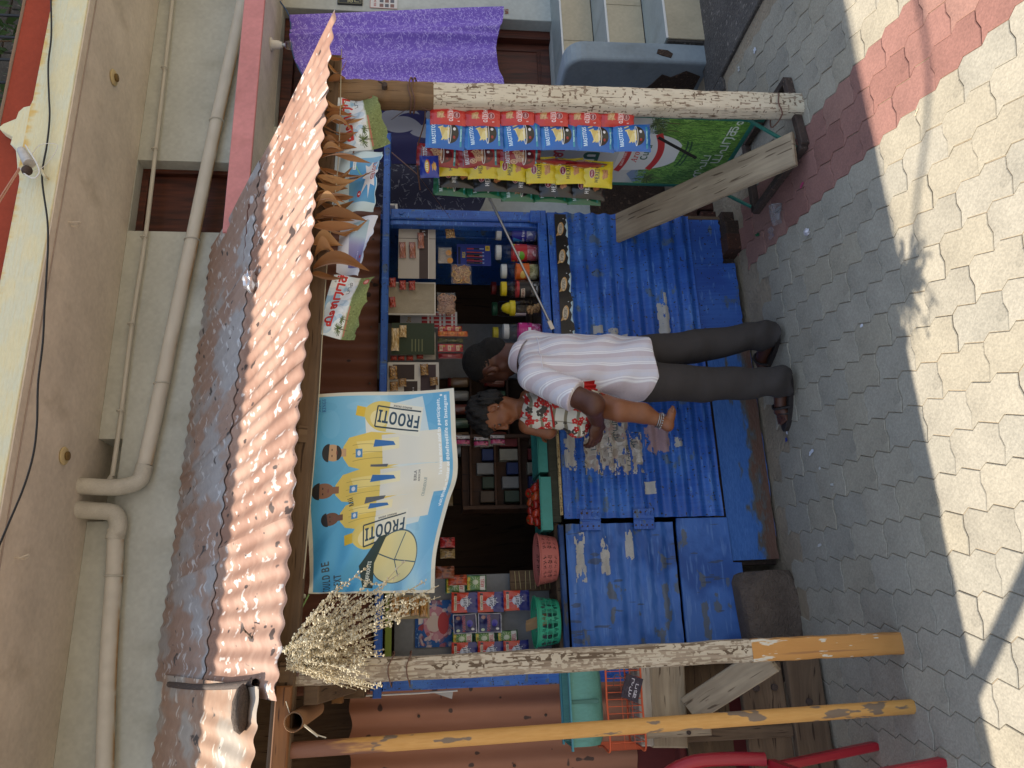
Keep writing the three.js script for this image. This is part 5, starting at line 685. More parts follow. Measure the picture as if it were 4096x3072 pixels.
// ---------------------------------------------------------------- hanging snack packets
const pillow = (w, h, b, seed) => { const side = (f) => surf(10, 14, (u, v) => { const e = Math.pow(Math.sin(Math.PI * clamp(v)), 0.55), s = Math.sin(Math.PI * u), n = (fbm(u * 0.97, v * 0.97, 4, 5, 3, seed + (f > 0 ? 0 : 9)) - 0.5) * 0.016 * s, pinch = 1 - 0.05 * e; return [(u - 0.5) * w * pinch, (v - 0.5) * h, f * (b * Math.pow(s, 0.7) * e * 0.5 + n * e) + 0.004 * Math.sin(u * 19) * (1 - e)]; }); return merge([side(1), side(-1)]); };
{
  const gloss = (t) => phys({ map: t, roughness: 0.28, clearcoat: 0.5, clearcoatRoughness: 0.2 });
  const kinds = { red: gloss(T.pRed), blue: gloss(T.pBlue), maroon: gloss(T.pMaroon), yellow: gloss(T.pYellow), black: gloss(T.pBlack), green: gloss(T.pGreen), lays: gloss(T.pLays) };
  const geoms = {}; const r = rng(55);
  const strip = (kind, label, group, top, bot, n, w, yaw, flip = false, back = 0) => {
    const h = Math.hypot(bot[0] - top[0], bot[1] - top[1], bot[2] - top[2]) / n;
    for (let k = 0; k < n; k++) {
      const key = kind + (k % 3); geoms[key] ??= pillow(w, h * 1.02, 0.035, 100 + k * 7 + kind.length * 31);
      const o = mesh('snack_packet', geoms[key], kinds[kind]); const t = (k + 0.5) / n; o.position.set(...top.map((c, i) => lerp(c, bot[i], t))); o.position.x += (r() - 0.5) * 0.008;
      o.rotation.set((r() - 0.5) * 0.14, yaw + (r() - 0.5) * 0.25, (flip ? Math.PI : 0) + (r() - 0.5) * 0.09); if (k >= n - back) o.rotation.y += 0.9; tag(o, label, 'packet', group);
    }
  };
  strip('red', 'bright red snack packet hanging upside down along the cream post', 'red packets in a strip', ...[[2.133,1.669,-2.77],[2.164,0.77,-2.77]], 6, 0.086, -0.35, true);
  strip('blue', 'blue snack packet with a bowl of sticks, in the second hanging strip', 'blue packets in a strip', ...[[2.058,1.687,-2.8],[2.076,0.696,-2.8]], 6, 0.128, -0.22);
  strip('maroon', 'dark red snack packet with round wheels, between blue and yellow strips', 'dark red packets in a strip', ...[[2.058,1.728,-2.95],[2.063,1.171,-2.95]], 3, 0.10, -0.5);
  strip('maroon', 'dark red snack packet turned to its pale printed back', 'dark red packets turned round', ...[[2.056,1.168,-2.97],[2.05,0.888,-2.97]], 2, 0.11, 1.1);
  strip('yellow', 'yellow snack packet hanging in the strip over the black ones', 'yellow packets in a strip', ...[[2.043,1.634,-2.98],[2.005,0.83,-2.98]], 6, 0.125, -0.35);
  strip('yellow', 'yellow snack packet seen edge on behind the yellow strip', 'yellow packets behind the strip', ...[[2.105,1.228,-3.03],[2.101,0.991,-3.03]], 2, 0.10, 1.0);
  strip('black', 'black snack packet hanging behind the yellow strip', 'black packets in a strip', ...[[2.033,1.626,-3.06],[1.986,0.849,-3.06]], 5, 0.125, -0.2);
  strip('green', 'green snack packet with a bowl, hindmost of the hanging strips', 'green packets in a strip', ...[[2.02,1.652,-3.12],[1.986,0.86,-3.12]], 5, 0.12, -0.15);
  strip('lays', 'dark blue crisp packet hanging at the top of the packet rack', 'dark blue packet', ...[[1.982,1.714,-2.93],[1.98,1.632,-2.93]], 1, 0.10, -0.3);
  const rk = thing('packet_rack', 'thin rusty wire rack carrying the hanging snack packets', 'rack');
  const a = [2.214,1.703,-2.76], b = [2.04,1.725,-3.08];
  mesh('rail', [tube([[2.2,1.745,-2.75], a, [2.145,1.692,-2.8], [2.084,1.728,-2.95], b, [1.992,1.716,-3.13]], 0.003, 24, 5), tube([[2.223,1.722,-2.74], [2.173,1.734,-2.74], [2.153,1.671,-2.76], [2.213,1.668,-2.77], [2.224,1.692,-2.74]], 0.003, 20, 5)], M.wire, rk);
  mesh('stay', [rod(a, [2.698,1.877,-3.55], 0.0018, 5), rod(b, [2.508,1.876,-3.58], 0.0035, 6), rod(b, [2.113,1.563,-3.58], 0.0012, 4)], M.wire, rk);
}
// ---------------------------------------------------------------- sign stand, plank, aluminium rod
{
  const s = thing('sign_stand', 'green framed curd sign on an iron stand beside the cream post', 'sign'), gm = mat({ color: 0x2f7a68, roughness: 0.6, map: T.plaster }), X = 2.24;
  const bA = [X, 0.17, -2.85], bB = [X, 0.17, -3.39], tA = [X, 1.16, -2.85], tB = [X, 1.16, -3.39];
  mesh('board', surf(1, 1, (u, v) => [X - 0.006, lerp(0.17, 1.16, v), lerp(-3.39, -2.85, u)]), paper(T.sign, { roughness: 0.45 }), s);
  mesh('back_board', bx(X, X + 0.008, 0.17, 1.16, -3.39, -2.85, 0.001), M.iron, s);
  for (const [p, q] of [[[X, 0.12, -2.845], [X, 1.18, -2.845]], [[X, 0.12, -3.395], [X, 1.18, -3.395]], [[X, 1.17, -2.84], [X, 1.17, -3.4]], [[X, 0.165, -2.84], [X, 0.165, -3.4]]]) mesh('frame_bar', bar(p, q, 0.022, 0.022, [1, 0, 0], 0.003), gm, s);
  const c = [[2.015,0,-2.723],[2.002,0,-3.254],[2.402,0,-2.768]], d = [c[2][0], 0, c[1][2]];
  for (const [p, q] of [[c[0], c[1]], [c[0], c[2]], [c[1], d], [c[2], d]]) mesh('base_bar', bar([p[0], 0.022, p[2]], [q[0], 0.022, q[2]], 0.035, 0.035, [0, 1, 0], 0.003, 0.5), M.iron, s);
  for (const [p, q] of [[[2.235, 0.2, -2.845], [2.03, 0.04, -2.76]], [[2.235, 0.2, -3.39], [2.03, 0.04, -3.26]], [[2.235, 0.14, -2.845], [2.3, 0.03, -2.78]], [[2.235, 0.14, -3.39], [2.3, 0.03, -3.25]]]) mesh('strut', bar(p, q, 0.014, 0.014, [0, 0, 1], 0.002), gm, s);
  mesh('black_strap', bar([2.16, 0.62, -2.9], [2.14, 0.40, -3.02], 0.014, 0.004, [-1, 0, 0.5], 0.001), M.black, s);
  const p0 = [2.005, 0.06, -2.735], p1 = [2.062, 0.665, -3.56];
  one('plank', bar(p0, p1, 0.165, 0.032, [0, 0.8, 0.6], 0.006, 0.8), M.woodPale, 'weathered grey plank leaning against the blue kiosk front', 'plank');
  const ar = thing('metal_rod', 'thin aluminium rod leaning across the jars', 'rod'), q0 = [1.501,1.071,-3.52], q1 = [2.132,1.402,-3.3];
  mesh('rod', rod(q0, q1, 0.0065, 10), M.steel, ar); mesh('flattened_end', bar(q0, [q0[0] - 0.045, q0[1] - 0.018, q0[2] - 0.004], 0.022, 0.004, [0, 0, 1], 0.001), M.steel, ar);
}
// wall prints by the door
one('name_plate', bx(4.49, 4.62, [4.525,2.165,-4.6][1], [4.512,2.348,-4.6][1], -4.598, -4.588, 0.002), M.black, 'black framed plate with yellow lettering on the wall beside the door', 'plate');
{ const y0 = [4.525,2.165,-4.6][1], y1 = [4.512,2.348,-4.6][1]; const pl = scene.children[scene.children.length - 1]; mesh('lettering', surf(1, 1, (u, v) => [lerp(4.495, 4.615, u), lerp(y0 + 0.005, y1 - 0.005, v), -4.5865]), paper(T.nameplate, { roughness: 0.4 }), pl);
  one('paper_notice', surf(1, 1, (u, v) => [lerp(4.475, 4.62, u), lerp([4.543,1.907,-4.6][1], [4.529,2.11,-4.6][1], v), -4.594]), paper(T.notice), 'white printed notice glued to the wall under the name plate', 'notice');
  one('wall_lettering', surf(1, 1, (u, v) => [lerp(4.46, 4.56, u), lerp([4.53,1.047,-4.6][1], [4.523,1.162,-4.6][1], v), -4.595]), mat({ map: T.kolam, transparent: true, roughness: 0.9 }), 'brown hand painted letters on the grey wall by the door', 'lettering'); }
// black service cable and the old insulator on the fascia
{
  const c = thing('service_cable', 'black service cable running along the cream balcony edge', 'cable');
  const A = [[4.042,3.881,-3.655],[3.494,3.796,-3.655],[3.234,3.757,-3.655],[3.056,3.746,-3.655],[2.846,3.712,-3.655],[2.72,3.69,-3.655],[2.538,3.677,-3.655],[2.397,3.677,-3.655],[2.334,3.671,-3.655]], B = [[2.243,3.644,-3.64],[2.076,3.6,-3.64],[1.945,3.578,-3.64],[1.753,3.558,-3.64],[1.597,3.543,-3.64],[1.414,3.524,-3.64],[1.204,3.514,-3.64],[1.005,3.489,-3.64],[0.867,3.483,-3.64],[0.732,3.497,-3.64],[0.577,3.532,-3.64],[0.326,3.6,-3.64],[-0.075,3.766,-3.64]];
  mesh('cable', tube([...A, ...B], 0.0048, 120, 7), M.black, c);
  mesh('hook', tube([[2.418,3.699,-3.68], [2.359,3.666,-3.64], [2.33,3.645,-3.63], [2.348,3.657,-3.68]], 0.008, 12, 6), mat({ color: 0xd8cfae, roughness: 0.9 }), c);
  const n = thing('wire_insulator', 'dirty white porcelain insulator with looped wires on the balcony edge', 'insulator');
  const q = [2.477,3.778,-3.62], e = [2.382,3.714,-3.6]; mesh('porcelain', rod(q, e, 0.022, 14, 0.03), mat({ color: 0xd6d0c6, roughness: 0.35, map: T.plaster }), n); mesh('rusty_end', new THREE.SphereGeometry(0.026, 12, 10).translate(...[2.342,3.72,-3.6]), M.iron, n);
  mesh('wire', [tube([[2.494,3.751,-3.6], [2.429,3.704,-3.58], [2.357,3.658,-3.57], [2.313,3.642,-3.57], [2.286,3.664,-3.58], [2.309,3.714,-3.59], [2.356,3.756,-3.6]], 0.004, 24, 6), tube([[2.441,3.728,-3.62], [2.497,3.68,-3.6], [2.503,3.598,-3.6], [2.47,3.596,-3.6], [2.376,3.659,-3.62], [2.315,3.725,-3.6]], 0.0018, 24, 5)], M.white, n);
  mesh('line', [tube([[2.358,3.759,-3.6], [2.12,3.763,-3.5], [1.552,3.723,-3.2]], 0.004, 12, 6), tube([[2.35,3.755,-3.6], [2.103,3.758,-3.5], [1.54,3.711,-3.2]], 0.004, 12, 6)], mat({ color: 0xb98a74, roughness: 0.7 }), n);
}

// ---------------------------------------------------------------- goods on and behind the counter
{
  const glass = phys({ color: 0xffffff, transmission: 1, roughness: 0.08, thickness: 0, ior: 1.3 });
  const jarLabel = (bg, draw) => { const t = ctex(512, 160, (g, w, h) => { rect(g, 0, 0, w, h, bg); draw(g, w, h); }); t.wrapS = THREE.RepeatWrapping; return t; };
  const twice = (f) => (g, w, h) => { f(g, 0, w / 2, h); f(g, w / 2, w / 2, h); };
  const lCenter = jarLabel('#2b2f96', twice((g, x, w, h) => { poly(g, [[x + 8, 12], [x + w * 0.55, 12], [x + w * 0.4, h - 20]], '#3c8ad0'); ell(g, x + w * 0.25, h * 0.4, 30, 18, '#b8d8ee', 0.6); txt(g, 'Center fresh', x + w * 0.5, h * 0.76, 'bold 40px sans-serif', '#dfe6f2', 'center', 0, 0.9); ell(g, x + w * 0.1, h * 0.75, 14, 14, '#dde'); }));
  const lFruit = jarLabel('#c02a30', twice((g, x, w, h) => { ell(g, x + w * 0.6, h * 0.6, 44, 34, '#6ab02c'); rect(g, x + 10, 8, 90, 22, '#d8c83a'); txt(g, 'Center fruit', x + w * 0.42, h * 0.4, 'bold 38px sans-serif', '#f0e8e0', 'center', 0, 0.85); }));
  const lOrange = jarLabel('#d8641e', twice((g, x, w, h) => { rect(g, x + 24, 20, 40, 60, '#2a62b0'); ell(g, x + w * 0.6, h * 0.5, 40, 34, '#e8c060'); txt(g, 'sol', x + w * 0.3, h * 0.8, 'bold 46px sans-serif', '#1c2c60', 'center'); }));
  const lKop = jarLabel('#241e1c', twice((g, x, w, h) => { rect(g, x, 0, w, 34, '#b02a2a'); poly(g, [[x + 40, 60], [x + 190, 50], [x + 196, 96], [x + 46, 108]], '#cdb9a0'); txt(g, 'KOPIKO', x + 118, 78, 'bold 36px serif', '#7a2a24', 'center'); }));
  const lPink = jarLabel('#c4247e', twice((g, x, w, h) => { rect(g, x + 20, 20, 60, 16, '#e0a0c8'); for (let i = 0; i < 5; i++) rect(g, x + 110, 30 + i * 18, 110, 6, '#d86aa8'); rect(g, x + 200, 110, 34, 34, '#eee'); txt(g, 'Sweety', x + 66, h * 0.72, 'bold 40px sans-serif', '#2a1c50', 'center'); }));
  const sweets = (cols, seed) => ctex(256, 256, (g, w, h) => { rect(g, 0, 0, w, h, cols[0]); speck(g, w, h, 300, cols, 8, 22, seed); const r = rng(seed); for (let i = 0; i < 60; i++) { g.globalAlpha = 0.5; rect(g, r() * w, r() * h, 3 + r() * 12, 2, '#f4f4f4'); } g.globalAlpha = 1; });
  const jar = (label, x, z, R, H, lidC, lab, cont, fill, o = {}) => {
    const j = thing('sweet_jar', label, 'jar', null), y = o.y ?? 1.081, A = (g) => g.translate(x, y, z);
    const prof = [[0.001, 0.002], [R * 0.92, 0.002], [R, 0.012]]; for (let k = 0; k <= 6; k++) { const v = 0.3 + k * 0.07; prof.push([R * (1 - 0.018 * (k & 1)), H * v]); } prof.push([R, H * 0.76], [R * 0.93, H * 0.86], [R * 0.72, H * 0.93], [R * 0.7, H]);
    mesh('glass', A(lathe(prof, 28)), glass, j);
    mesh('lid', A(o.dome ? lathe([[0.001, H + 0.052], [R * 0.4, H + 0.045], [R * 0.66, H + 0.02], [R * 0.7, H + 0.008], [R * 0.92, H + 0.006], [R * 0.92, H - 0.02], [R * 0.8, H - 0.02]], 28) : lathe([[0.001, H + 0.012], [R * 0.82, H + 0.012], [R * 0.86, H + 0.006], [R * 0.86, H - 0.018], [R * 0.74, H - 0.018]], 28)), mat({ color: lidC, roughness: 0.45 }), j);
    if (cont) mesh('sweets', A(lathe([[0.001, 0.006], [R * 0.9, 0.006], [R * 0.93, 0.02], [R * 0.93, H * fill], [R * 0.6, H * fill + 0.006], [0.001, H * fill + 0.002]], 24)), mat({ map: cont, roughness: 0.4, bumpMap: T.fineB, bumpScale: 0.004 }), j);
    if (lab) mesh('paper_label', A(new THREE.CylinderGeometry(R + 0.001, R + 0.001, H * 0.36, 32, 1, true).rotateY(o.turn ?? 0.4).translate(0, H * 0.47, 0)), mat({ map: lab, roughness: 0.4 }), j);
    return j;
  };
  const px = (X, Y) => X; 
  const J = [[2.095,1.176,-3.69],[1.975,1.181,-3.69],[1.862,1.172,-3.69],[1.758,1.169,-3.69],[1.646,1.173,-3.69],[1.512,1.179,-3.69]];
  jar('clear jar with deep blue label and white cap under the aluminium rod', J[0][0], -3.695, 0.047, 0.218, 0xd8d8d4, lCenter, sweets(['#7078b8', '#c8cce0', '#3a44a0', '#e8eaf2'], 1), 0.32);
  jar('clear jar with red and green label and white cap', J[1][0], -3.695, 0.047, 0.222, 0xcfcfc8, lFruit, sweets(['#b84a58', '#d89aa0', '#8a2430', '#e8c8c8'], 2), 0.34);
  jar('clear jar with orange label, white cap lower than its neighbours', J[2][0], -3.695, 0.045, 0.196, 0xcfd0ca, lOrange, sweets(['#a8a068', '#d8d2a0', '#78703a', '#e4dcc0'], 3), 0.42);
  jar('clear jar with black label and flat yellow lid', J[3][0], -3.695, 0.045, 0.2, 0xd8bc1c, lKop, sweets(['#2a2420', '#d0ccc4', '#8a7a68', '#403830'], 4), 0.28);
  const rj = jar('clear jar of round biscuits with a domed yellow lid', J[4][0], -3.695, 0.045, 0.16, 0xd8c01c, null, null, 0, { dome: true });
  { const r = rng(9), bm = mat({ color: 0xb88e5c, roughness: 0.7 }); for (let k = 0; k < 16; k++) { const a = r() * 6.28, q = 0.020 * Math.sqrt(r()); mesh('biscuit', new THREE.TorusGeometry(0.0095, 0.005, 8, 14).rotateX(r() * 3).rotateY(r() * 3).translate(J[4][0] + Math.cos(a) * q, 1.098 + Math.floor(k / 4) * 0.016, -3.695 + Math.sin(a) * q), bm, rj); } mesh('paper_lining', new THREE.CylinderGeometry(0.040, 0.040, 0.055, 16, 1, true, 3.6, 1.6).translate(J[4][0], 1.19, -3.695), M.white, rj); }
  jar('clear jar with magenta label right beside the man', J[5][0], -3.695, 0.046, 0.195, 0xc8c8c4, lPink, sweets(['#b83a7a', '#e0b0c8', '#8a1c50', '#eed8e0'], 6), 0.34);
  jar('dim clear jar with dull yellow lid standing behind the magenta one', J[5][0] + 0.055, -3.86, 0.042, 0.235, 0xb8a82c, null, null, 0);
  jar('dark jar with red lid deep inside the kiosk', 1.93, -4.05, 0.045, 0.2, 0x7a2420, null, null, 0, { y: 1.101 });
  jar('dark jar with green lid deep inside the kiosk', 1.79, -4.03, 0.045, 0.2, 0x2a5a3c, null, null, 0, { y: 1.101 });
  // shelf the back jars stand on
  mesh('back_shelf', bx(1.42, 2.1, 1.082, 1.10, -4.16, -4.0, 0.003, 0.6), M.woodDark, kiosk);
}
// hanging cards and bags
T.mottle = ctex(64, 64, (g, W, H) => { rect(g, 0, 0, W, H, '#e8e4e0'); speck(g, W, H, 16, ['#ffffff', '#7a6a60', '#c8b8a8'], 2, 8, 3); });
T.golden = ctex(64, 128, (g, w, h) => { rect(g, 0, 0, w, h, '#a8783a'); speck(g, w, h, 90, ['#c89a58', '#8a5c28', '#b8863c', '#d8b070'], 3, 8, 5); });
{
  const film = phys({ color: 0xffffff, transmission: 0.9, roughness: 0.15, thickness: 0, ior: 1.25 });
  const P = (z, X0, X1, Y0, Y1) => 0;
  const sachet = (name, c, w, h, t, parent, rot = 0, bulge = 0.012) => { const g = pillow(w, h, bulge * 2, 7); g.rotateZ(rot); g.translate(...c); return mesh(name, g, phys({ map: t, roughness: 0.35, clearcoat: 0.6 }), parent); };
  const card = (name, label, cat, tl, br, t, z, bend = 0) => { const T0 = thing(name, label, cat); const c = surf(14, 10, (u, v) => [lerp(tl[0], br[0], u), lerp(br[1], tl[1], v), z + bend * Math.sin(u * 3.14)]); mesh('card', c, t.isTexture ? paper(t) : mat({ color: t, map: T.plaster }), T0); return T0; };
  // card with strips of peanuts
  let q = [[1.796,1.835,-3.66],[2.107,1.639,-3.66]], c = card('snack_card', 'grey card with three strips of pink peanuts hanging at the kiosk side', 'card', q[0], q[1], T.cardGrey, -3.664, 0.012);
  for (const [X, Y, w, h, i] of [[1612, 985, 0.055, 0.045, 0], [1650, 985, 0.048, 0.045, 1]]) 0;
  for (const p of [[1.952,1.813,-3.645],[1.953,1.761,-3.645],[2.011,1.717,-3.645]]) sachet('peanut_sachet', p, 0.098, 0.034, T.peanut, c, 0.04);
  sachet('plain_sachet', [2.066,1.561,-3.65], 0.07, 0.05, T.mixture, c, 0.1, 0.006);
  q = [[1.613,1.886,-3.7],[1.785,1.645,-3.7]]; c = card('snack_card', 'plain beige card with red peanut sachets beside the bags of rings', 'card', q[0], q[1], 0xb8ac94, -3.70, 0);
  for (const p of [[1.777,1.864,-3.675],[1.763,1.812,-3.675],[1.761,1.763,-3.675]]) sachet('peanut_sachet', p, 0.056, 0.034, T.redpea, c, 0.03);
  sachet('peanut_sachet', [1.663,1.863,-3.672], 0.062, 0.032, T.redpea, c, 0.1);
  mesh('card_back', bx(q[0][0] - 0.008, q[1][0] + 0.01, q[1][1] - 0.006, q[0][1], -3.708, -3.704), M.white, c);
  // bags of fried rings
  const ringM = [0xc89a52, 0xd8ae6a, 0xb87f48].map((k) => mat({ color: k, roughness: 0.6 })), ringP = [0xb88a66, 0xa87858, 0xc89a78].map((k) => mat({ color: k, roughness: 0.6 })), r = rng(71);
  const bag = (label, ctr, w, h, ms, n) => { const b = thing('snack_bag', label, 'bag'); mesh('film', pillow(w * 1.06, h * 1.1, 0.06, 17).translate(...ctr), film, b); for (let k = 0; k < n; k++) mesh('fried_ring', new THREE.TorusGeometry(0.011 + r() * 0.005, 0.0028, 6, 14).rotateX((r() - 0.5) * 1.6).rotateY((r() - 0.5) * 1.6).translate(ctr[0] + (r() - 0.5) * w * 0.78, ctr[1] + (r() - 0.5) * h * 0.82, ctr[2] + (r() - 0.5) * 0.02), ms[k % 3], b); mesh('bag_back', pillow(w * 0.9, h * 0.92, 0.02, 19).translate(ctr[0], ctr[1], ctr[2] - 0.012), ms[2], b); };
  bag('clear bag of golden fried rings hanging under the peanut card', [1.856,1.501,-3.72], 0.115, 0.10, ringM, 46);
  bag('clear bag of brownish fried rings hanging under the beige card', [1.679,1.583,-3.72], 0.125, 0.088, ringP, 52);
  const nb = thing('snack_bag', 'clear bag with two orange discs under the peanut card', 'bag'); { const p = [1.962,1.588,-3.71]; mesh('film', pillow(0.10, 0.075, 0.03, 23).translate(...p), film, nb); for (const s of [[1.969,1.568,-3.7],[1.924,1.561,-3.7]]) mesh('disc', new THREE.CylinderGeometry(0.016, 0.016, 0.004, 20).rotateX(Math.PI / 2).translate(...s), mat({ color: 0xc8862a, roughness: 0.5 }), nb); mesh('lining', pillow(0.095, 0.07, 0.01, 29).translate(p[0], p[1], p[2] - 0.01), mat({ color: 0xa89a8a, roughness: 0.6 }), nb); }
  q = [[1.905,1.523,-3.72],[2.036,1.338,-3.72]]; c = card('refill_card', 'dark blue card of red pen refills hanging inside the kiosk', 'card', q[0], q[1], T.penCard, -3.72);
  for (let k = 0; k < 6; k++) { const x = q[0][0] + 0.012 + k * 0.013, y = (q[0][1] + q[1][1]) / 2; mesh('pen', rod([x, y - 0.045, -3.714], [x + 0.002, y + 0.04, -3.714], 0.0032, 7), mat({ color: k % 2 ? 0x9c2a2e : 0x262024, roughness: 0.4 }), c); }
  // green card of chickpeas
  q = [[1.368,1.864,-3.66],[1.542,1.646,-3.66]]; c = card('snack_card', 'dark green card with pouches of pale chickpeas', 'card', q[0], q[1], ctex(64, 64, (g, w, h) => { rect(g, 0, 0, w, h, '#333f2c'); for (let i = 0; i < 4; i++) rect(g, 6, 30 + i * 5, 24, 1.2, '#8a8a60'); }), -3.662, 0.01);
  sachet('chickpea_pouch', [1.442,1.845,-3.64], 0.128, 0.04, T.chick, c, 0); sachet('chickpea_pouch', [1.487,1.806,-3.64], 0.068, 0.036, T.chick, c, 0);
  q = [[1.356,1.821,-3.7],[1.506,1.64,-3.7]]; c = card('snack_card', 'beige card behind the green one with a row of red peanut sachets', 'card', q[0], q[1], 0xc0b8a8, -3.70);
  for (const p of [[1.36,1.853,-3.69],[1.36,1.815,-3.69],[1.36,1.771,-3.69],[1.37,1.72,-3.69]]) sachet('peanut_sachet', p, 0.028, 0.034, T.redpea, c);
  q = [[1.127,1.881,-3.66],[1.328,1.624,-3.66]]; c = card('snack_card', 'white and brown card with clear sachets of brown mixture behind the banner edge', 'card', q[0], q[1], T.cardBrown, -3.665);
  for (const [p, w, h] of [[[1.266,1.852,-3.645], 0.075, 0.04], [[1.282,1.698,-3.645], 0.062, 0.04], [[1.22,1.65,-3.645], 0.045, 0.04], [[1.213,1.806,-3.645], 0.045, 0.04], [[1.194,1.848,-3.645], 0.05, 0.04]]) sachet('mixture_sachet', p, w, h, T.mixture, c, 0.06);
  q = [[1.571,1.827,-3.8],[1.667,1.523,-3.8]]; c = card('sachet_sheet', 'pale sheet of small red and white sachets hanging in the kiosk', 'sachets', q[0], q[1], T.pasteSheet, -3.80);
  const hung = (name, label, pts, w, h, t, z, rot = 0) => { const o = thing(name, label, 'sachets'); pts.forEach((p) => sachet('sachet', p, w, h, t, o, rot, 0.008)); return o; };
  hung('sachet_strip', 'orange sachet strip hanging between dark red ones', [[1.499,1.55,-3.7]], 0.03, 0.155, T.orangeStrip, 0); hung('sachet_strip', 'dark red sachet strip nearest the orange one', [[1.534,1.564,-3.72]], 0.035, 0.125, T.redStrip, 0); hung('sachet_strip', 'bright red sachet strip with pale badges beside the man', [[1.424,1.563,-3.71]], 0.045, 0.13, T.redStrip, 0); hung('sachet_strip', 'olive sachet strip between the red strips', [[1.47,1.562,-3.72]], 0.025, 0.13, ctex(32, 128, (g, w, h) => { rect(g, 0, 0, w, h, '#5a5a34'); speck(g, w, h, 20, ['#2a2a20', '#8a8450'], 3, 8, 3); }), 0); hung('sachet_strip', 'dark red sachet strip lowest beside the white card', [[1.383,1.563,-3.72]], 0.03, 0.125, ctex(32, 128, (g, w, h) => { rect(g, 0, 0, w, h, '#8a1c22'); rect(g, 8, 50, 16, 20, '#b86a60'); }), 0);
  hung('sachet_strip', 'strip of pink and white sachets hanging in the dark middle', [[0.937,1.506,-3.74],[0.929,1.412,-3.74],[0.938,1.329,-3.74]], 0.055, 0.072, ctex(128, 128, (g, w, h) => { rect(g, 0, 0, w, h, '#2c1c20'); rect(g, 20, 0, 46, h, '#b03a68'); rect(g, 84, 0, 40, h, '#b8b0ac'); speck(g, w, h, 18, ['#8a2028', '#d8d0cc', '#1c1416'], 4, 12, 8); }), 0);
  // soap powder sachets on the left
  const rows = (name, label, group, pts, w, h, t) => pts.forEach((p) => { const o = one(name, pillow(w, h, 0.02, 41).rotateZ((r() - 0.5) * 0.08).translate(...p), phys({ map: t, roughness: 0.35, clearcoat: 0.5 }), label, 'sachet', group); });
  rows('soap_sachet', 'orange and blue soap sachet in the upper full row', 'orange soap sachets, full row', [[0.154,1.505,-3.8],[0.153,1.38,-3.8],[0.156,1.254,-3.8]], 0.097, 0.125, T.sachSurf);
  rows('soap_sachet', 'green and white soap sachet above the orange row', 'green soap sachets above', [[0.235,1.547,-3.82],[0.244,1.446,-3.82]], 0.078, 0.098, T.sachAriel);
  rows('soap_sachet', 'dark blue soap sachet with red lettering below the orange row', 'dark blue soap sachets', [[0.057,1.504,-3.81],[0.057,1.385,-3.81]], 0.092, 0.112, T.sachPon);
  rows('soap_sachet', 'green and white soap sachet turned over, under the dark blue ones', 'green soap sachets below', [[-0.014,1.516,-3.82],[-0.015,1.409,-3.82],[-0.014,1.302,-3.82]], 0.072, 0.10, T.sachAriel);
  rows('soap_sachet', 'orange and blue soap sachet half hidden behind the grey post', 'orange soap sachets behind the post', [[-0.07,1.509,-3.8],[-0.07,1.386,-3.8],[-0.07,1.263,-3.8]], 0.09, 0.12, T.sachSurf);
  q = [[-0.044,1.741,-3.86],[0.172,1.558,-3.86]]; c = card('calendar_picture', 'blue framed picture print pinned on the grey panel', 'picture', q[0], q[1], T.calendar, -3.875);
  q = [[0.085,1.857,-3.7],[0.191,1.672,-3.7]]; c = card('snack_card', 'beige card of golden snack sachets behind the herb twigs', 'card', q[0], q[1], 0xb8a886, -3.70);
  for (const p of [[0.143,1.83,-3.69],[0.141,1.785,-3.69],[0.14,1.739,-3.69],[0.133,1.699,-3.69]]) sachet('snack_sachet', p, 0.085, 0.036, T.golden, c);
  for (const [p, w, h, col, lb] of [[[0.43,1.586,-3.72], 0.05, 0.07, '#a82c2c', 'small red sachet hanging at the banner foot'], [[0.378,1.586,-3.73], 0.045, 0.07, '#9a8458', 'small tan sachet hanging below the red one'], [[0.292,1.599,-3.74], 0.06, 0.09, '#8a4a2c', 'clear bag of reddish snacks hanging near the soap sachets'], [[0.256,1.539,-3.75], 0.05, 0.09, '#b8481c', 'orange bag folded above the green soap sachets']]) one('hanging_sachet', pillow(w, h, 0.025, 51).translate(...p), phys({ roughness: 0.35, clearcoat: 0.5, color: col, map: T.mottle }), lb, 'sachet');
}
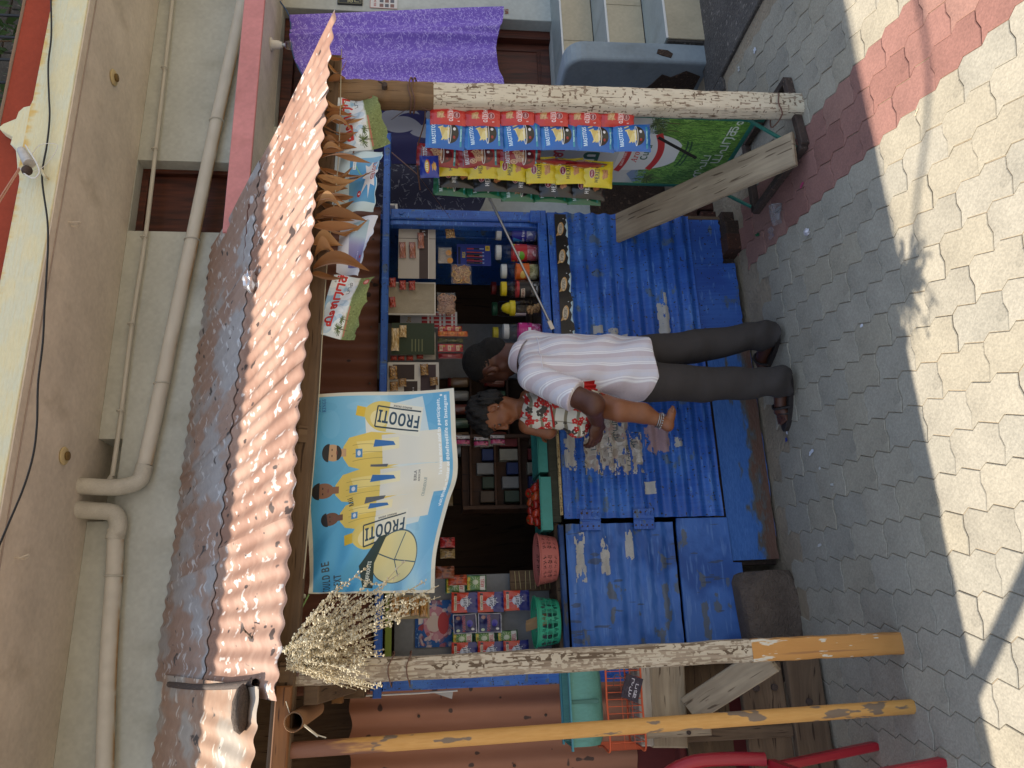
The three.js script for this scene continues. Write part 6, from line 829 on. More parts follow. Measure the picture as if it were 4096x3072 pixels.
// trays, tomatoes, baskets on the counter
{
  const teal = mat({ color: 0x3f9c90, roughness: 0.5, map: T.plaster });
  const tray = (x0, x1, zf, label) => { const t = thing('plastic_tray', label, 'tray'), y = 1.092, H = 0.052, zb = zf - 0.2; mesh('floor', bx(x0 + 0.004, x1 - 0.004, y, y + 0.005, zb + 0.004, zf - 0.004, 0.001), teal, t); for (const g of [bx(x0, x1, y, y + H, zf - 0.005, zf, 0.001), bx(x0, x1, y, y + H, zb, zb + 0.005, 0.001), bx(x0, x0 + 0.005, y, y + H, zb + 0.005, zf - 0.005, 0.001), bx(x1 - 0.005, x1, y, y + H, zb + 0.005, zf - 0.005, 0.001)]) mesh('side', g, teal, t); mesh('rim', [bx(x0 - 0.005, x1 + 0.005, y + H, y + H + 0.006, zf - 0.006, zf + 0.008, 0.002), bx(x0 - 0.005, x1 + 0.005, y + H, y + H + 0.006, zb - 0.006, zb + 0.006, 0.002), bx(x0 - 0.006, x0 + 0.006, y + H, y + H + 0.006, zb + 0.006, zf - 0.006, 0.002), bx(x1 - 0.006, x1 + 0.006, y + H, y + H + 0.006, zb + 0.006, zf - 0.006, 0.002)], teal, t); };
  tray(0.742, 0.99, -3.60, 'empty teal plastic tray beside the child on the counter'); tray(0.462, 0.716, -3.585, 'teal plastic tray heaped with tomatoes');
  const r = rng(23), tm = [0xa82a18, 0xb83a1e, 0x98241a, 0xb0481f].map((c) => phys({ color: c, roughness: 0.3, clearcoat: 0.4 })), cal = mat({ color: 0x4a5a2c, roughness: 0.9 });
  const spots = []; for (let k = 0; k < 6; k++) spots.push([0.49 + k * 0.041, 1.13, -3.63], [0.50 + k * 0.04, 1.13, -3.70]); for (let k = 0; k < 5; k++) spots.push([0.51 + k * 0.042, 1.158 + 0.006 * r(), -3.655]); for (let k = 0; k < 4; k++) spots.push([0.53 + k * 0.043, 1.178, -3.71]);
  spots.forEach((p, i) => { const R = 0.022 + r() * 0.005, t = thing('tomato', 'ripe red tomato heaped in the teal tray', 'tomato', 'tomatoes in the tray'); const g = new THREE.SphereGeometry(R, 18, 14), P = g.attributes.position; for (let k = 0; k < P.count; k++) { const a = Math.atan2(P.getZ(k), P.getX(k)), w = 1 + 0.03 * Math.cos(a * 5 + i); const top = P.getY(k) / R; P.setXYZ(k, P.getX(k) * w * 1.06, P.getY(k) * 0.86 - 0.006 * Math.exp(-Math.pow((top - 1) / 0.12, 2)), P.getZ(k) * w * 1.06); } g.computeVertexNormals(); const rot = [(r() - 0.5) * 1.6, r() * 6, (r() - 0.5) * 1.6]; g.rotateX(rot[0]).rotateZ(rot[2]).translate(...p); mesh('fruit', g, tm[i % 4], t); const c = new THREE.ConeGeometry(0.007, 0.005, 5).translate(0, R * 0.84, 0).rotateX(rot[0]).rotateZ(rot[2]).translate(...p); mesh('calyx', c, cal, t); });
  // perforated baskets: bars and rings leave real openings
  const basket = (name, label, cx, cz, R, H, y, m, kind) => {
    const b = thing(name, label, 'basket'), y0 = y, rad = (v) => R * (0.84 + 0.16 * Math.pow(v, 0.6));
    mesh('rim', new THREE.TorusGeometry(R * 1.02, 0.0045, 8, 48).rotateX(Math.PI / 2).translate(cx, y0 + H, cz), m, b); mesh('base', lathe([[0.001, 0.002], [R * 0.8, 0.002], [R * 0.86, 0.01], [R * 0.85, 0.014], [0.001, 0.006]], 40).translate(cx, y0, cz), m, b);
    // wall with holes cut out cell by cell
    const nu = 220, nv = 26, pos = [], ix = [], solid = (u, v) => { if (v < 0.12 || v > 0.86) return true; if (kind === 'rings') { const k = u * 13, a = (k - Math.floor(k)) - 0.5, d = Math.hypot(a * 2.1, (v - 0.48) * 2.3); if (d > 0.84) { const e = Math.hypot((Math.abs(a) - 0.5) * 4.6, (Math.abs(v - 0.48) - 0.26) * 4.8); return e > 0.5 || Math.abs((Math.abs(a) - 0.5) * 4) < 0.08; } const gx = Math.abs(((a * 9) % 1 + 1) % 1 - 0.5), gy = Math.abs((((v - 0.48) * 4.2 + 0.5) % 1 + 1) % 1 - 0.5); return gx > 0.36 || gy > 0.38; } const k = u * 30, a = (k - Math.floor(k)) - 0.5, w = v * 3.1, c = (w - Math.floor(w)) - 0.5, d = Math.hypot(a, c), an = Math.atan2(c, a); if (Math.floor(k) % 6 === 0) return true; return !(d > 0.12 && d < 0.36 && Math.cos(an * 5) > 0.1); };
    for (let j = 0; j <= nv; j++) for (let i = 0; i <= nu; i++) { const u = i / nu * Math.PI * 2, v = j / nv, q = rad(v); pos.push(cx + Math.cos(u) * q, y0 + H * v, cz + Math.sin(u) * q); }
    for (let j = 0; j < nv; j++) for (let i = 0; i < nu; i++) if (solid((i + 0.5) / nu, (j + 0.5) / nv)) { const a = j * (nu + 1) + i; ix.push(a, a + 1, a + nu + 2, a, a + nu + 2, a + nu + 1); }
    const g = new THREE.BufferGeometry(); g.setAttribute('position', new THREE.Float32BufferAttribute(pos, 3)); g.setIndex(ix); g.computeVertexNormals(); setUV(g, (x, yy) => [x, yy]); mesh('wall', g, m, b); return b;
  };
  basket('fruit_basket', 'dusty pink perforated plastic basket on the counter', 0.335, -3.665, 0.118, 0.09, 1.075, mat({ color: 0xb8665c, roughness: 0.6 }), 'flowers');
  basket('fruit_basket', 'bright green plastic basket with ring shaped holes', 0.052, -3.665, 0.112, 0.108, 1.08, mat({ color: 0x2fa07c, roughness: 0.5 }), 'rings');
  one('paper_scrap', surf(4, 4, (u, v) => [0.04 + u * 0.05 - v * 0.03, 1.13 + v * 0.10, -3.66 + 0.02 * Math.sin(u * 4 + v * 3)]), mat({ color: 0xa88a66, roughness: 0.9 }), 'brown paper scrap standing in the green basket', 'paper');
  for (const [x, y, z, s, lb] of [[0.33, 1.105, -3.66, 0.035, 'large brown tuber lying in the pink basket'], [0.29, 1.10, -3.63, 0.028, 'small brown tuber at the near side of the pink basket'], [0.38, 1.10, -3.68, 0.03, 'brown tuber at the far side of the pink basket']]) { const g = new THREE.IcosahedronGeometry(s, 3), P = g.attributes.position; for (let k = 0; k < P.count; k++) { const n = 0.85 + 0.3 * fbm(P.getX(k) / s * 0.25 + 0.5, P.getY(k) / s * 0.25 + 0.5, 5, 5, 3, Math.round(s * 1000)); P.setXYZ(k, P.getX(k) * n * 1.3, P.getY(k) * n, P.getZ(k) * n); } g.computeVertexNormals(); one('tuber', uvTri(g.translate(x, y, z), 0.3), M.stone, lb, 'tuber'); }
}
// dim cabinet and stock inside
{
  const cab = thing('wooden_cabinet', 'dark wooden glass cabinet deep inside the kiosk', 'cabinet'), wm = mat({ color: 0x6a4a34, map: T.wood, roughness: 0.7 });
  mesh('body', bx(0.62, 1.02, 0.95, 1.50, -4.10, -4.02, 0.004), wm, cab); for (const y of [1.06, 1.19, 1.32, 1.45]) mesh('shelf', bx(0.62, 1.02, y, y + 0.012, -4.02, -3.94, 0.002), wm, cab); for (const x of [0.62, 1.0]) mesh('upright', bx(x, x + 0.02, 0.95, 1.5, -4.02, -3.935, 0.002), wm, cab);
  const r = rng(14), cols = [['#8a8a88', 'pale grey'], ['#2a3a6a', 'dark blue'], ['#a09a88', 'cream'], ['#7a2a2a', 'dark red'], ['#5a4a3a', 'brown'], ['#3a4a3a', 'dark green']];
  const boxM = cols.map(([c]) => mat({ roughness: 0.6, map: T.plaster, color: c })); let n = 0; for (const y of [1.072, 1.202, 1.332]) for (let x = 0.66; x < 0.97; x += 0.075) { const [c, nm] = cols[n % 6], h = 0.06 + r() * 0.04; one('stock_box', bx(x, x + 0.06, y, y + h, -4.015, -3.96, 0.003), boxM[n % 6], `${nm} stock box on the ${['bottom', 'middle', 'top'][Math.round((y - 1.072) / 0.13)]} shelf of the dark cabinet`, 'box', 'stock boxes in the cabinet'); n++; }
  const bt = thing('glass_bottle', 'small glass bottle with an orange band beside the tomatoes', 'bottle'); mesh('glass', lathe([[0.001, 0], [0.017, 0], [0.018, 0.05], [0.008, 0.075], [0.007, 0.1]], 16).translate(0.60, 1.06, -3.9), phys({ color: 0xc8d8d0, transmission: 0.9, roughness: 0.1, thickness: 0 }), bt); mesh('band', new THREE.CylinderGeometry(0.0185, 0.0185, 0.02, 16, 1, true).translate(0.60, 1.09, -3.9), mat({ color: 0xb8742c }), bt);
  const sh = thing('back_rack', 'dark rack of dim glass jars along the kiosk back wall', 'rack'); for (const y of [1.20, 1.42, 1.64]) mesh('shelf', bx(0.98, 1.5, y, y + 0.014, -4.44, -4.32, 0.002), wm, sh);
  let k = 0; for (const y of [1.216, 1.436, 1.656]) for (let x = 1.03; x < 1.48; x += 0.085) { const d = [0x5f7a60, 0x8a4a3c, 0x9a9a94, 0x86684a][k++ % 4]; const o = thing('small_jar', 'dim small jar on the dark rack behind the child', 'jar', 'small jars on the back rack'); mesh('body', lathe([[0.001, 0], [0.03, 0], [0.032, 0.01], [0.032, 0.09], [0.026, 0.105]], 14).translate(x, y, -4.37), phys({ color: d, roughness: 0.2, clearcoat: 0.5 }), o); mesh('lid', lathe([[0.001, 0.125], [0.029, 0.125], [0.029, 0.105]], 14).translate(x, y, -4.37), mat({ color: [0x7a2420, 0xb0aca4, 0x2a5a3a][k % 3], roughness: 0.5 }), o); }
  const wv = thing('woven_tray', 'dark tray with pale woven strips leaning inside near the pink basket', 'tray'); mesh('tray_board', bx(0.20, 0.30, 1.05, 1.28, -3.84, -3.83, 0.002), M.woodDark, wv); const rw = rng(6); for (let i = 0; i < 9; i++) mesh('strip', bar([0.205 + rw() * 0.005, 1.06 + i * 0.024, -3.826], [0.296, 1.064 + i * 0.024 + (rw() - 0.5) * 0.012, -3.826], 0.003, 0.002, [0, 0, 1], 0.0005), mat({ color: 0xb8a878, roughness: 0.8 }), wv);
  for (const [x, y, w, h, c, lb] of [[0.70, 1.62, 0.1, 0.14, '#7a6a4a', 'dim tan packet hanging over the cabinet'], [0.85, 1.58, 0.07, 0.1, '#8a8a86', 'pale packet hanging over the cabinet']]) one('stock_packet', pillow(w, h, 0.03, 61).translate(x, y, -4.0), phys({ roughness: 0.4, color: c, map: T.mottle }), lb, 'packet');
}
// paper strip and torn posters on the kiosk front
{
  const kz = -3.568, y0 = 0.935, y1 = 1.003;
  for (const [a, b, u0] of [[1.22, 2.146, 0]]) { const g = surf(60, 6, (u, v) => [lerp(a, b, u), lerp(y0 + 0.004 * Math.sin(u * 40) + 0.006 * (fbm(u * 0.98, 0, 30, 3, 2, 8) - 0.5), y1, v), kz + 0.0015 * Math.sin(u * 31)]); setUV(g, (x, y) => [(x - 2.146) / 0.163, (y - y0) / (y1 - y0)]); const t = T.kopiko; t.wrapS = THREE.RepeatWrapping; one('paper_strip', g, paper(t, { roughness: 0.4 }), 'black sweet wrapper strip with tan badges glued along the kiosk front', 'strip'); }
  const flapZ = (x, y) => -3.583 + Math.sin(y / 0.0705 * 2 * Math.PI) * 0.0095 * (0.75 + 0.45 * fbm(clamp(x / 2.4), clamp(y / 1.2), 5, 5, 3, 61) - (x < 0.66 ? (0.66 - x) * 3.2 : 0)) + (fbm(clamp((x - 0.512) / 1.651) * 0.98, clamp((y - 0.252) / 0.746) * 0.98, 9, 9, 4, 91) - 0.5) * 0.012;
  const leafZ = (x, y) => -3.59 + Math.sin(y / 0.0705 * 2 * Math.PI) * 0.006 * (0.3 + 0.9 * fbm(clamp(x + 0.3), clamp(y), 6, 4, 3, 64)) + (fbm(clamp((x + 0.158) / 0.646) * 0.98, clamp((y - 0.512) / 0.52) * 0.98, 9, 9, 4, 91) - 0.5) * 0.02;
  T.torn = ctex(512, 512, (g, w, h) => { rect(g, 0, 0, w, h, '#b4aca0'); speck(g, w, h, 240, ['#c8c2b8', '#9a9084', '#d6d2ca', '#a89890', '#b89a94'], 6, 40, 3); for (let i = 0; i < 5; i++) tamil(g, ['pa va ka', 'ni ya ra'][i % 2], 30 + (i % 2) * 220, 20 + i * 96, 70, '#3c5058', 10); speck(g, w, h, 30, ['#6a5a58', '#8a5a5a'], 4, 16, 6); });
  T.torn.wrapS = T.torn.wrapT = THREE.RepeatWrapping;
  const tm = paper(T.torn, { roughness: 0.9 }), scrap = (q, seed, label, zf = flapZ, m = tm, thr = 0.36, long = 2.2) => {
    const xs = q.map((p) => p[0]), ys = q.map((p) => p[1]), x0 = Math.min(...xs), x1 = Math.max(...xs), yA = Math.min(...ys), yB = Math.max(...ys), c = 0.0032, nu = Math.ceil((x1 - x0) / c), nv = Math.ceil((yB - yA) / c), pos = [], ix = [];
    for (let j = 0; j <= nv; j++) for (let i = 0; i <= nu; i++) { const x = x0 + i * c, y = yA + j * c; pos.push(x, y, zf(x, y) + 0.0022); }
    for (let j = 0; j < nv; j++) for (let i = 0; i < nu; i++) { const u = (i + 0.5) / nu, v = (j + 0.5) / nv, e = Math.min(u, 1 - u, (v) * 1.2, (1 - v) * 1.2), n = fbm(u, v, Math.max(3, Math.round(nu / 11)), Math.max(3, Math.round(nv / 5)), 5, seed); if (n * 0.9 + Math.min(0.3, e * 1.1) > thr + 0.29) { const a = j * (nu + 1) + i; ix.push(a, a + 1, a + nu + 2, a, a + nu + 2, a + nu + 1); } }
    if (!ix.length) return; const g = new THREE.BufferGeometry(); g.setAttribute('position', new THREE.Float32BufferAttribute(pos, 3)); g.setIndex(ix); g.computeVertexNormals(); setUV(g, (x, y) => [x / 0.3 + seed * 0.13, y / 0.3 + seed * 0.29]); one('torn_poster', g, m, label, 'poster', 'torn poster remains on the kiosk');
  };
  const dk = paper(T.kopiko, { roughness: 0.5 }), wh = mat({ color: 0xcac6be, map: T.plaster, roughness: 0.9 }), pk = mat({ color: 0xb89aa0, map: T.plaster, roughness: 0.9 });
  scrap([[0.744,1.029,-3.57],[0.924,0.953,-3.57]], 1, 'torn dark strip remains on the blue flap beside the child', flapZ, wh, 0.26); scrap([[0.712,0.921,-3.57],[0.942,0.856,-3.57]], 2, 'narrow torn poster scrap under the child', flapZ, tm, 0.26); scrap([[0.718,0.859,-3.57],[1.044,0.779,-3.57]], 3, 'long torn poster scrap with blue lettering on the flap', flapZ, tm, 0.24); scrap([[0.717,0.804,-3.57],[1.044,0.69,-3.57]], 4, 'widest torn poster scrap with blue lettering behind the child leg', flapZ, tm, 0.22); scrap([[0.722,0.686,-3.57],[0.934,0.626,-3.57]], 5, 'brownish torn poster scrap on the flap', flapZ, tm, 0.28); scrap([[0.814,0.609,-3.57],[1.043,0.485,-3.57]], 6, 'pinkish torn poster scrap by the child foot', flapZ, pk, 0.26); scrap([[0.623,0.633,-3.57],[0.683,0.581,-3.57]], 7, 'small square paper scrap alone on the flap', flapZ, wh, 0.2); scrap([[0.814,0.665,-3.57],[0.877,0.626,-3.57]], 8, 'tiny torn scrap between two ridges', flapZ, wh, 0.25); scrap([[0.85,0.466,-3.57],[0.907,0.419,-3.57]], 9, 'little torn scrap low on the flap', flapZ, wh, 0.28);
  scrap([[1.379,0.48,-3.57],[1.691,0.417,-3.57]], 11, 'narrow white scrap low on the flap right of the man', flapZ, wh, 0.3); scrap([[1.371,0.702,-3.57],[1.454,0.653,-3.57]], 12, 'white printed scrap beside the man shirt', flapZ, wh, 0.2); scrap([[1.459,0.826,-3.57],[1.501,0.781,-3.57]], 13, 'small white scrap above the printed one', flapZ, wh, 0.2); scrap([[1.432,0.75,-3.57],[1.488,0.699,-3.57]], 14, 'irregular white scrap beside the shirt hem', flapZ, wh, 0.26);
  scrap([[0.218,0.995,-3.58],[0.446,0.945,-3.58]], 21, 'pale torn strip highest on the crumpled leaf', leafZ, wh, 0.3); scrap([[0.237,0.874,-3.58],[0.438,0.83,-3.58]], 22, 'pale torn strip in the middle of the crumpled leaf', leafZ, wh, 0.28); scrap([[0.314,0.751,-3.58],[0.453,0.713,-3.58]], 23, 'short pale torn strip lowest on the crumpled leaf', leafZ, wh, 0.24);
}

// ---------------------------------------------------------------- the man and the child he carries
const nrm = (a) => { const l = Math.hypot(...a); return a.map((c) => c / l); }, crs = (a, b) => [a[1] * b[2] - a[2] * b[1], a[2] * b[0] - a[0] * b[2], a[0] * b[1] - a[1] * b[0]], add = (a, b, k = 1) => a.map((c, i) => c + b[i] * k);
function headFrame(c, fwd, s, roll = [0, 1, 0]) { const f = nrm(fwd), r = nrm(crs(f, roll)), u = crs(r, f); return { c, f, r, u, s, L: (a, b, d) => [0, 1, 2].map((i) => c[i] + s * (a * r[i] + b * u[i] + d * f[i])) }; }
function headField(H, kid) {
  const { L, r, u, f, s } = H, E = (p, q) => ellips(L(...p), q.map((c) => c * s), r, u, f), C = (a, b, ra, rb) => capsule(L(...a), L(...b), ra * s, rb * s);
  const soft = blend([E([0, 0.035, -0.014], [0.075, 0.085, 0.096]), E([0, -0.028, 0.028], [0.058, 0.084, 0.062]), C([0, -0.096, 0.062], [0, -0.09, 0.058], 0.022, 0.024), C([-0.05, -0.05, 0], [-0.014, -0.094, 0.055], 0.022, 0.02), C([0.05, -0.05, 0], [0.014, -0.094, 0.055], 0.022, 0.02), E([-0.036, -0.034, 0.055], [0.026, 0.028, 0.026]), E([0.036, -0.034, 0.055], [0.026, 0.028, 0.026])], 0.022 * s);
  const fine = blend([C([0, 0.006, 0.086], [0, -0.03, kid ? 0.102 : 0.108], 0.008, 0.0115), E([-0.011, -0.036, 0.094], [0.009, 0.007, 0.009]), E([0.011, -0.036, 0.094], [0.009, 0.007, 0.009]), C([-0.034, 0.026, 0.074], [0.034, 0.026, 0.074], 0.011, 0.011), C([-0.016, -0.061, 0.083], [0.016, -0.061, 0.083], 0.0075, 0.0075), C([-0.013, -0.073, 0.081], [0.013, -0.073, 0.081], 0.008, 0.008)], 0.008 * s);
  const ear = (k) => { const o = E([k * 0.077, -0.004, -0.012], [0.012, 0.033, 0.021]), i = E([k * 0.088, 0.0, -0.006], [0.010, 0.02, 0.012]); return (x, y, z) => Math.max(o(x, y, z), -i(x, y, z)); }, eL = ear(-1), eR = ear(1);
  const sock = [-1, 1].map((k) => E([k * 0.031, 0.004, 0.092], [0.017, 0.009, 0.014]));
  return (x, y, z) => { let d = smin(soft(x, y, z), fine(x, y, z), 0.012 * s); for (const q of sock) d = Math.max(d, -q(x, y, z) - 0.002); return smin(d, Math.min(eL(x, y, z), eR(x, y, z)), 0.008 * s); };
}
// a hand from the wrist: palm along dir, back of the hand towards back; five separate curled fingers
function handField(w, dir, back, s, curl, side) {
  const d = nrm(dir), b = nrm(add(back, d, -(back[0] * d[0] + back[1] * d[1] + back[2] * d[2]))), l = crs(d, b), P = (a, c, e) => [0, 1, 2].map((i) => w[i] + s * (a * d[i] + c * b[i] + e * l[i])), fs = [ellips(P(0.048, 0, 0), [0.05 * s, 0.016 * s, 0.042 * s], d, b, l), capsule(P(-0.02, 0, 0), P(0.03, 0, 0), 0.026 * s, 0.022 * s)];
  const fin = [[-0.031, 0.072], [-0.011, 0.082], [0.010, 0.078], [0.030, 0.062]];
  const list = fin.map(([e, len]) => { let p = P(0.085 - Math.abs(e) * 0.2, 0, e), a = 0, out = []; for (let k = 0; k < 3; k++) { a += curl * [0.6, 1, 0.8][k]; const q = len * [0.42, 0.32, 0.26][k], n = [0, 1, 2].map((i) => p[i] + s * q * (Math.cos(a) * d[i] - Math.sin(a) * b[i])); out.push(capsule(p, n, (0.0095 - 0.001 * k) * s, (0.0088 - 0.001 * k) * s)); p = n; } return blend(out, 0.003); });
  const t0 = P(0.02, -0.004, side * 0.03), t1 = P(0.052, -0.016, side * 0.058), t2 = P(0.082, -0.03, side * 0.06), th = blend([capsule(t0, t1, 0.014 * s, 0.0105 * s), capsule(t1, t2, 0.0105 * s, 0.009 * s)], 0.006);
  const palm = blend(fs, 0.012); return (x, y, z) => { let m = palm(x, y, z); let q = 1e9; for (const f of list) q = Math.min(q, f(x, y, z)); return smin(smin(m, q, 0.006), th(x, y, z), 0.008); };
}
const skinTex = dtex(128, 128, (u, v) => { const n = fbm(u, v, 6, 6, 4, 2001), f = fbm(u, v, 40, 40, 2, 2011); const k = 236 + (n - 0.5) * 26 + (f - 0.5) * 12; return [k, k * 0.985, k * 0.97]; });
T.shirt = ctex(512, 512, (g, w, h) => { rect(g, 0, 0, w, h, '#d6d0d4'); for (let k = 0; k < 4; k++) { const x = k * 128; rect(g, x + 10, 0, 44, h, '#cdc0c4'); rect(g, x + 58, 0, 10, h, '#eeecec'); rect(g, x + 76, 0, 8, h, '#f0eeee'); rect(g, x + 90, 0, 26, h, '#d4d2da'); } g.globalAlpha = 0.07; for (let i = 0; i < 512; i += 3) { rect(g, 0, i, w, 1, '#777'); rect(g, i, 0, 1, h, '#777'); } g.globalAlpha = 1; }); T.shirt.wrapS = T.shirt.wrapT = THREE.RepeatWrapping;
T.dress = ctex(512, 512, (g, w, h) => { rect(g, 0, 0, w, h, '#d8d2c0'); const r = rng(19); for (let k = 0; k < 5; k++) { g.fillStyle = '#8c8268'; g.beginPath(); for (let x = 0; x <= w; x += 16) g.lineTo(x, 30 + k * 102 + 8 * Math.sin(x / 512 * 12.566)); for (let x = w; x >= 0; x -= 16) g.lineTo(x, 56 + k * 102 + 8 * Math.sin(x / 512 * 12.566)); g.fill(); } for (let k = 0; k < 4; k++) rect(g, 20 + k * 128, 0, 12, h, 'rgba(120,112,90,.55)'); for (let i = 0; i < 60; i++) { const x = r() * w, y = r() * h, a = r() * 6.3, s = 8 + r() * 14; if (i % 3 === 0) { g.strokeStyle = '#3a342c'; g.lineWidth = 4; g.beginPath(); g.moveTo(x, y); g.quadraticCurveTo(x + Math.cos(a) * 30, y + Math.sin(a) * 30, x + Math.cos(a + 0.5) * 70, y + Math.sin(a + 0.5) * 70); g.stroke(); } for (const ox of [0, w, -w]) for (let p = 0; p < 5; p++) ell(g, x + ox + Math.cos(p * 1.256 + a) * s, y + Math.sin(p * 1.256 + a) * s, s * 0.8, s * 0.62, i % 4 === 1 ? '#4a4238' : (i % 2 ? '#b8201c' : '#c8302a'), p); } }); T.dress.wrapS = T.dress.wrapT = THREE.RepeatWrapping;
const wrinkle = gtex(256, 256, (u, v) => fbm(u + 0.15 * fbm(u, v, 3, 3, 2, 2101), v, 5, 9, 4, 2111));
const weave = gtex(256, 256, (u, v) => fbm(u, v, 5, 5, 4, 2121) * 0.8 + 0.2 * fbm(u, v, 100, 100, 1, 2131));
{
  const D = nrm([-0.5, 0, -0.866]), Rt = [0.866, 0, -0.5], skin = mat({ color: 0x5a3524, map: skinTex, roughness: 0.5 });
  const hipL = [1.07, 0.80, -3.18], hipR = [1.205, 0.80, -3.27], kneeL = [1.052, 0.43, -3.185], kneeR = [1.262, 0.43, -3.255], ankL = [1.062, 0.085, -3.16], ankR = [1.325, 0.085, -3.215];
  const shL = [1.066,1.226,-3.12], shR = [1.306,1.198,-3.35], neck = [1.222,1.258,-3.285], headC = [1.215,1.387,-3.36], pel = [1.14, 0.80, -3.225], chest = [1.175, 1.08, -3.255];
  const elL = [0.899,0.996,-2.99], wrL = [0.866,0.954,-3.12], elR = [1.25, 0.99, -3.475], wrR = [1.11, 1.07, -3.53];
  const H = headFrame(headC, [-0.52, -0.42, -0.74], 1.06);
  const man = thing('person', 'man in a pale striped shirt and dark trousers carrying a child', 'person');
  const head = headField(H, false), neckF = capsule(add(H.L(0, -0.05, -0.03), [0, 0, 0]), neck, 0.054, 0.06);
  const hf = (x, y, z) => smin(head(x, y, z), neckF(x, y, z), 0.025);
  const armL = blend([capsule(shL, elL, 0.05, 0.048), capsule(elL, wrL, 0.046, 0.032)], 0.02), armR = blend([capsule(shR, elR, 0.046, 0.038), capsule(elR, wrR, 0.038, 0.027)], 0.02);
  const footF = (heel, toe) => { const d = nrm([toe[0] - heel[0], 0, toe[2] - heel[2]]), s = [d[2], 0, -d[0]], at = (t, w, y) => [heel[0] + (toe[0] - heel[0]) * t + s[0] * w, y, heel[2] + (toe[2] - heel[2]) * t + s[2] * w]; const t = blend([capsule(at(0.1, 0, 0.055), at(0.68, 0, 0.042), 0.032, 0.026), capsule(at(0.68, -0.018, 0.04), at(0.7, 0.022, 0.036), 0.022, 0.02)], 0.02), toes = [-0.03, -0.012, 0.004, 0.019, 0.032].map((w, i) => capsule(at(0.78 - i * 0.02, w, 0.034), at(1.0 - Math.abs(i - 0.6) * 0.045, w * 1.1, 0.028), 0.0115 - i * 0.0008, 0.0105 - i * 0.0008)); return (x, y, z) => { let q = 1e9; for (const f of toes) q = Math.min(q, f(x, y, z)); return smin(t(x, y, z), q, 0.008); }; };
  const heL = [1.08,0,-3.205], toL = [0.889,0,-3.302], heR = [1.292,0,-3.277], toR = [1.222,0,-3.463];
  const fL = footF(heL, toL), fR = footF(heR, toR);
  const trunk = blend([capsule(pel, chest, 0.095, 0.09), capsule(shL, shR, 0.045, 0.045), capsule(chest, neck, 0.08, 0.055), capsule(hipL, kneeL, 0.06, 0.045), capsule(kneeL, ankL, 0.045, 0.032), capsule(hipR, kneeR, 0.06, 0.045), capsule(kneeR, ankR, 0.045, 0.032)], 0.03);
  const bodyF = (x, y, z) => { let d = Math.min(smin(trunk(x, y, z), Math.min(armL(x, y, z), armR(x, y, z)), 0.02), y > 1.2 ? hf(x, y, z) : 1e9); return y < 0.16 ? smin(d, Math.min(fL(x, y, z), fR(x, y, z)), 0.01) : d; };
  const hdL = handField(wrL, [-0.62, -0.02, -0.5], [-0.35, -0.5, 0.7], 1.0, 0.5, -1), hdR = handField(wrR, [-0.75, -0.1, -0.35], [0, 1, 0.2], 1.0, 0.25, 1);
  const body = merge([nets(bodyF, [0.78, -0.02, -3.62], [1.45, 1.30, -2.86], 0.010), nets((x, y, z) => hf(x, y, z), [headC[0] - 0.15, headC[1] - 0.2, headC[2] - 0.16], [headC[0] + 0.15, headC[1] + 0.15, headC[2] + 0.16], 0.0045), nets(fL, [0.80, 0, -3.30], [1.15, 0.10, -3.05], 0.005), nets(fR, [1.12, 0, -3.40], [1.42, 0.10, -3.12], 0.005), nets(hdL, [wrL[0] - 0.2, wrL[1] - 0.12, wrL[2] - 0.2], [wrL[0] + 0.06, wrL[1] + 0.12, wrL[2] + 0.08], 0.004), nets(hdR, [wrR[0] - 0.2, wrR[1] - 0.1, wrR[2] - 0.16], [wrR[0] + 0.06, wrR[1] + 0.1, wrR[2] + 0.08], 0.004)].map((g) => setUV(g, (x, y, z) => [(x + z) * 3, y * 3])));
  mesh('body', body, skin, man);
  // short hair
  const cap = ellips(H.L(0, 0.037, -0.016), [0.080, 0.090, 0.101], H.r, H.u, H.f), nape = capsule(H.L(0, -0.03, -0.075), H.L(0, -0.055, -0.066), 0.05, 0.046), hair = (x, y, z) => { const p = [x - headC[0], y - headC[1], z - headC[2]], du = p[0] * H.u[0] + p[1] * H.u[1] + p[2] * H.u[2], df = p[0] * H.f[0] + p[1] * H.f[1] + p[2] * H.f[2], lat = Math.abs(p[0] * H.r[0] + p[1] * H.r[1] + p[2] * H.r[2]); const n = (h2(Math.round(x * 420), Math.round(y * 420) + Math.round(z * 420) * 57, 3) - 0.5) * 0.0022; const t = sst(-0.03, 0.045, df), low = lerp(-0.085, 0.012, t) + 0.055 * sst(0.04, 0.09, df) - 0.018 * sst(0.06, 0.02, lat) * (1 - t); return Math.max(smin(cap(x, y, z), nape(x, y, z), 0.02) + n, (low - du) * 0.8); };
  const hg = nets(hair, [headC[0] - 0.14, headC[1] - 0.13, headC[2] - 0.15], [headC[0] + 0.14, headC[1] + 0.16, headC[2] + 0.15], 0.0042); setUV(hg, (x, y, z) => [(x + z) * 6, y * 6]); mesh('hair', hg, mat({ color: 0x0b0807, roughness: 0.9, bumpMap: T.fineB, bumpScale: 0.004 }), man);
  // shirt: yoke, back, sleeves, collar
  const hem = (x, z) => 0.655 + 0.02 * Math.sin((x + z) * 9), fold = (x, y, z) => 0.006 * Math.sin((x * 0.9 - z * 0.4) * 42 + y * 12 + 3 * Math.sin(y * 7)) * sst(1.3, 0.8, y) + 0.006 * Math.sin(y * 34 + x * 30 + z * 12) * sst(1.12, 0.9, y);
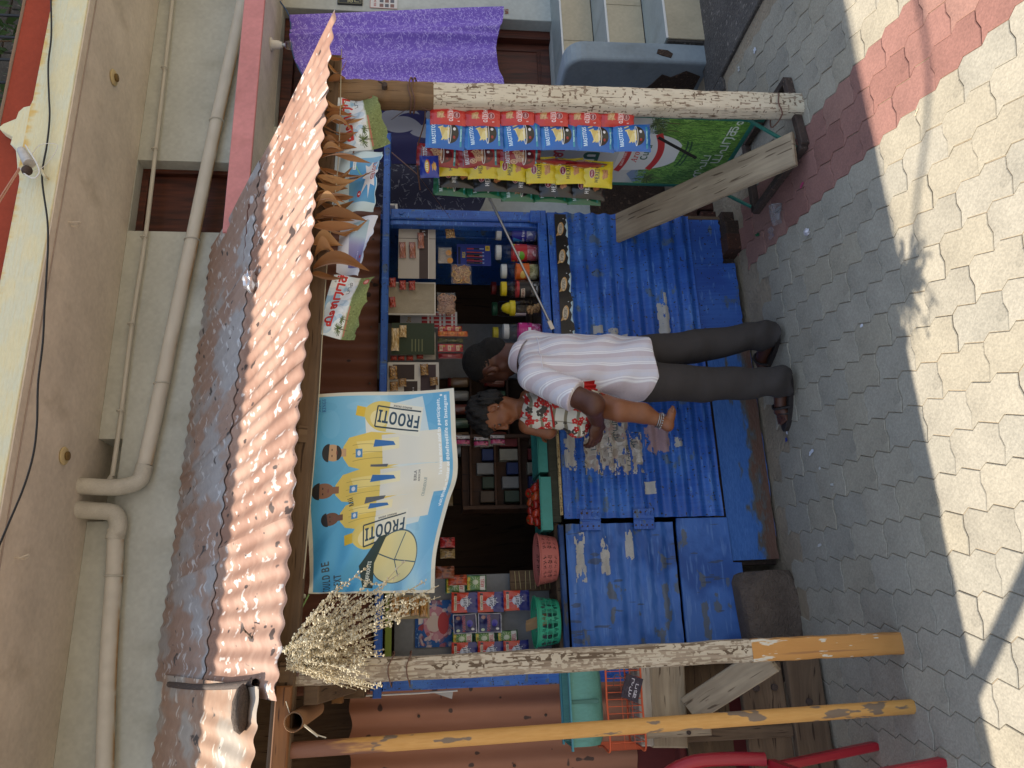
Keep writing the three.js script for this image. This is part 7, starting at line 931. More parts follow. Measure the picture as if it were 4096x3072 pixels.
  const torso = blend([capsule([pel[0], 0.70, pel[2]], chest, 0.138, 0.128), capsule([hipL[0] - 0.002, 0.72, hipL[2]], add(shL, [0.035, -0.03, -0.03]), 0.098, 0.07), capsule([hipR[0] + 0.005, 0.72, hipR[2]], add(shR, [-0.02, -0.03, 0.02]), 0.100, 0.068), capsule(shL, shR, 0.056, 0.056), capsule(chest, add(neck, [0, -0.045, 0.005]), 0.12, 0.064)], 0.04);
  const slv = (a, b, e, ra, rb) => { const d = nrm([0, 1, 2].map((i) => b[i] - a[i])), q = a.map((c, i) => lerp(c, b[i], e)), c = capsule(a, b, ra, rb); return (x, y, z) => Math.max(c(x, y, z), (x - q[0]) * d[0] + (y - q[1]) * d[1] + (z - q[2]) * d[2]); };
  const sL = slv(shL, elL, 0.74, 0.064, 0.074), sR = slv(shR, elR, 0.75, 0.06, 0.066), shirtF = (x, y, z) => Math.max(smin(torso(x, y, z), Math.min(sL(x, y, z), sR(x, y, z)), 0.022) + fold(x, y, z), hem(x, z) - y, y - 1.335 + 0.0);
  const hole = capsule(add(neck, [0.0, -0.02, 0]), H.L(0, -0.02, -0.03), 0.057, 0.05), sf = (x, y, z) => Math.max(shirtF(x, y, z), y > 1.22 ? -hole(x, y, z) : -1);
  const sg = nets(sf, [0.80, 0.60, -3.55], [1.50, 1.36, -2.84], 0.0078); setUV(sg, (x, y, z) => [(x * Rt[0] + z * Rt[2]) / 0.26 + (y - 1) * 0.08, y / 0.26]);
  mesh('shirt', sg, mat({ map: T.shirt, bumpMap: wrinkle, bumpScale: 0.004, roughness: 0.9 }), man);
  const ax = nrm([0, 1, 2].map((i) => H.L(0, -0.06, -0.03)[i] - neck[i])), c0 = add(neck, ax, -0.012), ex = nrm(crs(ax, D)), ey = crs(ex, ax), col = surf(40, 6, (u, v) => { const a = u * Math.PI * 2, R = 0.066 + 0.012 * (1 - v) + 0.006 * Math.sin(v * 3), hgt = 0.045 * v - 0.012 + 0.012 * Math.cos(a); return [0, 1, 2].map((i) => c0[i] + ex[i] * Math.cos(a) * R + ey[i] * Math.sin(a) * R * 1.04 + ax[i] * hgt); }); setUV(col, (x, y, z) => [(x - z) * 2, y * 3]); mesh('collar', col, mat({ color: 0xf4f0f2, map: T.shirt, roughness: 0.9 }), man);
  // yoke seam across the back
  const seam = []; for (let k = 0; k <= 12; k++) { const t = k / 12, p = shL.map((c, i) => lerp(add(shL, [0.01, -0.035, 0])[i], add(shR, [0, -0.02, 0.02])[i], t)); let q = [p[0], p[1], p[2] + 0.2]; for (let s = 0; s < 60; s++) { const d = sf(...q); if (d < 0.0012) break; q = [q[0] - 0.0, q[1], q[2] - Math.max(0.0008, d * 0.6)]; } seam.push(q); } mesh('yoke_seam', tube(seam, 0.002, 40, 5), mat({ color: 0xe8e4e8, roughness: 0.9 }), man);
  // trousers
  const tf = blend([capsule(pel, add(pel, [0, -0.05, 0]), 0.118, 0.115), capsule(hipL, kneeL, 0.098, 0.079), capsule(kneeL, [ankL[0] - 0.005, 0.0, ankL[2]], 0.079, 0.066), capsule(hipR, kneeR, 0.098, 0.077), capsule(kneeR, [ankR[0], 0.0, ankR[2]], 0.077, 0.062)], 0.018), trF = (x, y, z) => Math.max(tf(x, y, z) + 0.004 * Math.sin(y * 30 + x * 24 + z * 20) * (0.6 + sst(0.4, 0.1, y)) + 0.006 * Math.sin(y * 52 + (x - z) * 18) * sst(0.24, 0.08, y), 0.036 + 0.012 * Math.sin(x * 40 + z * 25) - y, y - 0.715);
  const tg = nets(trF, [0.85, 0.03, -3.45], [1.48, 0.88, -3.0], 0.0085); setUV(tg, (x, y, z) => [(x - z) * 2.2, y * 2.2]); mesh('trousers', tg, mat({ color: 0x3d3734, map: skinTex, bumpMap: wrinkle, bumpScale: 0.004, roughness: 0.85 }), man);
  for (const [h, t] of [[heL, toL], [heR, toR]]) {
    const d = nrm([t[0] - h[0], 0, t[2] - h[2]]), s = [d[2], 0, -d[0]], o = []; for (let k = 0; k < 20; k++) { const a = k / 20 * Math.PI * 2, q = Math.cos(a), w = Math.sin(a) * (0.036 + 0.012 * (q + 1) / 2); o.push([q * 0.138, w]); } const m4 = new THREE.Matrix4().makeBasis(V3(d), V3(s), V3(0, 1, 0)).setPosition((h[0] + t[0]) / 2, 0.001, (h[2] + t[2]) / 2);
    const sd = mesh('sandal', uvTri(extr(o, 0.02, 0.003).applyMatrix4(m4), 0.3), mat({ color: 0x2b2320, roughness: 0.8 }), man), at = (k, w, y) => [h[0] + (t[0] - h[0]) * k + s[0] * w, y, h[2] + (t[2] - h[2]) * k + s[2] * w];
    mesh('strap', [tube([at(0.55, -0.05, 0.02), at(0.6, -0.03, 0.066), at(0.64, 0.0, 0.074), at(0.6, 0.03, 0.06), at(0.55, 0.046, 0.02)], 0.0065, 16, 6), tube([at(0.74, -0.05, 0.02), at(0.74, -0.03, 0.054), at(0.74, 0.0, 0.06), at(0.72, 0.03, 0.05), at(0.7, 0.045, 0.02)], 0.006, 16, 6)], mat({ color: 0x241d1b, roughness: 0.7 }), sd);
  }
  // ---------------- child
  const kid = thing('person', 'small child in a red and cream floral dress held on the man arm', 'person'), ks = mat({ color: 0x8a5636, map: skinTex, roughness: 0.5 });
  const kh = [0.959,1.386,-3.32], kn = [0.979,1.267,-3.31], kp = [0.94,1.018,-3.21], kc = [0.946,1.177,-3.27], K = headFrame(kh, [-0.86, -0.40, -0.04], 0.86, nrm([0.1, 1, -0.05]));
  const kSL = [0.894,1.234,-3.29], kSR = [1.033,1.222,-3.32], kEL = [0.865,1.14,-3.29], kWL = add([0.865,1.14,-3.29], [0.062, -0.0, -0.21]), kHipR = [0.945,0.968,-3.12], kKn = [0.881,0.879,-3.02], kAn = [0.834,0.706,-3.02], kHe = [0.814,0.674,-3.02], kTo = [0.874,0.65,-3.02], kHipL = [1.02, 0.93, -3.30], kKnL = [1.10, 0.82, -3.46], kAnL = [1.09, 0.62, -3.46];
  const kheadF = headField(K, true), kneckF = capsule(K.L(0, -0.06, -0.03), kn, 0.036, 0.038), khf = (x, y, z) => smin(kheadF(x, y, z), kneckF(x, y, z), 0.02);
  const limbs = blend([capsule(kp, kc, 0.07, 0.066), capsule(kSL, kSR, 0.036, 0.036), capsule(kc, kn, 0.058, 0.04)], 0.025), kArm = blend([capsule(kSL, kEL, 0.04, 0.036), capsule(kEL, kWL, 0.034, 0.02)], 0.012), kArmR = blend([capsule(kSR, [1.07, 1.16, -3.42], 0.034, 0.03), capsule([1.07, 1.16, -3.42], [1.12, 1.2, -3.47], 0.03, 0.02)], 0.012), kLeg = blend([capsule(kHipR, kKn, 0.058, 0.047), capsule(kKn, add(kKn, [-0.012, -0.1, 0]), 0.047, 0.043), capsule(add(kKn, [-0.012, -0.1, 0]), kAn, 0.042, 0.026)], 0.015), kLegL = blend([capsule(kHipL, kKnL, 0.055, 0.045), capsule(kKnL, kAnL, 0.044, 0.026)], 0.015);
  const fd = nrm([0, 1, 2].map((i) => kTo[i] - kHe[i])), kFoot = blend([capsule(kAn, kHe, 0.025, 0.024), capsule(kHe, add(kHe, fd, 0.065), 0.022, 0.018)], 0.012), side = nrm(crs(fd, [0, 1, 0])), kToes = [-0.017, -0.007, 0.002, 0.011, 0.019].map((w, i) => capsule(add(add(kHe, fd, 0.06), side, w), add(add(kHe, fd, 0.093 - i * 0.005), side, w), 0.0085 - i * 0.0007, 0.0075 - i * 0.0006)), kft = (x, y, z) => { let q = 1e9; for (const f of kToes) q = Math.min(q, f(x, y, z)); return smin(kFoot(x, y, z), q, 0.006); };
  const kBody = (x, y, z) => Math.min(smin(limbs(x, y, z), Math.min(kArm(x, y, z), kArmR(x, y, z)), 0.012), smin(limbs(x, y, z), Math.min(kLeg(x, y, z), kLegL(x, y, z)), 0.02), y > 1.2 ? khf(x, y, z) : 1e9);
  const kHand = handField(kWL, [-0.3, -0.15, -0.9], [-0.2, 1, -0.1], 0.62, 0.3, 1);
  mesh('body', merge([nets(kBody, [0.76, 0.52, -3.56], [1.18, 1.30, -2.92], 0.008), nets(khf, [kh[0] - 0.13, kh[1] - 0.17, kh[2] - 0.13], [kh[0] + 0.13, kh[1] + 0.13, kh[2] + 0.13], 0.0036), nets(kft, [kHe[0] - 0.07, kHe[1] - 0.06, kHe[2] - 0.07], [kHe[0] + 0.16, kHe[1] + 0.12, kHe[2] + 0.07], 0.0036), nets(kHand, [kWL[0] - 0.1, kWL[1] - 0.08, kWL[2] - 0.14], [kWL[0] + 0.08, kWL[1] + 0.08, kWL[2] + 0.05], 0.0034)].map((g) => setUV(g, (x, y, z) => [(x + z) * 3, y * 3]))), ks, kid);
  const E = (p, q) => ellips(K.L(...p), q.map((c) => c * 0.86), K.r, K.u, K.f), kcap = blend([E([0, 0.04, -0.018], [0.086, 0.095, 0.108]), E([0, -0.02, -0.055], [0.078, 0.07, 0.062]), E([0, 0.075, 0.052], [0.060, 0.036, 0.042])], 0.025);
  const khair = (x, y, z) => { const p = [x - kh[0], y - kh[1], z - kh[2]], du = (p[0] * K.u[0] + p[1] * K.u[1] + p[2] * K.u[2]) / 0.86, df = (p[0] * K.f[0] + p[1] * K.f[1] + p[2] * K.f[2]) / 0.86, lat = (p[0] * K.r[0] + p[1] * K.r[1] + p[2] * K.r[2]) / 0.86; const n = 0.005 * Math.sin(lat * 130 + du * 30 + df * 60) + 0.003 * Math.sin(df * 210 + du * 90) + (h2(Math.round(x * 300), Math.round(y * 300) + Math.round(z * 300) * 57, 5) - 0.5) * 0.003; const line = du < 0.052 + 0.012 * Math.sin(lat * 90) ? df - 0.012 + Math.abs(lat) * 0.12 : -1; return Math.max(kcap(x, y, z) + n, line, -(du + 0.098 + 0.012 * Math.sin(df * 120))); };
  const kg = nets(khair, [kh[0] - 0.14, kh[1] - 0.14, kh[2] - 0.14], [kh[0] + 0.14, kh[1] + 0.15, kh[2] + 0.14], 0.0038); setUV(kg, (x, y, z) => [(x + z) * 6, y * 6]); mesh('hair', kg, mat({ color: 0x0b0807, roughness: 0.7, bumpMap: T.woodB, bumpScale: 0.003 }), kid);
  for (const k of [-1, 1]) { mesh('eye', new THREE.SphereGeometry(0.0105, 14, 10).translate(...K.L(k * 0.031, 0.002, 0.0765)), mat({ color: 0x2a201c, roughness: 0.2 }), kid); mesh('eyelid', new THREE.SphereGeometry(0.0118, 14, 8, 0, 6.3, 0, 1.25).applyQuaternion(new THREE.Quaternion().setFromUnitVectors(V3(0, 1, 0), V3(nrm(add(K.u, K.f, 0.7))))).translate(...K.L(k * 0.031, 0.002, 0.0755)), ks, kid); mesh('eyebrow', tube([K.L(k * 0.014, 0.026, 0.088), K.L(k * 0.032, 0.031, 0.084), K.L(k * 0.05, 0.024, 0.070)], 0.0026, 8, 5), mat({ color: 0x1c1410, roughness: 0.9 }), kid); }
  mesh('lips', [tube([K.L(-0.017, -0.063, 0.084), K.L(0, -0.061, 0.0905), K.L(0.017, -0.063, 0.084)], 0.0042, 10, 6), tube([K.L(-0.014, -0.069, 0.083), K.L(0, -0.071, 0.089), K.L(0.014, -0.069, 0.083)], 0.0044, 10, 6)], mat({ color: 0x7a4036, roughness: 0.5 }), kid);
  mesh('ear_stud', new THREE.SphereGeometry(0.003, 8, 6).translate(...K.L(-0.084, -0.03, -0.004)), M.steel, kid);
  // dress with gathered waist and a frill of red lining
  const dr = blend([capsule(kc, add(kn, [0.0, -0.045, 0.0]), 0.084, 0.052), capsule(kc, kp, 0.08, 0.086), capsule(kp, [0.862,1.024,-3.2], 0.08, 0.055), capsule(add(kSL, [0.015, -0.01, 0]), add(kSR, [-0.015, -0.01, 0]), 0.046, 0.046), capsule(kp, add(kHipR, [0.0, 0.005, -0.02]), 0.085, 0.058)], 0.022), dF = (x, y, z) => Math.max(dr(x, y, z) + 0.004 * Math.sin((x + z) * 60 + y * 20) * sst(1.16, 0.98, y), 0.892 + 0.012 * Math.sin((x - z) * 30) - y);
  const ho = capsule(kn, K.L(0, -0.06, -0.03), 0.05, 0.05), af = capsule(add(kSL, [-0.035, -0.02, 0.0]), kEL, 0.038, 0.044), dFF = (x, y, z) => Math.max(dF(x, y, z), -ho(x, y, z), -af(x, y, z));
  const dg = nets(dFF, [0.80, 0.86, -3.42], [1.16, 1.34, -2.96], 0.0065); setUV(dg, (x, y, z) => [(x * 0.9 + z * 0.5) / 0.25, y / 0.25]); mesh('dress', dg, mat({ map: T.dress, bumpMap: wrinkle, bumpScale: 0.004, roughness: 0.9 }), kid);
  const fr = (a, b, c, d, sd) => surf(30, 10, (u, v) => { const p = quadAt([a, b, c, d], u, v); p[2] += 0.012 * Math.sin(u * 19 + sd) * (1 - v) + 0.012; return p; });
  mesh('red_lining', [fr(...[[0.964,0.951,-3.08],[1.028,0.964,-3.08],[1.023,1.035,-3.08],[0.973,1.029,-3.08]], 1), fr(...[[0.911,0.934,-3.075],[0.949,0.942,-3.075],[0.949,0.981,-3.075],[0.913,0.977,-3.075]], 4)], mat({ color: 0xb81c18, roughness: 0.8 }), kid);
  const fl = fr(...[[0.931,0.912,-3.06],[0.953,0.916,-3.06],[0.985,0.986,-3.06],[0.958,0.984,-3.06]], 2); setUV(fl, (x, y, z) => [x / 0.2, y / 0.2]); mesh('hem_flap', fl, mat({ map: T.dress, roughness: 0.9 }), kid);
  mesh('waist_ribbon', tube([[0.98,1.142,-3.19], [0.927,1.143,-3.165], [0.886,1.135,-3.18], [0.867,1.126,-3.22]], 0.005, 20, 6), mat({ color: 0xb81f1c, roughness: 0.7 }), kid);
  const ad = nrm([0, 1, 2].map((i) => kAn[i] - kKn[i])), bx0 = nrm(crs(ad, [0, 0, 1])), bz = crs(bx0, ad), an = mesh('anklet', [0.0, 0.008].map((o) => { const ps = []; for (let k = 0; k < 16; k++) { const a = k / 16 * 6.283; ps.push([0, 1, 2].map((i) => kAn[i] + ad[i] * (o - 0.012) + 0.030 * (Math.cos(a) * bx0[i] + Math.sin(a) * bz[i]))); } return tube(ps, 0.0022, 40, 5, true); }), M.steel, kid);
  tag(mesh('bells', Array.from({ length: 18 }, (_, k) => { const a = k / 18 * 6.283; return new THREE.SphereGeometry(0.0036, 8, 6).translate(...[0, 1, 2].map((i) => kAn[i] + ad[i] * 0.004 + 0.032 * (Math.cos(a) * bx0[i] + Math.sin(a) * bz[i]))); }), M.steel, an), null, null, null, 'stuff');
}

// ---------------------------------------------------------------- the stall next door, on the left
{
  const w = thing('corrugated_wall', 'brown corrugated sheet wall of the stall next to the kiosk', 'wall');
  const g = surf(200, 6, (u, v) => { const x = lerp(-0.16, -2.6, u); return [x, lerp(0.74, 2.02, v) + (v > 0.99 ? 0.008 * Math.sin(x * 40) : 0), -3.72 + 0.011 * Math.sin(x / 0.112 * 6.283)]; }); mesh('sheet', setUV(g, (x, y) => [x / 0.9, y / 0.9]), mat({ map: T.brown, color: 0xfff0e4, roughness: 0.6 }), w);
  mesh('red_board', [bx(-0.30, -2.6, 0.02, 0.75, -3.76, -3.735, 0.003, 0.8)], mat({ color: 0x6a1c18, map: T.plaster, roughness: 0.7 }), w);
  mesh('back_boards', bx(-0.2, -2.6, 1.6, 2.85, -4.3, -4.25, 0.003, 0.7), M.woodDark, w); mesh('side_timber', [bx(-0.235, -0.17, 1.95, 2.12, -3.75, -3.55, 0.004, 0.5), bar([-0.15, 2.06, -2.74], [-0.17, 2.0, -3.7], 0.09, 0.05, [0, 1, 0], 0.004, 0.6)], M.woodDark, w);
  for (const [x, y] of [[-0.24, 1.93], [-0.33, 1.72], [-0.42, 1.93], [-0.55, 1.3], [-0.35, 1.15], [-0.62, 1.8]]) mesh('nail', new THREE.SphereGeometry(0.007, 8, 6).scale(1, 1, 0.4).translate(x, y, -3.705), M.iron, w);
  mesh('end_block', bx(-0.245, -0.205, 2.03, 2.075, -3.52, -3.45, 0.003, 0.4), mat({ color: 0xc89a68, map: T.wood, roughness: 0.85 }), w);
  // stacked old planks low down
  const pl = thing('plank_stack', 'dark old planks with bolt heads stacked under the bench', 'planks');
  const at = (X, Y, z) => 0;
  mesh('plank', bar([-0.13, 0.50, -3.42], [-0.75, 0.50, -3.42], 0.20, 0.03, [0, 0, 1], 0.004, 0.7), mat({ color: 0x8a7660, map: T.wood, bumpMap: T.woodB, bumpScale: 0.004, roughness: 0.95 }), pl);
  mesh('plank', bar([-0.15, 0.27, -3.36], [-0.75, 0.26, -3.36], 0.19, 0.035, [0, 0, 1], 0.004, 0.7, 0.3), M.woodDark, pl); mesh('plank', bar([-0.13, 0.09, -3.33], [-0.75, 0.09, -3.33], 0.15, 0.04, [0, 0, 1], 0.004, 0.7, 0.6), M.woodDark, pl);
  for (const [x, y, z] of [[-0.25, 0.30, -3.337], [-0.25, 0.22, -3.337], [-0.31, 0.09, -3.306]]) mesh('bolt_head', new THREE.CylinderGeometry(0.014, 0.014, 0.012, 12).rotateX(Math.PI / 2).translate(x, y, z), M.iron, pl);
  mesh('red_edge', bx(-0.13, -0.7, 0.615, 0.64, -3.47, -3.40, 0.003), mat({ color: 0x5a1a16, roughness: 0.8 }), pl);
  // bench
  const b = thing('wooden_bench', 'pale weathered wooden bench frame with a slanting brace', 'bench');
  mesh('front_board', bar([-0.09, 0.70, -3.27], [-0.45, 0.72, -3.27], 0.145, 0.045, [0, 0, 1], 0.006, 0.7), M.woodPale, b); mesh('top_board', bar([-0.09, 0.80, -3.33], [-0.44, 0.81, -3.33], 0.055, 0.16, [0, 0, 1], 0.006, 0.7), M.wood, b);
  mesh('brace', bar([-0.309,0.635,-3.22], [-0.116,0.413,-2.9], 0.105, 0.03, [0, 0.2, 1], 0.005, 0.7), M.woodPale, b); mesh('board_end', [bar([-0.38,0.837,-3.22], [-0.38,0.571,-3.22], 0.045, 0.10, [0, 0, 1], 0.006, 0.5)], M.woodPale, b); mesh('bolt', new THREE.CylinderGeometry(0.008, 0.008, 0.012, 10).rotateX(Math.PI / 2).translate(...[-0.387,0.667,-3.165]), M.iron, b);
  for (const x of [-0.42, -0.12]) mesh('leg', bar([x, 0, -3.36], [x, 0.63, -3.36], 0.05, 0.05, [0, 0, 1], 0.004, 0.6), M.woodDark, b);
  // teal trough
  const tr = thing('plastic_trough', 'faded teal plastic trough on the wire basket', 'trough'), tm = mat({ color: 0x6aa89c, map: T.plaster, roughness: 0.55 }), x0 = -0.12, x1 = -0.415, yT = 1.135, zc = -3.235;
  mesh('shell', surf(24, 16, (u, v) => { const a = (v - 0.5) * Math.PI, tp = 1 - 0.12 * Math.pow(Math.abs(u - 0.5) * 2, 6), x = lerp(x0, x1, u); return [x, yT - 0.145 * Math.pow(Math.cos(a), 0.5) * tp, zc + 0.095 * Math.sin(a)]; }), tm, tr);
  for (const x of [x0, x1]) mesh('end', surf(8, 16, (u, v) => { const a = (v - 0.5) * Math.PI; return [x, yT - 0.145 * Math.pow(Math.cos(a), 0.5) * 0.88 * u, zc + 0.095 * Math.sin(a) * (0.98)]; }), tm, tr);
  for (const o of [-0.1035, 0.1035]) mesh('lip', bx(x1 - 0.012, x0 + 0.012, yT - 0.004, yT + 0.004, zc + o - 0.0115, zc + o + 0.0115, 0.002), mat({ color: 0x4f8f96, roughness: 0.55 }), tr);
  mesh('rib', bx(-0.263, -0.248, 1.02, yT, zc + 0.085, zc + 0.1, 0.003), mat({ color: 0x4a7468, roughness: 0.7 }), tr);
  // orange wire basket
  const wb = thing('wire_basket', 'orange wire basket on the bench under the teal trough', 'basket'), om = mat({ color: 0xd05a30, roughness: 0.5 }), X0 = -0.10, X1 = -0.435, Z0 = -3.16, Z1 = -3.40, Y0 = 0.845, Y1 = 0.985;
  for (const y of [Y0, Y1]) mesh('hoop', tube([[X0, y, Z0], [X1, y, Z0], [X1, y, Z1], [X0, y, Z1]].flatMap((p, i, a) => [p, [0, 1, 2].map((k) => lerp(p[k], a[(i + 1) % 4][k], 0.5))]), 0.0042, 60, 6, true), om, wb);
  for (let k = 0; k <= 13; k++) { const x = lerp(X0, X1, k / 13); mesh('wire', rod([x, Y0, Z0], [x, Y1, Z0], 0.0016, 5), om, wb); mesh('wire', rod([x, Y0, Z0], [x, Y0, Z1], 0.0016, 5), om, wb); } for (let k = 0; k <= 9; k++) { const z = lerp(Z0, Z1, k / 9); mesh('wire', rod([X1, Y0, z], [X1, Y1, z], 0.0016, 5), om, wb); } for (const y of [0.885, 0.925]) mesh('wire', rod([X0, y, Z0], [X1, y, Z0], 0.0013, 5), om, wb);
  T.slate = ctex(200, 260, (g, w, h) => { rect(g, 0, 0, w, h, '#3a3038'); speck(g, w, h, 60, ['#4a4048', '#2c242c'], 4, 20, 2); tamil(g, 'ni va', 16, 60, 80, '#cfc8cc', 9); tamil(g, 'ka as', 20, 140, 80, '#cfc8cc', 9); });
  const sl = thing('slate_tag', 'small dark slate with white chalk writing tied to the orange basket', 'sign'); { const c = [-0.214,0.886,-3.14]; const s = surf(1, 1, (u, v) => [(u - 0.5) * 0.088, (v - 0.5) * 0.068, 0.003]); mesh('board', box(0.09, 0.07, 0.005, 0.003).rotateZ(-0.35).translate(...c), mat({ color: 0x3a3038, roughness: 0.7 }), sl); mesh('chalk_writing', s.rotateZ(-0.35).translate(...c), paper(T.slate), sl); mesh('loop', tube([[c[0] + 0.03, c[1] + 0.02, c[2]], [c[0] + 0.05, c[1] + 0.06, c[2] - 0.01], [c[0] + 0.01, c[1] + 0.07, c[2] - 0.012]], 0.002, 10, 5), M.wire, sl); }
  // white stick with a paper vane
  const st = thing('paper_arrow', 'thin white stick with a paper vane standing by the brown wall', 'stick'), a = [-0.231,1.948,-3.64], c = [-0.227,1.549,-3.64]; mesh('stick', tube([a, [-0.231,1.758,-3.64], c], 0.0042, 16, 6), M.white, st); mesh('vane', surf(3, 3, (u, v) => quadAt([[-0.232,1.654,-3.638],[-0.26,1.574,-3.638],[-0.23,1.569,-3.638],[-0.228,1.654,-3.638]], u, v)), mat({ color: 0xb8b4ae, roughness: 0.7 }), st);
  // red plastic chair, its back towards the picture edge
  const ch = thing('plastic_chair', 'red moulded plastic chair beside the ochre pole', 'chair'), cm = phys({ color: 0xa81f2c, roughness: 0.4, clearcoat: 0.2 });
  const cx = -0.70, cz = -2.80, arm = (pts, w) => tube(pts, w, 40, 10);
  mesh('backrest', [arm([[cx - 0.23, 0.44, cz - 0.2], [cx - 0.24, 0.62, cz - 0.22], [cx - 0.22, 0.78, cz - 0.25], [cx - 0.12, 0.85, cz - 0.27], [cx + 0.04, 0.86, cz - 0.27], [cx + 0.17, 0.82, cz - 0.26], [cx + 0.225, 0.72, cz - 0.24], [cx + 0.235, 0.58, cz - 0.22], [cx + 0.23, 0.44, cz - 0.2]], 0.024), arm([[cx - 0.1, 0.46, cz - 0.2], [cx - 0.08, 0.65, cz - 0.235], [cx - 0.04, 0.83, cz - 0.265]], 0.017), arm([[cx + 0.12, 0.46, cz - 0.2], [cx + 0.1, 0.65, cz - 0.235], [cx + 0.06, 0.83, cz - 0.265]], 0.017)], cm, ch);
  mesh('seat', box(0.46, 0.03, 0.42, 0.012).translate(cx, 0.42, cz), cm, ch); for (const [sx, sz, o] of [[1, -1, 0.02], [1, 1, 0.02], [-1, -1, -0.02], [-1, 1, -0.02]]) mesh('leg', bar([cx + sx * 0.235 + o, 0, cz + sz * 0.2], [cx + sx * 0.205, 0.42, cz + sz * 0.18], 0.045, 0.03, [sx, 0, 0], 0.006), cm, ch);
}
// boulder propping the kiosk corner
{
  const g = new THREE.IcosahedronGeometry(0.5, 5), P = g.attributes.position; for (let k = 0; k < P.count; k++) { const x = P.getX(k), y = P.getY(k), z = P.getZ(k), n = 0.78 + 0.5 * fbm(x * 0.45 + 0.5, y * 0.45 + 0.5, 3, 3, 4, 5) + 0.25 * (fbm(z * 0.45 + 0.5, y * 0.45 + 0.5, 6, 6, 4, 9) - 0.5); P.setXYZ(k, clamp(x * n, -0.50, 0.46), clamp(y * n, -0.44, 0.40 + 0.12 * x), clamp(z * n, -0.46, 0.44 - 0.1 * x)); } g.computeVertexNormals();
  const [bx0, , bz0] = [0.084,0,-3.471]; one('boulder', uvTri(g.scale(0.54, 0.34, 0.34).translate(bx0 - 0.09, 0.105, bz0 - 0.13), 0.5), M.stone, 'rough brown stone block under the kiosk corner beside the grey post', 'stone');
}
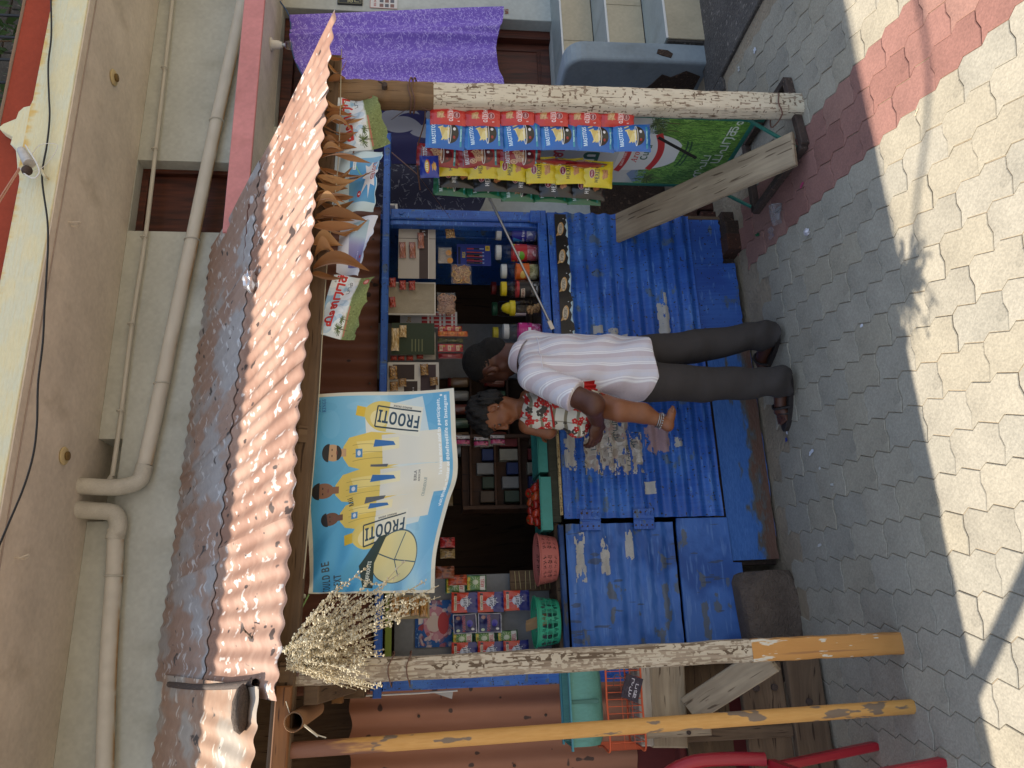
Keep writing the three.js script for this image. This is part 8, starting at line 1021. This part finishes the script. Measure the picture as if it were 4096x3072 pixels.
// ---------------------------------------------------------------- litter
{
  const scrapM = [0xd8d8dc, 0x2c3f96, 0xc8c4bc, 0xb8286a, 0x1e6a3c, 0xcab89a].map((c) => mat({ color: c, roughness: 0.5 })), r = rng(3);
  const bit = (name, label, X, w, d, m, cat = 'wrapper', turn = 0) => { const g = surf(6, 4, (u, v) => [(u - 0.5) * w, 0.003 + 0.012 * Math.abs(Math.sin(u * 5 + v * 3)) * w * 12, (v - 0.5) * d * (0.7 + 0.3 * Math.sin(u * 4))]); one(name, g.rotateY(turn).translate(X[0], 0.002, X[2]), scrapM[m], label, cat); };
  bit('sweet_wrapper', 'white twist of a sweet wrapper near the man sandal', [0.862,0,-3.311], 0.014, 0.034, 0, 'wrapper', 1.3); bit('sweet_wrapper', 'blue twist of a sweet wrapper near the man sandal', [0.826,0,-3.328], 0.02, 0.022, 1, 'wrapper', 0.4);
  bit('paper_scrap', 'curved white paper sliver on the pavers in front of the kiosk', [0.716,0,-3.118], 0.016, 0.05, 0, 'paper', 0.3); bit('paper_scrap', 'small white paper bit on the pavers', [0.634,0,-3.068], 0.012, 0.018, 2, 'paper'); bit('cigarette_end', 'pale cigarette end lying in a paver joint', [0.548,0,-2.99], 0.024, 0.011, 2, 'butt', 1.4); bit('paper_scrap', 'pale paper strip near the boulder', [0.32,0,-3.174], 0.012, 0.036, 2, 'paper', 0.1);
  bit('paper_scrap', 'white flake in the shade among bare pavers', [1.093,0,-2.581], 0.012, 0.022, 0, 'paper'); bit('pink_scrap', 'bright pink scrap on the red pavers', [1.878,0,-2.824], 0.012, 0.04, 3, 'wrapper', 0.3); bit('green_scrap', 'green and white wrapper on the grey ground near the kiosk', [1.895,0,-3.305], 0.045, 0.016, 4, 'wrapper', 1.2); bit('paper_scrap', 'white paper scrap on the cement near the steps', [2.815,0,-3.035], 0.03, 0.03, 0, 'paper', 0.3); bit('paper_scrap', 'grey paper bit by the broken cement', [2.866,0,-3.231], 0.03, 0.022, 2, 'paper'); bit('leaf_bit', 'thin pale fibre on the sunlit pavers', [1.663,0,-2.041], 0.006, 0.03, 5, 'fibre', 0.5); bit('paper_scrap', 'white paper scrap at the foot of the red board', [-0.524,0,-3.635], 0.022, 0.034, 0, 'paper', 0.4);
  const foil = new THREE.IcosahedronGeometry(0.016, 2), P = foil.attributes.position; for (let i = 0; i < P.count; i++) { const k = 0.7 + 0.6 * h2(Math.round(P.getX(i) * 3000), Math.round(P.getY(i) * 3000 + P.getZ(i) * 90000), 3); P.setXYZ(i, P.getX(i) * k, P.getY(i) * k * 0.6, P.getZ(i) * k); } foil.computeVertexNormals(); const f = [1.65,0,-2.842]; one('foil_ball', foil.translate(f[0], 0.01, f[2]), mat({ color: 0xd0ccd0, metalness: 0.4, roughness: 0.3 }), 'crumpled white and silver foil on the grey pavers', 'wrapper');
  const cup = [1.861,0,-3.053], cl = phys({ color: 0xf0f4f6, transmission: 0.92, roughness: 0.12, thickness: 0, ior: 1.35 }), ct = thing('plastic_cup', 'crushed clear plastic cup lying by the red pavers', 'cup'); const prof = []; mesh('cup_wall', surf(28, 10, (u, v) => { const a = u * 6.283, R = (0.03 + 0.013 * v) * (0.85 + 0.18 * Math.sin(a * 3 + v * 4)); return [cup[0] + (v - 0.5) * 0.085, Math.max(0.003, 0.026 + R * 0.7 * Math.sin(a)), cup[2] + R * Math.cos(a)]; }), cl, ct); mesh('rim', tube(Array.from({ length: 14 }, (_, k) => { const a = k / 14 * 6.283, R = 0.043 * (0.85 + 0.18 * Math.sin(a * 3 + 4)); return [cup[0] + 0.043, Math.max(0.004, 0.026 + R * 0.7 * Math.sin(a)), cup[2] + R * Math.cos(a)]; }), 0.002, 40, 5, true), cl, ct);
  const c2 = [1.821,0,-3.15]; one('plastic_film', surf(10, 10, (u, v) => [c2[0] + (u - 0.5) * 0.06, 0.005 + 0.02 * fbm(u * 0.98, v * 0.98, 4, 4, 3, 3), c2[2] + (v - 0.5) * 0.05]), cl, 'thin crumpled clear film on the ground near the cup', 'film');
}
// a bamboo pole and a cable, out of the picture, whose shadows fall across the sunlit pavers
{
  const up = (p, h) => [p[0] - 0.57 * h, h, p[2] - 0.145 * h], q1 = up([0.09,0,-2.065], 2.12), q2 = up([-0.159,0,-2.325], 2.16), on = (k) => q1.map((c, i) => lerp(c, q2[i], k));
  one('bamboo_pole', rod(on(-0.9), on(1.6), 0.03, 12, 0.034), mat({ color: 0xa08c5c, roughness: 0.8 }), 'bamboo pole sticking out over the street from under the pale roof sheet', 'pole');
  one('overhead_cable', tube([up([2.377,0,-1.926], 4.6), up([1.903,0,-1.922], 4.5), up([1.648,0,-1.986], 4.5), up([1.376,0,-2.138], 4.55), up([1.107,0,-2.271], 4.7), [0.9, 5.2, -3.0]], 0.012, 40, 6), M.black, 'thick black cable sagging high across the street', 'cable');
}

// ---------------------------------------------------------------- put every group at the foot of its thing
scene.updateMatrixWorld(true);
for (const o of [...scene.children]) {
  if (!o.isGroup || o.userData.kind === 'structure' || o.position.lengthSq() > 0) continue;
  const b = new THREE.Box3().setFromObject(o); if (b.isEmpty()) continue;
  const p = new THREE.Vector3((b.min.x + b.max.x) / 2, b.min.y, (b.min.z + b.max.z) / 2); o.position.copy(p); for (const c of o.children) c.position.sub(p);
}
renderer.render(scene, camera);
